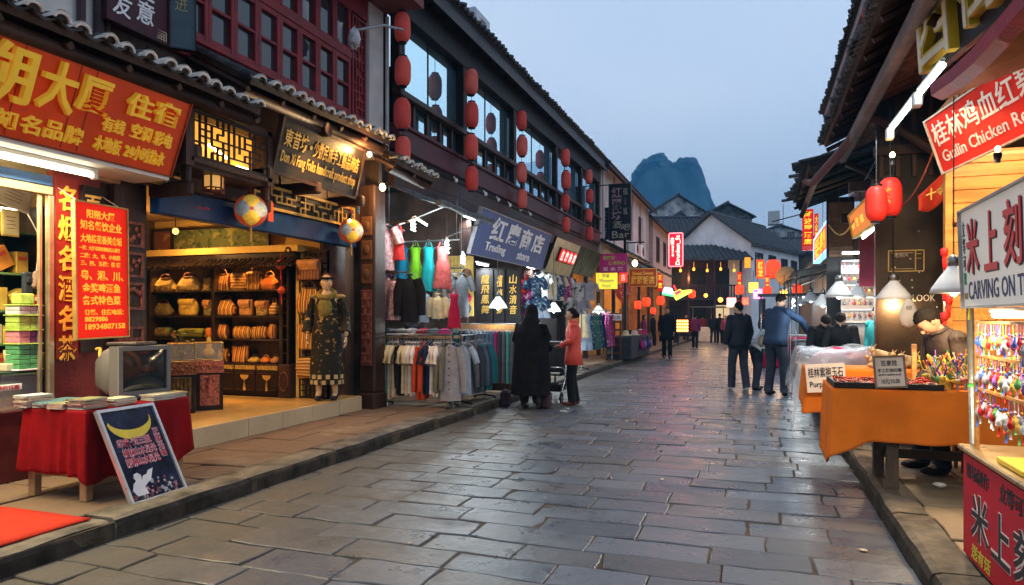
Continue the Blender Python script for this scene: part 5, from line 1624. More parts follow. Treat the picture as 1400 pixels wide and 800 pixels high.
# ------------------------- clothes
WIRE=mat('hanger_wire',(.25,.25,.26),.35,metal=.8,var=0,bump=0)
def fab(n,c,**k):
 k.setdefault('var',.14);k.setdefault('scale',7)
 return mat(n,c,.85,bump=.25,bscale=150,spec=.1,**k)
F={'cream':fab('cream_cotton',(.70,.56,.33)),'beige':fab('beige_cotton',(.62,.52,.38)),'white':fab('white_cotton',(.80,.77,.72)),'pale pink':fab('pale_pink_cotton',(.72,.58,.50)),'black':fab('black_cotton',(.018,.017,.02)),'navy':fab('navy_cotton',(.022,.028,.055)),'orange red':fab('orange_red_cotton',(.55,.07,.025)),'grey':fab('grey_cotton',(.30,.29,.32)),'olive grey':fab('olive_cotton',(.17,.155,.115)),'slate':fab('slate_cotton',(.115,.125,.14)),'teal':fab('teal_cotton',(.025,.17,.20)),'sea green':fab('sea_green_cotton',(.10,.33,.30)),'steel blue':fab('steel_blue_cotton',(.10,.15,.22)),'light blue':fab('light_blue_cotton',(.35,.43,.55)),'magenta':fab('magenta_cotton',(.38,.02,.14)),'charcoal':fab('charcoal_cotton',(.055,.055,.065)),'dark blue':fab('dark_blue_cotton',(.03,.06,.11)),'lime':fab('lime_satin',(.11,.30,.012)),'turquoise':fab('turquoise_satin',(.008,.20,.22)),'blue':fab('blue_satin',(.008,.14,.24)),'coral':fab('coral_satin',(.34,.07,.065),var=.3,scale=14),'pink floral':spots('pink_floral',(.58,.36,.36),[(.68,.55,.52),(.45,.14,.16),(.35,.2,.25)],16),'orange floral':spots('orange_floral',(.50,.22,.18),[(.65,.45,.28),(.32,.2,.28),(.55,.12,.08)],16),'crimson':fab('crimson_cotton',(.38,.012,.05)),'red':fab('red_cotton',(.48,.03,.03)),'magenta print':spots('magenta_print',(.30,.02,.13),[(.55,.35,.45)],18),'navy print':spots('navy_print',(.02,.04,.10),[(.3,.35,.45),(.05,.16,.2)],16),'green print':spots('green_print',(.04,.13,.09),[(.25,.3,.2)],16),'white print':spots('white_print',(.5,.48,.46),[(.06,.05,.05)],13,.38),}
def garment(kind,m,hook,yaw,label,group,L=.72,W=.44,dep=.10,seed=0,hang=None):
 """a garment on a hanger; shoulder line along local x, hook at the top"""
 q=random.Random(seed)
 nmap={'shirt':'hanging_shirt','long':'hanging_jacket','trouser':'hanging_trousers','dress':'hanging_dress','skirt':'hanging_skirt'}
 hook=Vector(hook)
 zt=-.10
 Mz=Matrix.Rotation(yaw,4,'Z')
 w=lambda p:hook+Mz@p
 nz,n=12,18
 vs=[]
 if kind in('shirt','long'):
  wf=lambda t:(.30+.70*min(1,t/.12)**.7)if t<.12 else 1.0-.05*sin(pi*t)+.05*t
  df=lambda t:.45+.55*min(1,t/.25)
  wid=W*.62
 elif kind=='dress':
  wf=lambda t:.62-.12*sin(pi*min(t/.45,1))+.45*max(0,t-.3)**.9
  df=lambda t:.5+.6*t
  wid=W*.72
 elif kind=='skirt':
  wf=lambda t:.6+.4*t
  df=lambda t:.4+.7*t
  wid=W
 else:
  wf=lambda t:.85+.12*t
  df=lambda t:.55+.3*t
  wid=W*.5
 for i in range(nz+1):
  t=i/nz
  for j in range(n):
   a=2*pi*j/n
   f=1+.16*t*sin(a*(4 if kind!='dress' else 6)+seed)+.12*noise.noise(V(cos(a)*2,sin(a)*2+seed,t*2.4))
   sag=(abs(cos(a))*.045 if kind in('shirt','long')and t<.12 else 0)
   vs.append(w(V(cos(a)*wid/2*wf(t),sin(a)*dep/2*df(t)*f,zt-t*L-sag+(noise.noise(V(a,seed,4))*.015 if i==nz else 0))))
 mb=MB()
 mb.add(vs,[(i*n+j,(i+1)*n+j,(i+1)*n+(j+1)%n,i*n+(j+1)%n)for i in range(nz)for j in range(n)]+[tuple(range(n))],0,True)
 t=mb.build(nmap[kind],m,None,loc=hook)
 tag(t,label,{'shirt':'shirt','long':'jacket','trouser':'trousers','dress':'dress','skirt':'skirt'}[kind],group)
 MB().tube([w(V(-W*.30,0,zt-.03)),w(V(0,0,zt+.045)),w(V(W*.30,0,zt-.03))],.006,5).tube([w(V(0,0,zt+.045)),w(V(0,0,-.02)),w(V(.02,0,.012)),w(V(.0,0,.03)),w(V(-.015,0,.015))],.004,5).build('hanger',WIRE,t)
 if kind in('shirt','long'):
  Ls=.24 if kind=='shirt' else L*.78
  for s in(-1,1):
   pts=[w(V(s*W*.27,0,zt-.055)),w(V(s*W*.40,q.uniform(-.01,.01),zt-.06-Ls*.35)),w(V(s*(W*.44 if kind=='long' else W*.53),q.uniform(-.02,.02),zt-.06-Ls))]
   r0=dep*.52
   MB().tube(pts,[r0,r0*1.02,r0*(.95 if kind=='shirt' else .72)],10,cap=False).build('sleeve',m,t)
 if kind=='long' or kind=='shirt':
  MB().tube([w(V(cos(a)*wid*.16,sin(a)*dep*.25,zt+.008))for a in[2*pi*i/10 for i in range(10)]],.012,5,closed=True).build('collar',m,t)
 if kind=='dress':
  for s in(-1,1):
   MB().tube([w(V(s*wid*.2,0,zt)),w(V(s*wid*.1,0,zt+.08))],.008,5).build('strap',m,t)
 return t
ORD=['first','second','third','fourth','fifth','sixth','seventh','eighth','ninth','tenth','eleventh','twelfth','thirteenth','fourteenth','fifteenth','sixteenth','seventeenth','eighteenth','nineteenth','twentieth','twenty-first']
def rail_rack(name,label,A,B,z,feet=True,double=False):
 A,B=Vector(A),Vector(B)
 ax=(B-A).normalized();pr=V(-ax.y,ax.x,0)
 t=thing(name,label,'clothes rack',(A+B)/2)
 MB().tube([A+UP*z,B+UP*z],.013,8).build('rail',STEEL,t)
 if double:MB().tube([A+UP*(z+.06)+pr*.1,B+UP*(z+.06)+pr*.1],.012,8).build('rail',STEEL,t)
 for e in(A,B):
  MB().tube([e,e+UP*z],.013,8).build('upright',STEEL,t)
  MB().tube([e-pr*.18+UP*.03,e+UP*.06,e+pr*.18+UP*.03],.013,8).ell(e-pr*.18+UP*.02,.022,8,6).ell(e+pr*.18+UP*.02,.022,8,6).build('foot',BLACKM,t)
 return t
fl=V(0,0,WALK)
rail_rack('clothes_rack','long steel clothes rack of shirts standing across the pavement by the carved pillar',V(-5.32,9.35,WALK),V(-4.22,9.35,WALK),1.08,double=True)
seq1=[('shirt','sea green',.82),('shirt','cream',.9),('shirt','beige',.84),('shirt','cream',.86),('long','black',.82),('shirt','black',.84),('shirt','cream',.8),('shirt','cream',.82),('shirt','white',.8),('shirt','pale pink',.84),('shirt','white',.82),('long','orange red',.9),('long','orange red',.88),('shirt','navy',.80),('shirt','navy',.80),('shirt','white',.80),('shirt','pale pink',.82),('shirt','white',.84),('long','olive grey',.86),('long','olive grey',.84)]
for i,(kd,cname,L)in enumerate(seq1):
 x=-5.27+i*.0505
 garment(kd,F[cname],(x,9.35+R.uniform(-.02,.02),1.08+WALK-.03),pi/2+R.uniform(-.22,.12),'%s %s, %s on the front rack from the carved pillar'%(cname,'shirt' if kd=='shirt' else 'long sleeved top',ORD[i]),'garments on the front clothes rack',L=L*.93,W=.46,dep=.085,seed=i)
g_=garment('long',F['grey'],(-4.22,9.26,1.08+WALK-.02),radians(12),'grey buttoned shirt facing the street at the end of the front rack','garments on the front clothes rack',L=.84,W=.48,dep=.13,seed=31)
mb=MB()
for k in range(7):
 mb.ell(V(-4.21,9.195,1.02-.1*k),(.011,.006,.011),8,5)
mb.build('button',BLACKM,g_)
rail_rack('clothes_rack','second steel rack of blue and teal tops along the kerb',V(-4.27,9.75,WALK),V(-4.27,10.75,WALK),1.06)
for i,(kd,cname)in enumerate([('shirt','light blue'),('long','slate'),('long','charcoal'),('long','dark blue'),('long','slate'),('long','dark blue'),('long','teal'),('long','teal')]):
 garment(kd,F[cname],(-4.27,9.82+.125*i,1.06+WALK-.03),R.uniform(-.3,.25),'%s top, %s on the kerbside rack from the grey shirt'%(cname,ORD[i]),'garments on the kerbside rack',L=.78,W=.46,dep=.1,seed=50+i)
rail_rack('clothes_rack','third steel rack of long trousers and skirts below the bright counter',V(-5.25,11.6,WALK),V(-4.02,11.6,WALK),1.22)
for i,cname in enumerate(['dark blue','teal','charcoal','navy','steel blue','charcoal','slate','steel blue','slate','steel blue','steel blue','magenta','charcoal','slate','sea green','slate']):
 garment('trouser',F[cname],(-5.2+.076*i,11.6,1.22+WALK-.03),pi/2-.5+R.uniform(-.2,.2),'%s trousers, %s on the third rack'%(cname,ORD[i]),'trousers on the third rack',L=.92,W=.36,dep=.10,seed=80+i)
 # garments hung high in the stall
hb=thing('hanging_rail','high steel rail carrying bright dresses in the clothes stall','rail',(-5.4,10.8,2.75))
MB().tube([(-6.2,10.8,2.78),(-4.75,10.8,2.78)],.014,8).build('rail',STEEL,hb)
MB().tube([(-6.1,10.8,2.78),(-6.1,10.8,4.05)],.008,6).tube([(-4.8,10.8,2.78),(-4.8,10.8,3.6)],.008,6).build('suspension_rod',STEEL,hb)
for i,(px,cname,L,wd,lb)in enumerate(((551,'blue',.56,.40,'deep blue satin dress on the high rail'),(568,'lime',.74,.44,'lime green satin dress on the high rail'),(586,'turquoise',.76,.44,'turquoise satin dress on the high rail'),(605,'coral',.72,.50,'coral ruffled dress under the bright bulb'))):
 p=P(px,335,Y=10.78)
 garment('dress',F[cname],(p.x,10.78,2.77),radians(18),lb,'dresses on the high rail',L=L,W=wd,dep=.2,seed=120+i)
hb=thing('hanging_rail','short wooden rail of floral blouses beside the carved pillar','rail',(-5.5,9.85,2.9))
MB().tube([(-5.85,9.85,2.98),(-5.2,9.85,2.98)],.014,8).tube([(-5.85,9.85,2.18),(-5.2,9.85,2.18)],.012,8).build('rail',WOOD_BR,hb)
MB().tube([(-5.84,9.85,1.4),(-5.84,9.85,3.55)],.02,8).build('upright',WOOD_BR,hb)
for i,(px,py,kd,cname,L,W,lb)in enumerate(((527,304,'shirt','pink floral',.72,.44,'pink floral blouse hung topmost beside the carved pillar'),(541,308,'dress','red',.5,.3,'red padded jacket behind the pink floral blouse'),(524,376,'skirt','orange floral',.62,.34,'orange floral skirt hung low beside the carved pillar'),(541,380,'skirt','pink floral',.62,.32,'pink floral skirt next to the orange one'),(560,372,'long','black',.74,.44,'black coat hanging in front of the blue dress'))):
 p=P(px,py,Y=9.83)
 garment(kd,F[cname],(p.x,9.83+(.1 if cname=='red' else 0),p.z+.05),radians(20),lb,'blouses beside the carved pillar',L=L,W=W,dep=.16,seed=140+i)
for i,(px,py,kd,cname,L,W,lb)in enumerate(((599,398,'long','cream',.40,.34,'small cream jacket hanging below the turquoise dress'),(580,398,'trouser','light blue',.46,.34,'light blue track trousers beside the small cream jacket'),(621,397,'dress','crimson',.56,.34,'small crimson dress hanging below the coral dress'),(566,436,'shirt','charcoal',.3,.4,'charcoal top lying under the black coat'))):
 p=P(px,py,Y=10.5)
 garment(kd,F[cname],(p.x,10.5,p.z+.04),radians(15),lb,'small garments below the dresses',L=L,W=W,dep=.12,seed=150+i)
hb=thing('hanging_rail','steel back rail of dim garments deep in the clothes stall','rail',(-5.9,11.45,2.3))
MB().tube([(-7.4,11.45,2.35),(-4.95,11.45,2.35)],.014,8).build('rail',STEEL,hb)
MB().tube([(-7.3,11.45,2.35),(-7.3,11.45,4.05)],.008,6).tube([(-5.0,11.45,2.35),(-5.0,11.45,3.6)],.008,6).build('suspension_rod',STEEL,hb)
for i,cname in enumerate(['white','coral','navy','pale pink','grey','magenta print','cream','steel blue','crimson','light blue','orange red','charcoal','beige','turquoise','white print','slate']):
 garment(['shirt','dress','long'][i%3],F[cname],(-7.2+.147*i,11.45,2.34),R.uniform(.2,.9),'%s garment, %s on the back rail of the clothes stall'%(cname,ORD[i]),'garments on the back rail',L=R.uniform(.6,.85),W=.42,dep=.12,seed=300+i)
hb=thing('hanging_rail','steel rail of patterned clothes above the far printed dresses','rail',(-4.9,18.2,2.6))
MB().tube([(-5.2,16.9,2.75),(-5.2,20.0,2.75)],.014,8).build('rail',STEEL,hb)
MB().tube([(-5.2,17.0,2.75),(-5.2,17.0,3.6)],.008,6).tube([(-5.2,19.9,2.75),(-5.2,19.9,3.6)],.008,6).build('suspension_rod',STEEL,hb)
for i,cname in enumerate(['white print','beige','white print','navy print','cream','magenta print','white','charcoal']):
 garment(['shirt','long'][i%2],F[cname],(-5.2,17.1+.38*i,2.74),R.uniform(.3,1.0),'%s top, %s on the rail above the far printed dresses'%(cname,ORD[i]),'tops above the far rack',L=.7,W=.5,dep=.14,seed=330+i)
 # folded heap of clothes on a trestle behind the racks
t=thing('trestle_table','trestle table of folded grey clothes behind the front rack','table',(-5.1,10.3,WALK))
MB().box((-5.9,10.1,1.12),(-4.6,10.6,1.16)).build('tabletop',PLANK,t)
for x in(-5.85,-4.65):
 for y in(10.13,10.55):MB().box((x,y,WALK),(x+.05,y+.05,1.12)).build('leg',PLANK,t)
for i,cname in enumerate(['charcoal','olive grey','grey','crimson','slate','magenta']):
 x=-5.8+.2*i
 o=MB().ell((0,0,0),(.11,.15,.07),12,8,fn=lambda p:p*(1+.3*noise.noise(p*2+V(i,0,0)))).build('folded_garment',F[cname],None,loc=(0,0,0));o.location=(x,10.32,1.215)
 tag(o,'%s folded garment heaped on the trestle behind the front rack'%cname,'folded clothes')
 # yellow woven panel with hats
wp=thing('hat_panel','yellow woven display panel with round hats in the clothes stall','display panel',(-5.2,12.2,1.5))
q0,q1=P(613,432,Y=12.2),P(647,350,Y=12.2)
mb=MB().box((q0.x,12.2,q0.z),(q1.x,12.23,q1.z));mb.build('panel_board',mat('straw_yellow',(.55,.38,.10),.7,var=.2),wp)
mb=MB()
for i in range(9):mb.box((q0.x,12.19,q0.z+(q1.z-q0.z)*i/8-.012),(q0.x+.3,12.199,q0.z+(q1.z-q0.z)*i/8+.012))
for i in range(5):mb.box((q0.x+.075*i,12.18,q0.z),(q0.x+.075*i+.02,12.189,q1.z))
mb.build('cane_lattice',mat('cane_strip',(.62,.45,.16),.6),wp)
for i,(py,m,nm)in enumerate(((374,WOOD_BR,'brown'),(389,F['white print'],'white and red'),(407,F['crimson'],'dark red'),(422,F['charcoal'],'dark brown'))):
 c=P(638,py,Y=12.17)
 o=MB().lathe([(.10,0),(.095,.02),(.055,.03),(.045,.07),(.0,.08)],V(0,0,0),18,M=Matrix.Rotation(pi/2,4,'X')).build('round_hat',m,None,loc=(0,0,0));o.location=c+V(0,.0,0)
 tag(o,'%s round hat pinned on the yellow woven panel'%nm,'hat','hats on the woven panel')
 # grey rolled awning
aw=thing('awning','rolled grey awning sagging below the lantern gallery','awning',(-4.7,10.5,3.2))
MB().grid(lambda u,v:V(-4.62-.9*v,9.7+2.2*u,3.22+.42*v-.07*sin(pi*v)+.03*noise.noise(V(u*5,v*4,1))),16,8).build('canvas',mat('grey_canvas',(.11,.115,.12),.8,var=.3),aw)
MB().tube([V(-4.60,9.65+2.3*t,3.22+.015*sin(t*9))for t in[i/12 for i in range(13)]],[.05+.012*sin(i*1.7)for i in range(13)],10).build('rolled_edge',MATS['grey_canvas'],aw)
MB().tube([(-5.4,9.9,2.95),(-4.6,9.9,3.2)],.014,6).tube([(-5.4,11.7,2.95),(-4.6,11.7,3.2)],.014,6).build('support_arm',STEEL,aw)
# bulbs over the clothes stall
def cfl(c,label,energy,tall=.16,cord=.5):
 t=thing('spiral_bulb',label,'lamp',c)
 mb=MB()
 mb.tube([Vector(c)+V(.030*cos(a)*(1-.25*(k/30-.5)**2),.030*sin(a),-tall/2+tall*k/30)for k,a in[(k,k*6*pi/30)for k in range(31)]],.013,6)
 mb.build('bulb',BULB_C,t)
 MB().lathe([(.024,0),(.028,.03),(.018,.07),(.0,.075)],Vector(c)+UP*tall/2,10).build('socket',WHITEP,t)
 MB().tube([Vector(c)+UP*(tall/2+.07),Vector(c)+UP*(tall/2+cord)],.005,5).build('cord',BLACKM,t)
 lamp(t,'POINT',Vector(c),energy,COOL,.06)
 return t
cfl(P(565,309,Y=9.85),'white spiral bulb nearest the carved pillar above the blue dress',95)
cfl(P(611,338,Y=10.6),'glaring white spiral bulb over the coral dress',70,.2)
cfl(P(633,355,Y=11.2),'white spiral bulb in front of the woven hat panel',36)
t=thing('tube_light','short white tube lamp angled beside the spiral bulb','lamp',P(577,303,Y=10.3))
MB().tube([P(568,298,Y=10.35),P(584,308,Y=10.35)],.016,8).build('tube',TUBE_C,t)
MB().tube([P(567,297,Y=10.36)+UP*.02,P(585,309,Y=10.36)+UP*.02],.012,6).build('batten',WHITEP,t)
# bare clear lamp shades along the pavement
def shade_lamp(c,label,energy,r=.16,color=COOL,bulb=None,shade=None,cord=.35,aimv=None,tilt=0.0,light=True):
 t=thing('shade_lamp',label,'lamp',c)
 Mr=Matrix.Rotation(tilt,4,'Y')
 sh_=shade or mat('glowing_enamel_shade',(.75,.78,.76),.35,var=.05,bump=0,em=(.85,1,.95),es=1.1)
 MB().lathe([(r,-.02),(r*.93,.02),(r*.62,.10),(r*.30,.17),(r*.24,.19)],c,20,M=Mr).build('lamp_shade',sh_,t)
 s_=t.children[0]if False else None
 MB().lathe([(r*.26,.19),(r*.26,.25),(r*.12,.28),(0,.282)],c,12,M=Mr).build('socket',STEEL,t)
 MB().ell(Vector(c)+Mr@V(0,0,.0),(.035,.035,.05),10,8).build('bulb',bulb or BULB_C,t)
 MB().tube([Vector(c)+Mr@V(0,0,.28),Vector(c)+Mr@V(0,0,.28)+UP*cord],.005,5).build('cord',BLACKM,t)
 if light:
  lamp(t,'POINT',Vector(c)+Mr@V(0,0,-.08),energy,color,.05)
 return t
shade_lamp(P(681,420,X=-4.45),'glowing white shade lamp before the black calligraphy screens',80,.17,cord=1.4)
shade_lamp(P(757,425,X=-4.4),'glowing white shade lamp between the two standing women',80,.17,cord=1.4)
shade_lamp(P(818,427,X=-4.4),'glowing white shade lamp above the printed dresses rack',80,.19,cord=1.4)
# trading store sign, LED board, corrugated board
BLUE=mat('denim_blue_sign',(.085,.135,.33),.6,var=.14,scale=1.4,bump=.05,bscale=8)
ts_=board_sign('store_sign','long denim blue store sign with pale brushed characters',((-5.05,11.95,2.66),(-5.05,16.5,2.66),(-4.80,16.5,3.50),(-4.80,11.95,3.50)),.06,BLUE,mat('thin_grey_trim',(.3,.3,.33),.4),.015)
root,o,xd,yd,w,h=ts_
SIL=mat('silver_letter',(.80,.82,.86),.45,var=.1,bump=0)
letters(root,[('红',.72,.36,.75,.46,{'slant':.1}),('磨',1.62,.36,.72,.46,{'slant':.1}),('商',2.50,.35,.68,.46,{'slant':.05}),('店',3.35,.34,.8,.46),('Trading',.62,.08,1.15,.22),('store',2.55,.10,.85,.17)],SIL,o,xd,yd,.012,.02)
root=thing('bulb_row','row of small unlit bulbs along the beam over the blue store sign','lamp row',(-4.95,14,4.0))
for i in range(7):
 c=V(-5.3,11.9+.75*i,4.02)
 MB().ell(c,(.035,.035,.045),8,6).tube([c,c+V(-.05,0,.08)],.012,6).build('bulb',WHITEP,root)
ls_=board_sign('led_board','tilted metal board with four glowing red LED characters',((-5.05,16.75,2.62),(-5.05,19.3,2.62),(-4.72,19.3,3.48),(-4.72,16.75,3.48)),.05,mat('brushed_cream_metal',(.42,.38,.24),.4,metal=.4,var=.3,scale=3,stretch=(1,8,1)),BLACKM,.02)
root,o,xd,yd,w,h=ls_
LEDR=emat('led_red',(1.0,.03,.03),3.0)
MB().prism([(.6,.34),(2.2,.34),(2.2,.72),(.6,.72)],.05,o,xd,yd).build('led_panel',mat('dark_red_panel',(.12,.01,.01),.4),root)
for k in range(4):
 MB().prism([(.80+.4*k+.17*cos(a)*(1 if abs(cos(a))>.3 else .9),.53+.17*sin(a))for a in[2*pi*i/14 for i in range(14)]],.03,o+xd.cross(yd)*.05,xd,yd).build('led_character_box',emat('led_box_red',(1,.02,.02),.8),root)
letters(root,[(ch,.68+.4*k,.40,.24,.26)for k,ch in enumerate('红磨商店')],emat('led_pale',(1,.45,.40),2.0),o+xd.cross(yd)*.081,xd,yd,.006,.02)
cb=board_sign('corrugated_board','tilted olive corrugated board past the LED board',((-5.05,19.5,2.75),(-5.05,22.2,2.75),(-4.7,22.2,3.5),(-4.7,19.5,3.5)),.04,mat('olive_corrugated',(.20,.18,.10),.5,var=.5,scale=2.5,stretch=(1,9,1)),None)
root,o,xd,yd,w,h=cb
mb=MB()
for i in range(24):mb.tube([o+xd*(.05+w*i/24),o+xd*(.05+w*i/24)+yd*h],.018,6)
mb.build('corrugation',MATS['olive_corrugated'],root)
for k,(px,py,lb)in enumerate(((642,298,'small tube lamp mounted at the near end of the blue store sign'),(660,362,'white tube lamp under the near half of the blue store sign'),(726,366,'white tube lamp under the far half of the blue store sign'))):
 c=P(px,py,X=-5.3)
 t=thing('tube_light',lb,'lamp',c)
 MB().tube([c-YD*.28,c+YD*.28],.018,8).build('tube',TUBE_C,t);MB().box((c.x-.03,c.y-.32,c.z+.02),(c.x+.03,c.y+.32,c.z+.05)).build('batten',WHITEP,t)
 lamp(t,'AREA',c-UP*.03,50,COOL,.5,aim=(.1,0,-1),size_y=.05)
 # black calligraphy screens, counter, patterned shirts
for(p0,p1,chars,lb)in((652,674,'龍飛鳳舞','black calligraphy screen nearest the hat panel'),(675,690,'福祿壽','narrow middle black calligraphy screen'),(691,711,'山水清音','black calligraphy screen with gilt border beside the patterned shirts')):
 a,b=P(p0,432,Y=13.3),P(p1,368,Y=13.3)
 cs_=board_sign('calligraphy_screen',lb,((a.x,13.3,a.z-.3),(b.x,13.3,a.z-.3),(b.x,13.3,b.z),(a.x,13.3,b.z)),.04,WOOD_BLK,WOOD_BLK,.015)
 root,o,xd,yd,w,h=cs_
 n=len(chars)
 letters(root,[(ch,w*.25,h*(.93-(i+1)*.66/n),w*.5,h*.58/n,{'slant':.1})for i,ch in enumerate(chars)],GILT,o,xd,yd,.006,.01)
ct=thing('bright_counter','varnished orange wooden counter behind the trouser rack','counter',(-4.6,12.4,WALK))
MB().box((-5.4,11.9,1.18),(-3.98,12.35,1.24),bev=.008).build('counter_top',PINE,ct)
MB().box((-5.4,11.9,1.245),(-3.98,11.94,1.33),bev=.006).build('front_rail',PINE,ct)
MB().box((-5.35,11.95,WALK),(-4.03,12.3,1.18)).build('counter_body',WOOD_DK,ct)
for k in range(6):
 c=V(-5.2+.2*k,12.1,1.24)
 o=MB().lathe([(.03,0),(.05,.02),(.045,.07),(.02,.1),(0,.105)],(0,0,0),10).build('trinket_jar',[CLEAR,F['white'],GOLD][k%3],None,loc=(0,0,0));o.location=c
 tag(o,'%s trinket jar on the bright counter, %s from the hat panel'%(['clear','white','gilt'][k%3],ORD[k]),'jar','jars on the bright counter')
for i,(px,py,cname,lb)in enumerate(((720,377,'red','red shirt hung highest behind the woman in black'),(733,376,'navy print','navy patterned shirt hung highest behind the woman in black'),(726,398,'magenta print','magenta patterned shirt hung in the middle behind the black robe'),(738,403,'navy print','navy patterned shirt below the middle one'),(740,422,'light blue','pale blue shirt hung lowest behind the black robe'))):
 p=P(px,py,Y=13.9)
 garment('shirt',F[cname],(p.x,13.9-.05*i,p.z+.1),radians(20),lb,'patterned shirts behind the woman in black',L=.5,W=.42,dep=.14,seed=170+i)
for i,(px,py,cname)in enumerate(((765,380,'beige'),(779,384,'white print'),(793,386,'white print'),(806,384,'grey'),(781,408,'white print'),(795,408,'grey'))):
 p=P(px,py,Y=19.5)
 garment('shirt',F[cname],(p.x,19.5,p.z+.1),radians(15),'%s T-shirt with brushed characters, %s on the far stall wall'%(cname.replace(' print',''),ORD[i]),'printed shirts on the stall wall',L=.56,W=.5,dep=.1,seed=190+i)
rail_rack('clothes_rack','far steel rack of printed dresses beside the pink coat',V(-4.25,17.4,WALK),V(-4.25,21.4,WALK),1.55)
for i,cname in enumerate(['cream','light blue','navy print','green print','green print','navy print','navy','magenta print','magenta print','magenta']):
 garment('dress',F[cname],(-4.25,17.6+.38*i,1.55+WALK-.03),R.uniform(-.3,.6),'%s dress, %s on the far printed dress rack'%(cname,ORD[i]),'dresses on the far rack',L=.95 if i else .6,W=.5,dep=.22,seed=210+i)
t=thing('folding_stand','dark menu stand folded behind the stroller','stand',(-3.75,12.6,WALK))
MB().box((-4.0,12.6,.5),(-3.55,12.63,1.45),bev=.01).build('board',WOOD_BLK,t)
for x in(-3.98,-3.6):MB().box((x,12.6,WALK),(x+.03,12.63,.5)).build('leg',BLACKM,t)
# ------------------------- houses on the stall side
rb=thing('stall_side_house','timber house with overhanging tiled eaves behind the market stalls','building',(3,8,0))
mb=MB().box((2.9,0,-.05),(3.0,16,4.4)).box((2.2,3,4.3),(6,12.5,4.4))
mb.build('ground_wall',mat('dim_stall_back_wall',(.06,.04,.032),.8,var=.3,scale=2),rb)
mb=MB().box((2.2,3.5,4.4),(6.0,19.5,6.75),bev=.01);mb.build('upper_wall',mat('pinkish_plaster',(.50,.42,.42),.85,var=.12,scale=1.5),rb)
mb=MB().add([V(1.66,3.4,6.55),V(1.66,19.7,6.55),V(2.2,19.7,6.68),V(2.2,3.4,6.68)],[(0,1,2,3)]);mb.box((1.63,3.4,6.52),(1.66,19.7,6.70));mb.build('soffit',mat('mauve_soffit',(.34,.27,.28),.8,var=.15),rb)
tile_roof(rb,(1.62,19.7,6.7),(1.62,3.4,6.7),(2.6,0,1.2),caps=None,seed=31,rafters=False,under=WOOD_BLK)
mb=MB()
for y in(7.5,10.2,13.0,16.0):
 mb.box((1.75,y,6.25),(2.2,y+.08,6.38));mb.box((1.95,y,6.0),(2.2,y+.08,6.24))
mb.build('bracket',FASC,rb)
# lower pent roof E1
pr=thing('pent_roof','dark ragged tiled pent roof overhanging the stalls, brown beam beneath','roof',(1,7,4.1))
tile_roof(pr,(1.0,11.8,4.1),(1.0,2.2,4.1),(1.35,0,.62),caps=None,pitch=.17,r=.05,seed=33,rafters=True,fray=.05,under=WOOD_DK)
RUST=mat('rust_brown_boards',(.17,.075,.045),.6,var=.3,scale=4,stretch=(1,.3,1))
mb=MB().box((1.16,2.2,3.80),(1.27,11.6,3.94),bev=.012);mb.build('eave_beam',mat('weathered_grey_beam',(.20,.14,.125),.6,var=.3,scale=3),pr)
mb=MB()
for k in range(34):
 y=2.4+.28*k
 mb.tube([V(1.22,y,3.96),V(2.3,y+.01,4.42)],.03,4)
mb.build('rafter_slat',RUST,pr)
mb=MB()
for k in range(11):
 x=1.3+.1*k
 mb.box((x,2.2,3.99+.043*k+.02),(x+.085,11.6,4.0+.043*k+.03))
mb.build('roof_board',RUST,pr)
for(y,L)in((11.4,1.6),(8.9,1.2),(6.1,1.0)):
 MB().tube([V(1.25,y,3.75),V(1.5,y,3.62),V(1.9,y,3.3),V(2.2,y,2.9)],[.05,.055,.06,.07],8).build('curved_brace',WOOD_DK,pr)
for(xa,y,z,s_)in((1.3,9.25,2.95,.16),(1.3,9.1,3.35,.12),(1.2,10.6,3.2,.14),(1.3,12.5,3.0,.16)):
 MB().box((xa,y,z),(2.9,y+.1,z+s_),bev=.01).build('cross_beam',WOOD_DK,rb)
MB().box((1.34,9.18,2.9),(2.9,9.24,4.2)).build('head_boarding',WOOD_BLK,rb)
for k in range(9):MB().box((1.36+.17*k,9.14,3.1),(1.40+.17*k,9.18,4.1)).build('boarding_batten',WOOD_DK,rb)
# posts
for(x,y,lb)in((1.95,9.3,'dark post behind the two big red lanterns'),(1.95,12.4,'dark post beside the lit jewellery shelf'),(2.1,15.3,'dark post under the crumbling far eave')):
 o=MB().box((x-.07,y-.07,WALK),(x+.07,y+.07,4.3),bev=.012).build('timber_post',WOOD_DK,None,loc=(x,y,WALK));tag(o,lb,'post')
 # broken eave further along
pr2=thing('pent_roof','crumbling frayed tiled eave at the far end of the stall row','roof',(.65,14,3.7))
tile_roof(pr2,(.80,15.6,3.76),(.80,12.0,3.80),(1.7,0,.55),caps=None,pitch=.15,r=.048,seed=36,fray=.22,under=WOOD_BLK,sag=.12,thick=.1)
mb=MB().tube([(.88,15.7,3.58),(.88,12.1,3.64)],.05,6)
for k in range(9):
 y=12.2+.4*k;mb.tube([V(.75+R.uniform(-.05,.05),y,3.70+R.uniform(-.06,.04)),V(2.2,y,4.15)],.03,4)
mb.tube([V(.3,15.4,3.45),V(1.0,15.45,3.62)],.012,5)
mb.build('broken_batten',WOOD_BLK,pr2)
MB().tube([V(.72,12.0,3.62),V(.78,11.2,3.45),V(1.1,10.5,3.75),V(1.3,9.9,4.0)],[.05,.06,.06,.05],8).build('curved_brace',mat('reddish_brace',(.14,.05,.045),.5,var=.2),pr2)
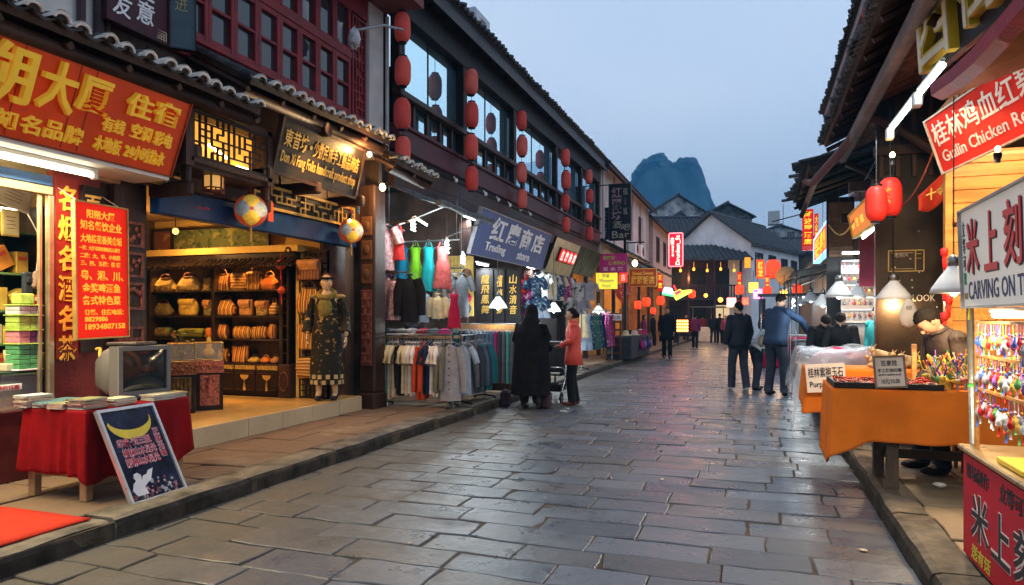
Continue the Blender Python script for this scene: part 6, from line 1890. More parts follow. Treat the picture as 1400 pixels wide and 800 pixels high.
# lanterns high under the upper eave, big red lanterns above the stalls
for(px,py,r_,lb)in((1198,10,.21,'upper red lantern under the plaster storey eave of the stall side'),(1178,66,.20,'lower red lantern half hidden by the ragged tiles')):
 c=P(px,py,X=1.85)
 lantern(c,.42,r_,lb,'lanterns under the high eave',mat('scarlet_lantern',(.65,.03,.025),.5,var=.1,em=(1,.03,.02),es=.4))
LRED=mat('bright_red_lantern',(.62,.03,.02),.5,var=.1,scale=3,em=(1,.03,.015),es=.2)
c=P(1217,270,X=1.32);lantern(c,.40,.112,'big red lantern with gold character hanging nearest above the stalls','big red lanterns above the stalls',LRED,cord=.75)
mb=MB();text_into(mb,'茶',c+V(-.10,-.10,-.1),V(.65,-.76,0),UP,.13,.18,.004,.02);mb.build('lettering',GOLD,[o for o in bpy.data.objects if o.name.startswith('red_lantern')and o.type=='EMPTY'][-1])
c=P(1198,279,X=1.16);lantern(c,.36,.102,'big red lantern just behind the gold lettered one','big red lanterns above the stalls',LRED,cord=.5)
# red bent banner
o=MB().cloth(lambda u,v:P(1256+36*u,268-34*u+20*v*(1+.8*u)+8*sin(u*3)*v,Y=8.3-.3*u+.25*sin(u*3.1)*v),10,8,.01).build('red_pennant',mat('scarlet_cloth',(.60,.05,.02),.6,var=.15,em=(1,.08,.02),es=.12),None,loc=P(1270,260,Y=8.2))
tag(o,'curled red pennant with gold marks left of the red jade sign','pennant')
text_into(mb:=MB(),'十金',P(1266,276,Y=7.95),V(1,-.1,.35),V(0,0,1),.2,.12,.004,.02);mb.build('lettering',GOLD,o)
# tubes under the roof
for(a,b_,lb,en)in(((1218,177),(1251,135),'far white fluorescent tube under the ragged roof',30),((1256,129),(1289,89),'near white fluorescent tube beside the black street name board',22)):
 p0,p1=P(*a,X=1.28),P(*b_,X=1.28)
 t=thing('tube_light',lb,'lamp',(p0+p1)/2)
 MB().tube([p0,p1],.022,10).build('tube',TUBE_C,t)
 MB().tube([p0+UP*.04,p1+UP*.04],.02,6).build('batten',WHITEP,t)
 MB().cbox(p0-V(0,-.06,.03),(.07,.1,.12),bev=.01).build('ballast',WHITEP,t)
 lamp(t,'AREA',(p0+p1)/2-V(.12,0,.05),en,COOL,1.2,aim=(-.7,0,-1),size_y=.05)
c=P(1220,212,X=1.28)
spot_bulb('small reddish bulb dangling below the far white tube',c,3,(0,0,1),r=.025)
# ------------------------- street name board with big yellow characters
nb=board_sign('street_name_board','black board with thick yellow characters over the red curved valance',((1.30,6.60,3.42),(1.68,4.28,3.42),(1.64,4.27,4.06),(1.26,6.59,4.06)),.06,mat('bluish_black_panel',(.018,.017,.028),.4,var=.2))
root,o,xd,yd,w,h=nb
letters(root,[('西',.10,.02,.62,.60),('街',.84,.07,.60,.56)],mat('thick_yellow_letter',(.62,.44,.03),.35,var=.15,bump=0),o,xd,yd,.07,.03)
letters(root,[('西',.105,.025,.61,.59),('街',.845,.075,.59,.55)],mat('cream_letter_face',(.72,.66,.50),.4,var=.1,bump=0),o+xd.cross(yd)*.071,xd,yd,.006,.004,'lettering_face')
# ------------------------- wooden booth with red jade sign
bt=thing('wooden_booth','varnished pine jade booth with red curved roof edge','booth',(2.3,7.2,WALK))
BY=7.70
for k in range(22):
 z=.3+.125*k
 MB().box((1.74,BY-.012-.004*(k%2),z),(3.2,BY+.03,z+.121),bev=.004).build('pine_board',PINE,bt)
mb=MB().box((1.70,BY-.05,WALK),(1.76,BY+.04,3.2),bev=.005).box((2.12,BY-.06,WALK),(2.17,BY-.02,2.4),bev=.005).box((1.76,BY-.06,2.36),(2.6,BY-.02,2.42),bev=.005)
mb.build('door_frame',PINE,bt)
mb=MB().box((2.56,BY-.07,1.6),(2.63,BY-.014,3.0)).box((2.63,BY-.06,1.6),(3.2,BY-.02,3.0));mb.build('dark_window',WOOD_BLK,bt)
mb=MB().box((1.62,3.6,3.36),(3.2,BY,3.42))
for k in range(26):
 y=3.7+.15*k;mb.box((1.62,y,3.325),(3.2,y+.09,3.358))
mb.build('slatted_ceiling',mat('warm_ceiling_slat',(.30,.13,.05),.5,var=.25),bt)
# curved red roof edge
pts0=[P(1273,131,X=1.16),P(1300,113,X=1.18),P(1330,87,X=1.20),P(1362,52,X=1.22),P(1400,8,X=1.25),P(1450,-50,X=1.28)]
vs,n=[],len(pts0)
for p in pts0:
 vs+=[p,p+V(.07,.02,-.035),p+V(.07,.02,.06),p+V(-.01,0,.08)]
mb=MB().add(vs,[(i*4+k,i*4+(k+1)%4,(i+1)*4+(k+1)%4,(i+1)*4+k)for i in range(n-1)for k in range(4)]+[(0,1,2,3)])
mb.build('red_roof_edge',mat('glossy_crimson',(.30,.012,.03),.42,var=.12,coat=.08),bt)
vs=[]
for p in pts0:
 vs+=[p+V(.07,.02,-.035),p+V(.62,.05,.16)]
mb=MB().add(vs,[(i*2,i*2+1,i*2+3,i*2+2)for i in range(n-1)]);mb.build('soffit_board',MATS['warm_ceiling_slat'],bt)
D=V(-.161,.987,0).normalized()
A0,A1=P(1290,236,d=6.6),P(1266,167,d=6.62)
Ls=2.15
gs=board_sign('jade_sign','tilted red jade shop sign with white Chinese and English lettering',(A0,A0-D*Ls,A1-D*Ls,A1),.04,mat('vermilion_sign',(.62,.030,.022),.8,var=.06,bump=.02,spec=.05),mat('pale_sign_edge',(.5,.45,.4),.4),.015)
root,o,xd,yd,w,h=gs
WL=mat('white_sign_letter',(.78,.75,.72),.45,var=.05,bump=0)
letters(root,[('桂林鸡血红碧玉',.05,h*.47,w-.12,h*.44),('Guilin Chicken Red Jade',.10,h*.09,w-.25,h*.28)],WL,o,xd,yd,.004,.010)
t=spot_bulb('pink glowing bulb under the red jade sign',P(1364,204,d=5.2),2,(0,0,1),r=.02,color=(1,.4,.3))
t=thing('tube_light','warm tube lamp behind the red jade sign lighting the pine booth','lamp',(1.95,6.7,3.2))  # unseen tube, added to brighten the booth boards
MB().tube([(1.9,7.35,3.24),(2.15,5.9,3.24)],.02,8).build('tube',TUBE_W,t);MB().tube([(1.9,7.35,3.285),(2.15,5.9,3.285)],.025,6).build('batten',WHITEP,t)
lamp(t,'AREA',(2.02,6.7,3.2),130,(1,.66,.30),1.4,aim=(0,.25,-1),size_y=.05)
# red charms hanging on the booth edge
for k in range(6):
 c=P(1291+(k%2)*6,345+22*k,Y=7.6)
 o=MB().lathe([(.0,.05),(.035,.03),(.03,-.03),(.012,-.05),(.02,-.06),(.014,-.16),(0,-.165)],(0,0,0),10).build('red_charm',mat('charm_red',(.55,.02,.02),.5,var=.3,scale=30),None,loc=(0,0,0));o.location=c
 tag(o,'red tasselled charm on the booth edge, %s from the top'%ORD[k],'charm','red charms on the booth edge')
 # dark slate board with drawings
sb=thing('slate_board','dark slate board with drawn television and chalk lettering behind the stalls','board',(1.65,8.85,WALK))
MB().box((1.30,8.85,.3),(1.98,8.90,2.85)).build('board_panel',mat('dark_slate_panel',(.034,.021,.012),.45,var=.25,scale=4),sb)
MB().box((1.27,8.82,.2),(1.31,8.92,2.9)).build('board_edge',WOOD_DK,sb)
yb=8.845
t0,t1=P(1214,372,Y=yb),P(1264,341,Y=yb)
mb=MB()
for(x0,x1,z0,z1)in((t0.x,t1.x,t0.z,t0.z+.012),(t0.x,t1.x,t1.z-.012,t1.z),(t0.x,t0.x+.012,t0.z,t1.z),(t1.x-.012,t1.x,t0.z,t1.z),(t0.x+.27,t0.x+.28,t0.z,t1.z),(t0.x+.03,t0.x+.25,t0.z+.03,t0.z+.036),(t0.x+.03,t0.x+.25,t1.z-.036,t1.z-.03),(t1.x-.09,t1.x-.03,t1.z-.1,t1.z-.094),(t1.x-.09,t1.x-.03,t1.z-.05,t1.z-.044)):
 mb.box((x0,yb-.004,z0),(x1,yb+.004,z1))
mb.build('drawn_television',mat('ochre_line',(.42,.30,.10),.5,var=.1),sb)
mb=MB()
p=P(1252,412,Y=yb);text_into(mb,'LOOK',p+V(-.03,-.001,0),V(1,0,0),UP,.22,.075,.003,.0)
p=P(1252,445,Y=yb);text_into(mb,'BOOK',p+V(-.03,-.001,.02),V(1,0,0),UP,.22,.075,.003,.0)
for k in range(14):mb.ell(P(R.uniform(1212,1290),R.uniform(300,440),Y=yb),(.010,.006,.010),6,4)
p=P(1228,352,Y=yb);text_into(mb,'老照片',p+V(-.04,-.006,0),V(1,0,0),UP,.14,.05,.003,.0)
mb.build('chalk_lettering',mat('chalk',(.45,.40,.32),.8,var=.1,bump=0),sb)
c=P(1242,428,Y=8.6)
o=MB().ell(c,(.09,.05,.16),14,10,fn=lambda p:V(p.x*(1-.25*p.z),p.y,p.z)).build('plastic_bag',mat('pale_plastic_bag',(.55,.52,.48),.35,var=.12),None,loc=c);tag(o,'pale carrier bag hanging before the slate board','bag')
text_into(mb:=MB(),'印',c+V(-.03,-.052,.03),V(1,0,0),UP,.05,.05,.002);mb.build('lettering',BLACKM,o)
# shutter, orange box sign and maroon wall further along
t=thing('slatted_shutter','brown slatted shutter tower under the crumbling eave','shutter',(1.5,13.2,2.4))
a,b_=P(1133,352,Y=13.2),P(1166,276,Y=13.2)
for k in range(15):
 z=a.z+(b_.z-a.z)*k/15
 MB().box((a.x,13.18,z),(b_.x,13.24,z+.07),bev=.01).build('slat',WOOD_BR,t)
MB().box((a.x-.03,13.25,a.z-1.2),(b_.x+.03,13.3,b_.z+.1)).build('backboard',WOOD_BLK,t)
a0,a1=P(1167,325,X=1.30),P(1196,304,X=1.30)
os_=board_sign('box_sign','glowing orange box sign beside the two big red lanterns',(a0,a1,P(1196,262,X=1.24),P(1167,290,X=1.24)),.12,mat('orange_lightbox',(.7,.22,.04),.4,var=.3,scale=3,bump=0,em=(1,.28,.03),es=.55),mat('yellow_trim',(.6,.45,.08),.4),.02)
root,o,xd,yd,w,h=os_
letters(root,[('茶',.08,.1,.28,h-.2),('艺',.5,.1,.28,h-.2),('馆',.92,.1,.28,h-.2)],emat('gold_glow_letter',(1,.6,.1),.8),o,xd,yd,.004,.02)
t=thing('tube_light','short white tube lamp under the orange box sign','lamp',(a0+a1)/2)
q0,q1=P(1180,325,X=1.38),P(1204,305,X=1.38)
MB().tube([q0,q1],.02,8).build('tube',TUBE_C,t);MB().tube([q0+UP*.04,q1+UP*.04],.02,6).build('batten',WHITEP,t)
lamp(t,'AREA',(q0+q1)/2-UP*.04,14,COOL,.6,aim=(0,0,-1),size_y=.04)
o=MB().box((1.38,11.0,1.9),(2.1,11.06,2.7)).build('maroon_partition',mat('maroon_partition',(.16,.012,.03),.5),None,loc=(1.7,11,1.9));tag(o,'maroon partition below the orange box sign','partition')
# white jewellery shelf lit by tubes
js=thing('jewellery_shelf','brightly lit white shelf of hanging jewellery behind the bending shoppers','shelf',(1.6,12.6,1.2))
a,b_=P(1150,440,Y=12.6),P(1204,356,Y=12.6)
MB().box((a.x,12.6,.9),(b_.x,12.64,b_.z)).build('back_panel',mat('white_display_board',(.72,.66,.66),.5,var=.1),js)
for k in range(6):
 z=a.z+(b_.z-a.z)*k/5
 MB().box((a.x,12.45,z-.012),(b_.x,12.6,z+.004)).build('shelf_board',WHITEP,js)
cols_=[F['red'],GOLD,F['coral'],STEEL,F['pink floral']]
for r_ in range(5):
 for k in range(8):
  z=a.z+(b_.z-a.z)*(r_+.5)/5
  x=a.x+(b_.x-a.x)*(k+.5)/8
  c=V(x,12.48,z)
  mb=MB().ell(c,(.022,.018,.03),8,6).tube([c+UP*.03,c+UP*.07],.004,4)
  o=mb.build('jewellery_piece',cols_[(r_*3+k)%5],None,loc=c)
  tag(o,'small pendant of red, gold or silver on the white jewellery shelf','jewellery','pendants on the white jewellery shelf')
lamp(js,'AREA',(1.55,12.3,2.45),60,COOL,.6,aim=(0,.3,-1),size_y=.1)
MB().tube([(1.3,12.35,2.5),(1.85,12.35,2.5)],.02,8).build('tube',TUBE_C,js)
# ------------------------- shade lamps over the stalls
ENAM=mat('white_enamel_shade',(.72,.74,.75),.3,var=.06,bump=0)
for(px,py,X_,r_,col,en,bm,lb,cd)in((1222,407,1.45,.185,WARM2,55,BULB_W,'white enamel shade lamp with warm bulb before the slate board',1.9),(1147,404,1.05,.18,COOL,75,BULB_C,'white enamel shade lamp over the bending shoppers',2.0),(1125,417,1.1,.16,COOL,65,BULB_C,'white enamel shade lamp farther along beside the shoppers',1.9),(1172,404,1.45,.13,WARM2,16,BULB_W,'small tilted orange lit shade lamp before the jewellery shelf',1.8),(1304,397,1.45,.165,WARM2,95,BULB_W,'white enamel shade lamp half behind the carving sign',1.7)):
 shade_lamp(P(px,py,X=X_),lb,en,r_,col,bm,ENAM,cord=cd,tilt=.15 if r_==.13 else 0)
 # ------------------------- stall with orange cloth
OR_CL=mat('orange_cotton_cloth',(.74,.185,.018),.85,var=.10,scale=3,bump=.15,bscale=140,spec=.1)
tx0,tx1,ty0,ty1,TZ1=.60,2.55,5.95,6.75,.90
def stall_table(label,x0,x1,y0,y1,z):
 t=thing('stall_table',label,'table',((x0+x1)/2,(y0+y1)/2,WALK))
 for(x,y)in((max(x0,.92)+.02,y0+.05),(x1-.1,y0+.05),(max(x0,.92)+.02,y1-.1),(x1-.1,y1-.1)):
  MB().box((x,y,WALK),(x+.085,y+.06,z-.03),bev=.006).build('leg',WOOD_GREY,t)
 MB().box((x0,y0,z-.03),(x1,y1,z)).build('tabletop',PLANK,t)
 xl=max(x0,.92)
 MB().box((xl+.107,y0+.06,.52),(x1-.1,y0+.10,.58),bev=.004).box((xl+.107,y1-.09,.26),(x1-.1,y1-.05,.34),bev=.004).build('rail',WOOD_GREY,t)
 MB().prism([(0,0),(.08,0),(.5,.0),(.42,.0)],.01,(0,0,-9),V(1,0,0),UP)if False else None
 MB().tube([V(xl+.06,y0+.10,.62),V(xl+.06,y1-.10,.30)],.035,4).build('side_brace',WOOD_GREY,t)
 return t
WOOD_GREY=mat('weathered_stall_wood',(.15,.115,.085),.75,var=.3,scale=5,stretch=(1,1,.3),bump=.3)
stall_table('weathered wooden stall table under the long orange cloth',tx0,tx1,ty0,ty1,TZ1)
o=solidify(drape(tx0-.04,tx1,ty0-.02,ty1,TZ1,(.40,.3,.3,.60),.022,4,5,nu=64,corner=.05).build('tablecloth',OR_CL,None,loc=((tx0+tx1)/2,6.3,TZ1)))
tag(o,'long orange cloth draped over the figurine stall table','tablecloth')
tx0b,tx1b,ty0b,ty1b,TZ2=.52,2.2,7.85,8.55,.92
stall_table('wooden stall table under the shorter orange cloth behind',tx0b,tx1b,ty0b,ty1b,TZ2)
o=solidify(drape(tx0b-.03,tx1b,ty0b-.02,ty1b,TZ2,(.45,.3,.3,.42),.022,4,8,nu=64,corner=.05).build('tablecloth',OR_CL,None,loc=((tx0b+tx1b)/2,8.2,TZ2)))
tag(o,'shorter orange cloth on the stone carving stall behind the first','tablecloth')
# tray of bracelets
tr=thing('display_tray','dark tilted tray of red brown bracelets on the orange cloth','tray',(.95,6.2,TZ1+.012))
MB().box((.58,5.93,TZ1+.012),(1.30,6.55,TZ1+.03),bev=.004).box((.565,5.915,TZ1+.012),(1.31,5.932,TZ1+.055),bev=.003).box((.565,5.934,TZ1+.012),(.579,6.56,TZ1+.055)).build('tray_board',WOOD_BLK,tr)
bm=[mat('red_jade_bead',(.32,.03,.02),.25,var=.4,scale=60,bump=0),mat('brown_bead',(.14,.05,.03),.3,var=.4,scale=60,bump=0),mat('pale_rose_bead',(.5,.22,.2),.25,var=.4,scale=60,bump=0)]
proto={}
for k,(m,nm)in enumerate(zip(bm,('red','brown','rose'))):
 mb=MB()
 for j in range(14):
  a=2*pi*j/14
  mb.ell(V(.036*cos(a),.036*sin(a),.008),.0085,6,5)
 o=mb.build('bead_bracelet',m,None,loc=(0,0,0))
 tag(o,'%s bead bracelet lying in the dark tilted tray'%nm,'bracelet','bracelets in the dark tray');proto[k]=o
first={0:True,1:True,2:True}
for i in range(8):
 for j in range(6):
  k=R.choice((0,0,1,2))
  o=proto[k]if first[k]else copy_tree(proto[k])
  first[k]=False
  o.location=(.635+.088*i+R.uniform(-.01,.01),5.98+.095*j+R.uniform(-.01,.01),TZ1+.031+R.uniform(0,.015))
  o.rotation_euler=(R.uniform(-.3,.3),R.uniform(-.3,.3),R.uniform(0,6))
  # small bright figurines
FC=[('orange',(.70,.22,.03)),('amber',(.72,.42,.06)),('coral',(.62,.16,.12)),('cobalt',(.03,.06,.35)),('green',(.06,.28,.06)),('pearl',(.65,.6,.55)),('lemon',(.62,.58,.08)),('violet',(.22,.08,.3))]
fm=[mat('glass_%s'%n_,c_,.15,var=.25,scale=50,bump=0,coat=.3)for n_,c_ in FC]
def figurine(kind,k):
 nm=['glass_dragonfly','glass_animal','glass_bird'][kind]
 q=random.Random(kind*31+k)
 m=fm[k]
 if kind==0:
  mb=MB().ell((0,0,.05),(.014,.035,.014),8,6)
  r_=mb.build(nm,m,None,loc=(0,0,0))
  for s in(-1,1):
   MB().ell((s*.035,.005,.06),(.03,.012,.003),8,4).build('wing',fm[5],r_)
  for j in range(5):
   a=q.uniform(0,6.28)
   MB().tube([(0,0,.055),(.03*cos(a),.03*sin(a),.10),(.05*cos(a),.05*sin(a),.13+q.uniform(0,.05))],.0028,4).ell((.05*cos(a),.05*sin(a),.14),.007,6,4).build('antenna',fm[(k+j)%8],r_)
  MB().tube([(0,0,0),(0,0,.045)],.004,5).build('stem',STEEL,r_)
 elif kind==1:
  r_=MB().ell((0,0,.04),(.022,.038,.024),10,7).ell((0,-.042,.058),(.016,.018,.016),8,6).build(nm,m,None,loc=(0,0,0))
  for(x,y)in((-.014,-.02),(.014,-.02),(-.014,.02),(.014,.02)):
   MB().tube([(x,y,.03),(x*1.2,y,0)],.006,5).build('leg',m,r_)
  for s in(-1,1):
   MB().tube([(s*.008,-.045,.07),(s*.02,-.05,.10),(s*.012,-.04,.125)],.0035,5).build('horn',fm[(k+2)%8],r_)
  MB().tube([(0,.036,.045),(0,.06,.07),(0,.055,.10)],.004,5).build('tail',fm[(k+1)%8],r_)
 else:
  r_=MB().ell((0,0,.045),(.018,.034,.02),10,7).ell((0,-.03,.075),.014,8,6).tube([(0,-.042,.075),(0,-.062,.07)],[.005,.001],5).build(nm,m,None,loc=(0,0,0))
  for j in range(5):
   MB().tube([(0,.03,.05),(.012*(j-2),.06,.09),(.02*(j-2),.075,.13)],[.004,.003,.005],5).build('tail_feather',fm[(k+j)%8],r_)
  MB().tube([(0,0,0),(0,0,.03)],.004,5).build('stem',STEEL,r_)
 tag(r_,'%s %s figurine in the bright crowd on the orange cloth'%(FC[k][0],['dragonfly with beaded antennae','horned animal','long tailed bird'][kind]),'figurine','figurines on the orange cloth')
 return r_
fp={}
n_=0
for i in range(19):
 for j in range(6):
  x,y=1.34+.062*i+R.uniform(-.015,.015),5.99+.12*j+R.uniform(-.03,.03)
  kd,k=R.randrange(3),R.choice((0,0,0,1,1,2,2,3,4,5,6,7))
  if x>2.5:continue
  if(kd,k)not in fp:
   fp[(kd,k)]=figurine(kd,k);o=fp[(kd,k)]
  else:
   o=copy_tree(fp[(kd,k)])
  s_=R.uniform(1.1,1.8)
  o.location=(x,y,TZ1+.010);o.rotation_euler=(0,0,R.uniform(0,6.28));o.scale=(s_,)*3
  n_+=1
  # low wooden box of amber figures standing behind
o=MB().box((1.42,6.62,TZ1+.01),(1.78,6.74,TZ1+.17),bev=.005).build('orange_box',OR_CL,None,loc=(1.6,6.68,TZ1));tag(o,'orange covered box standing behind the figurines','box')
# price sign
a,b_=P(1199,529,Y=5.86),P(1238,528,Y=5.86)
ps=board_sign('price_sign','framed white price sign standing against the orange cloth table',(a,b_,P(1238,488,Y=5.90),P(1199,489,Y=5.90)),.012,mat('price_paper',(.68,.58,.50),.5,var=.06,bump=0),mat('brown_frame',(.16,.10,.07),.4),.012)
root,o,xd,yd,w,h=ps
INK=mat('black_ink',(.025,.022,.03),.5,var=0,bump=0)
letters(root,[('百家姓',.04,h*.70,w-.08,h*.2),('手工雕刻印章',.015,h*.48,w-.03,h*.14),('图案任选刻字免费',.02,h*.37,w-.04,h*.06),('10元/10.00',.035,h*.08,w-.07,h*.19)],INK,o,xd,yd,.002,.02)
a,b_=P(1104,537,Y=7.70),P(1158,535,Y=7.70)
ps=board_sign('stone_sign','white sign with black lettering hung on the rear orange cloth',(a,b_,P(1158,496,Y=7.72),P(1104,498,Y=7.72)),.012,mat('white_card',(.62,.55,.52),.5,var=.06,bump=0),None)
root,o,xd,yd,w,h=ps
letters(root,[('桂林紫袍玉石',.02,h*.52,w-.04,h*.36),('Purple Jade',.03,h*.12,w*.8,h*.26)],INK,o,xd,yd,.002,.015)
# carved stone figures on the second table
cp=None
IV=mat('ivory_soapstone',(.58,.42,.22),.35,var=.3,scale=25,bump=.3,bscale=60)
for k in range(15):
 x,y=1.15+.068*k,7.98+R.uniform(0,.3)
 if cp is None:
  mb=MB().ell((0,0,.03),(.07,.04,.03),10,6,fn=lambda p:p*(1+.25*noise.noise(p*4)))
  cp=mb.build('stone_carving',IV,None,loc=(0,0,0))
  MB().tube([(.05,0,.04),(.03,.01,.09),(-.02,-.01,.10),(-.05,.0,.07),(-.07,0,.11)],[.024,.026,.024,.02,.012],8).ell((-.075,0,.115),(.028,.02,.02),8,6).build('dragon_body',IV,cp)
  for s in(-1,1):MB().tube([(-.07,s*.01,.13),(-.055,s*.025,.155)],[.006,.002],5).build('horn',IV,cp)
  tag(cp,'pale soapstone dragon carving on the rear orange cloth','carving','soapstone carvings on the rear stall');o=cp
 else:
  o=copy_tree(cp)
 s_=R.uniform(.8,1.4)
 o.location=(x,y,TZ2+.008);o.rotation_euler=(0,0,R.uniform(-1.2,1.2));o.scale=(s_,s_,s_*R.uniform(.8,1.25))
c=P(1250,490,Y=7.2)
o=MB().box((c.x-.02,7.19,TZ1-.1),(c.x+.02,7.23,c.z+.13),bev=.004).build('carved_seal',mat('orange_seal_stone',(.7,.35,.12),.3,var=.3,scale=20),None,loc=(c.x,7.2,.9));tag(o,'tall upright orange stone seal beside the seated carver','seal')  # seal in a bright orange stone colour
# ------------------------- plastic covered stall
pc=thing('covered_stall','market stall with heaped goods under a clear plastic sheet','stall',(1.3,10.4,WALK))
MB().box((.55,9.6,.72),(2.3,11.6,.78)).build('tabletop',PLANK,pc)
for(x,y)in((.98,9.65),(2.2,9.65),(.98,11.5),(2.2,11.5)):MB().box((x,y,WALK),(x+.06,y+.06,.72)).build('leg',WOOD_GREY,pc)
for(x,y,s_,m)in((.9,10.0,.26,F['pink floral']),(1.4,10.1,.3,F['orange floral']),(1.9,10.2,.27,F['grey']),(1.1,10.9,.28,F['crimson']),(1.7,11.0,.3,F['steel blue'])):
 MB().ell((x,y,.84),(s_,s_,.20),12,8,fn=lambda p:p*(1+.3*noise.noise(p*2+V(x,y,0)))).build('heap_bundle',m,pc)
MB().box((.60,9.64,.25),(2.25,9.68,.72)).build('front_cloth',mat('rose_cloth',(.30,.10,.10),.8,var=.3),pc)
sheet=mat('clear_plastic_sheet',(.75,.76,.80),.16,var=.1,scale=3,bump=.5,bscale=7,alpha=.42,spec=.8)
def sheet_pt(u,v):
 a=u*2-1
 x=1.42+a*1.10
 y=9.45+v*2.3
 e=max(0,(abs(a)-.78)/.22)
 f=max(0,(.12-v)/.12)
 z=1.02+.10*noise.noise(V(x*1.6,y*1.6,2))+.045*noise.noise(V(x*6,y*6,8))
 z-=(e**1.3)*.62+(f**1.2)*.5
 x+=.05*noise.noise(V(y*4,z*4,3))*(e>0)-.10*a*e
 y+=.06*noise.noise(V(x*4,z*4,5))*(f>0)+.12*f
 return V(x,y,z)
o=MB().grid(sheet_pt,56,44).build('plastic_sheet',sheet,None,loc=(1.4,10.4,.8));tag(o,'crumpled clear plastic sheet draped over the heaped stall','plastic sheet')
# ------------------------- carving stall, lower right
cs_=thing('carving_counter','low red fronted counter of the rice carving stall','counter',(1.5,3.8,WALK))
CX=1.10
MB().box((CX+.012,2.2,WALK),(1.9,4.56,.70),bev=.005).build('counter_body',WOOD_BR,cs_)
MB().box((CX-.02,2.2,.705),(1.92,4.60,.735),bev=.008).build('counter_top',mat('brass_edged_top',(.32,.22,.10),.3,metal=.3,var=.2),cs_)
fb=board_sign('counter_banner','red vinyl banner with black outlined characters on the counter front',((CX,4.55,WALK+.01),(CX,2.25,WALK+.01),(CX,2.25,.69),(CX,4.55,.69)),.006,mat('crimson_vinyl',(.42,.010,.028),.55,var=.08,bump=.03,bscale=5),None)
root,o,xd,yd,w,h=fb
its=[('米',.16,.13,.30,.255),('上',.50,.13,.28,.25),('刻',.82,.13,.30,.255),('字',1.16,.13,.3,.25)]
letters(root,its,mat('outline_white',(.62,.58,.58),.5,var=0,bump=0),o,xd,yd,.002,.045,'lettering_outline')
letters(root,[(a_,x+.004,y+.004,w_-.008,h_-.008)for a_,x,y,w_,h_ in its],INK,o+xd.cross(yd)*.002,xd,yd,.002,.012)
letters(root,[('现场制作',.06,.435,.40,.085),('立等可取',.62,.435,.42,.09)],INK,o,xd,yd,.002,.02)
letters(root,[('送有话',.16,.02,.32,.08,{'slant':.2})],mat('lime_letter',(.5,.5,.05),.5,var=0,bump=0),o,xd,yd,.002,.012)
# post and sign board
p0,p1=P(1331,622,X=1.16),P(1326,425,X=1.16)
t=thing('stall_post','thin aluminium post with tape holding the white carving sign','post',p0)
p0.z=.737
MB().tube([p0,p1+UP*.02],.019,10).build('post_tube',mat('dull_aluminium',(.48,.46,.38),.3,metal=.8,var=.15),t)
MB().tube([p0+(p1-p0)*.42,p0+(p1-p0)*.45],.021,10).build('tape_band',mat('green_tape',(.10,.45,.08),.4),t)
mb=MB()
for k in range(5):
 a=R.uniform(0,6.28)
 mb.tube([p1,p1+V(.03*cos(a),.03*sin(a),.03),p1+V(.09*cos(a),.09*sin(a),-.05)],.004,4)
mb.build('yellow_cord',mat('yellow_tape',(.6,.55,.06),.5),t)
sl=board_sign('carving_sign','white board with red brushed characters and blue English lettering above the charms',(P(1319,419,X=1.12),V(1.12,2.4,P(1319,419,X=1.12).z),V(1.10,2.4,2.05),V(1.10,P(1319,419,X=1.12).y,2.05)),.05,mat('white_sign_sheet',(.72,.72,.70),.4,var=.06,scale=2,bump=0,em=(1,1,.96),es=.10),mat('grey_sign_edge',(.38,.37,.36),.4),.012)
root,o,xd,yd,w,h=sl
RB=mat('red_brush_letter',(.62,.04,.05),.5,var=.1,bump=0)
sh_=mat('letter_shadow_black',(.04,.035,.05),.5,var=0,bump=0)
its=[('米',.095,.175,.22,.30),('上',.41,.175,.21,.30),('刻',.715,.175,.24,.31),('字',1.06,.175,.24,.3)]
letters(root,[(a_,x+.008,y-.008,w_,h_,{'slant':.04})for a_,x,y,w_,h_ in its],sh_,o,xd,yd,.002,.016,'lettering_shade')
letters(root,[(a_,x,y,w_,h_,{'slant':.04})for a_,x,y,w_,h_ in its],RB,o+xd.cross(yd)*.003,xd,yd,.003,.016)
letters(root,[('CARVING ON THE RICE',.10,.035,1.27,.10)],mat('navy_letter',(.03,.035,.14),.5,var=0,bump=0),o,xd,yd,.002,.006)
letters(root,[('立\n等\n可',.02,.20,.05,.28),],sh_,o,xd,yd,.002,.01)
letters(root,[('取',.02,.12,.05,.07)],mat('green_letter',(.05,.3,.1),.5,var=0,bump=0),o,xd,yd,.002,.01)
mb=MB()
for k in range(3):mb.prism([(.02+.02*k,.04),(.038+.02*k,.04),(.038+.02*k,.075),(.02+.02*k,.075)],.002,o,xd,yd,k)
mb.build('colour_flag',[mat('flag_red',(.6,.04,.03),.5,var=0,bump=0),mat('flag_orange',(.65,.3,.03),.5,var=0,bump=0),mat('flag_green',(.1,.4,.06),.5,var=0,bump=0)],root)
t=thing('tube_light','warm tube lamp under the white carving sign lighting the charms','lamp',(1.28,3.9,1.47))
MB().tube([(1.22,4.45,1.465),(1.22,3.0,1.465)],.014,8).build('tube',TUBE_W,t)
MB().tube([(1.22,4.5,1.49),(1.22,2.95,1.49)],.014,6).build('batten',WHITEP,t)
lamp(t,'AREA',(1.24,3.8,1.45),34,(1,.85,.6),1.4,aim=(.25,.2,-1),size_y=.04)
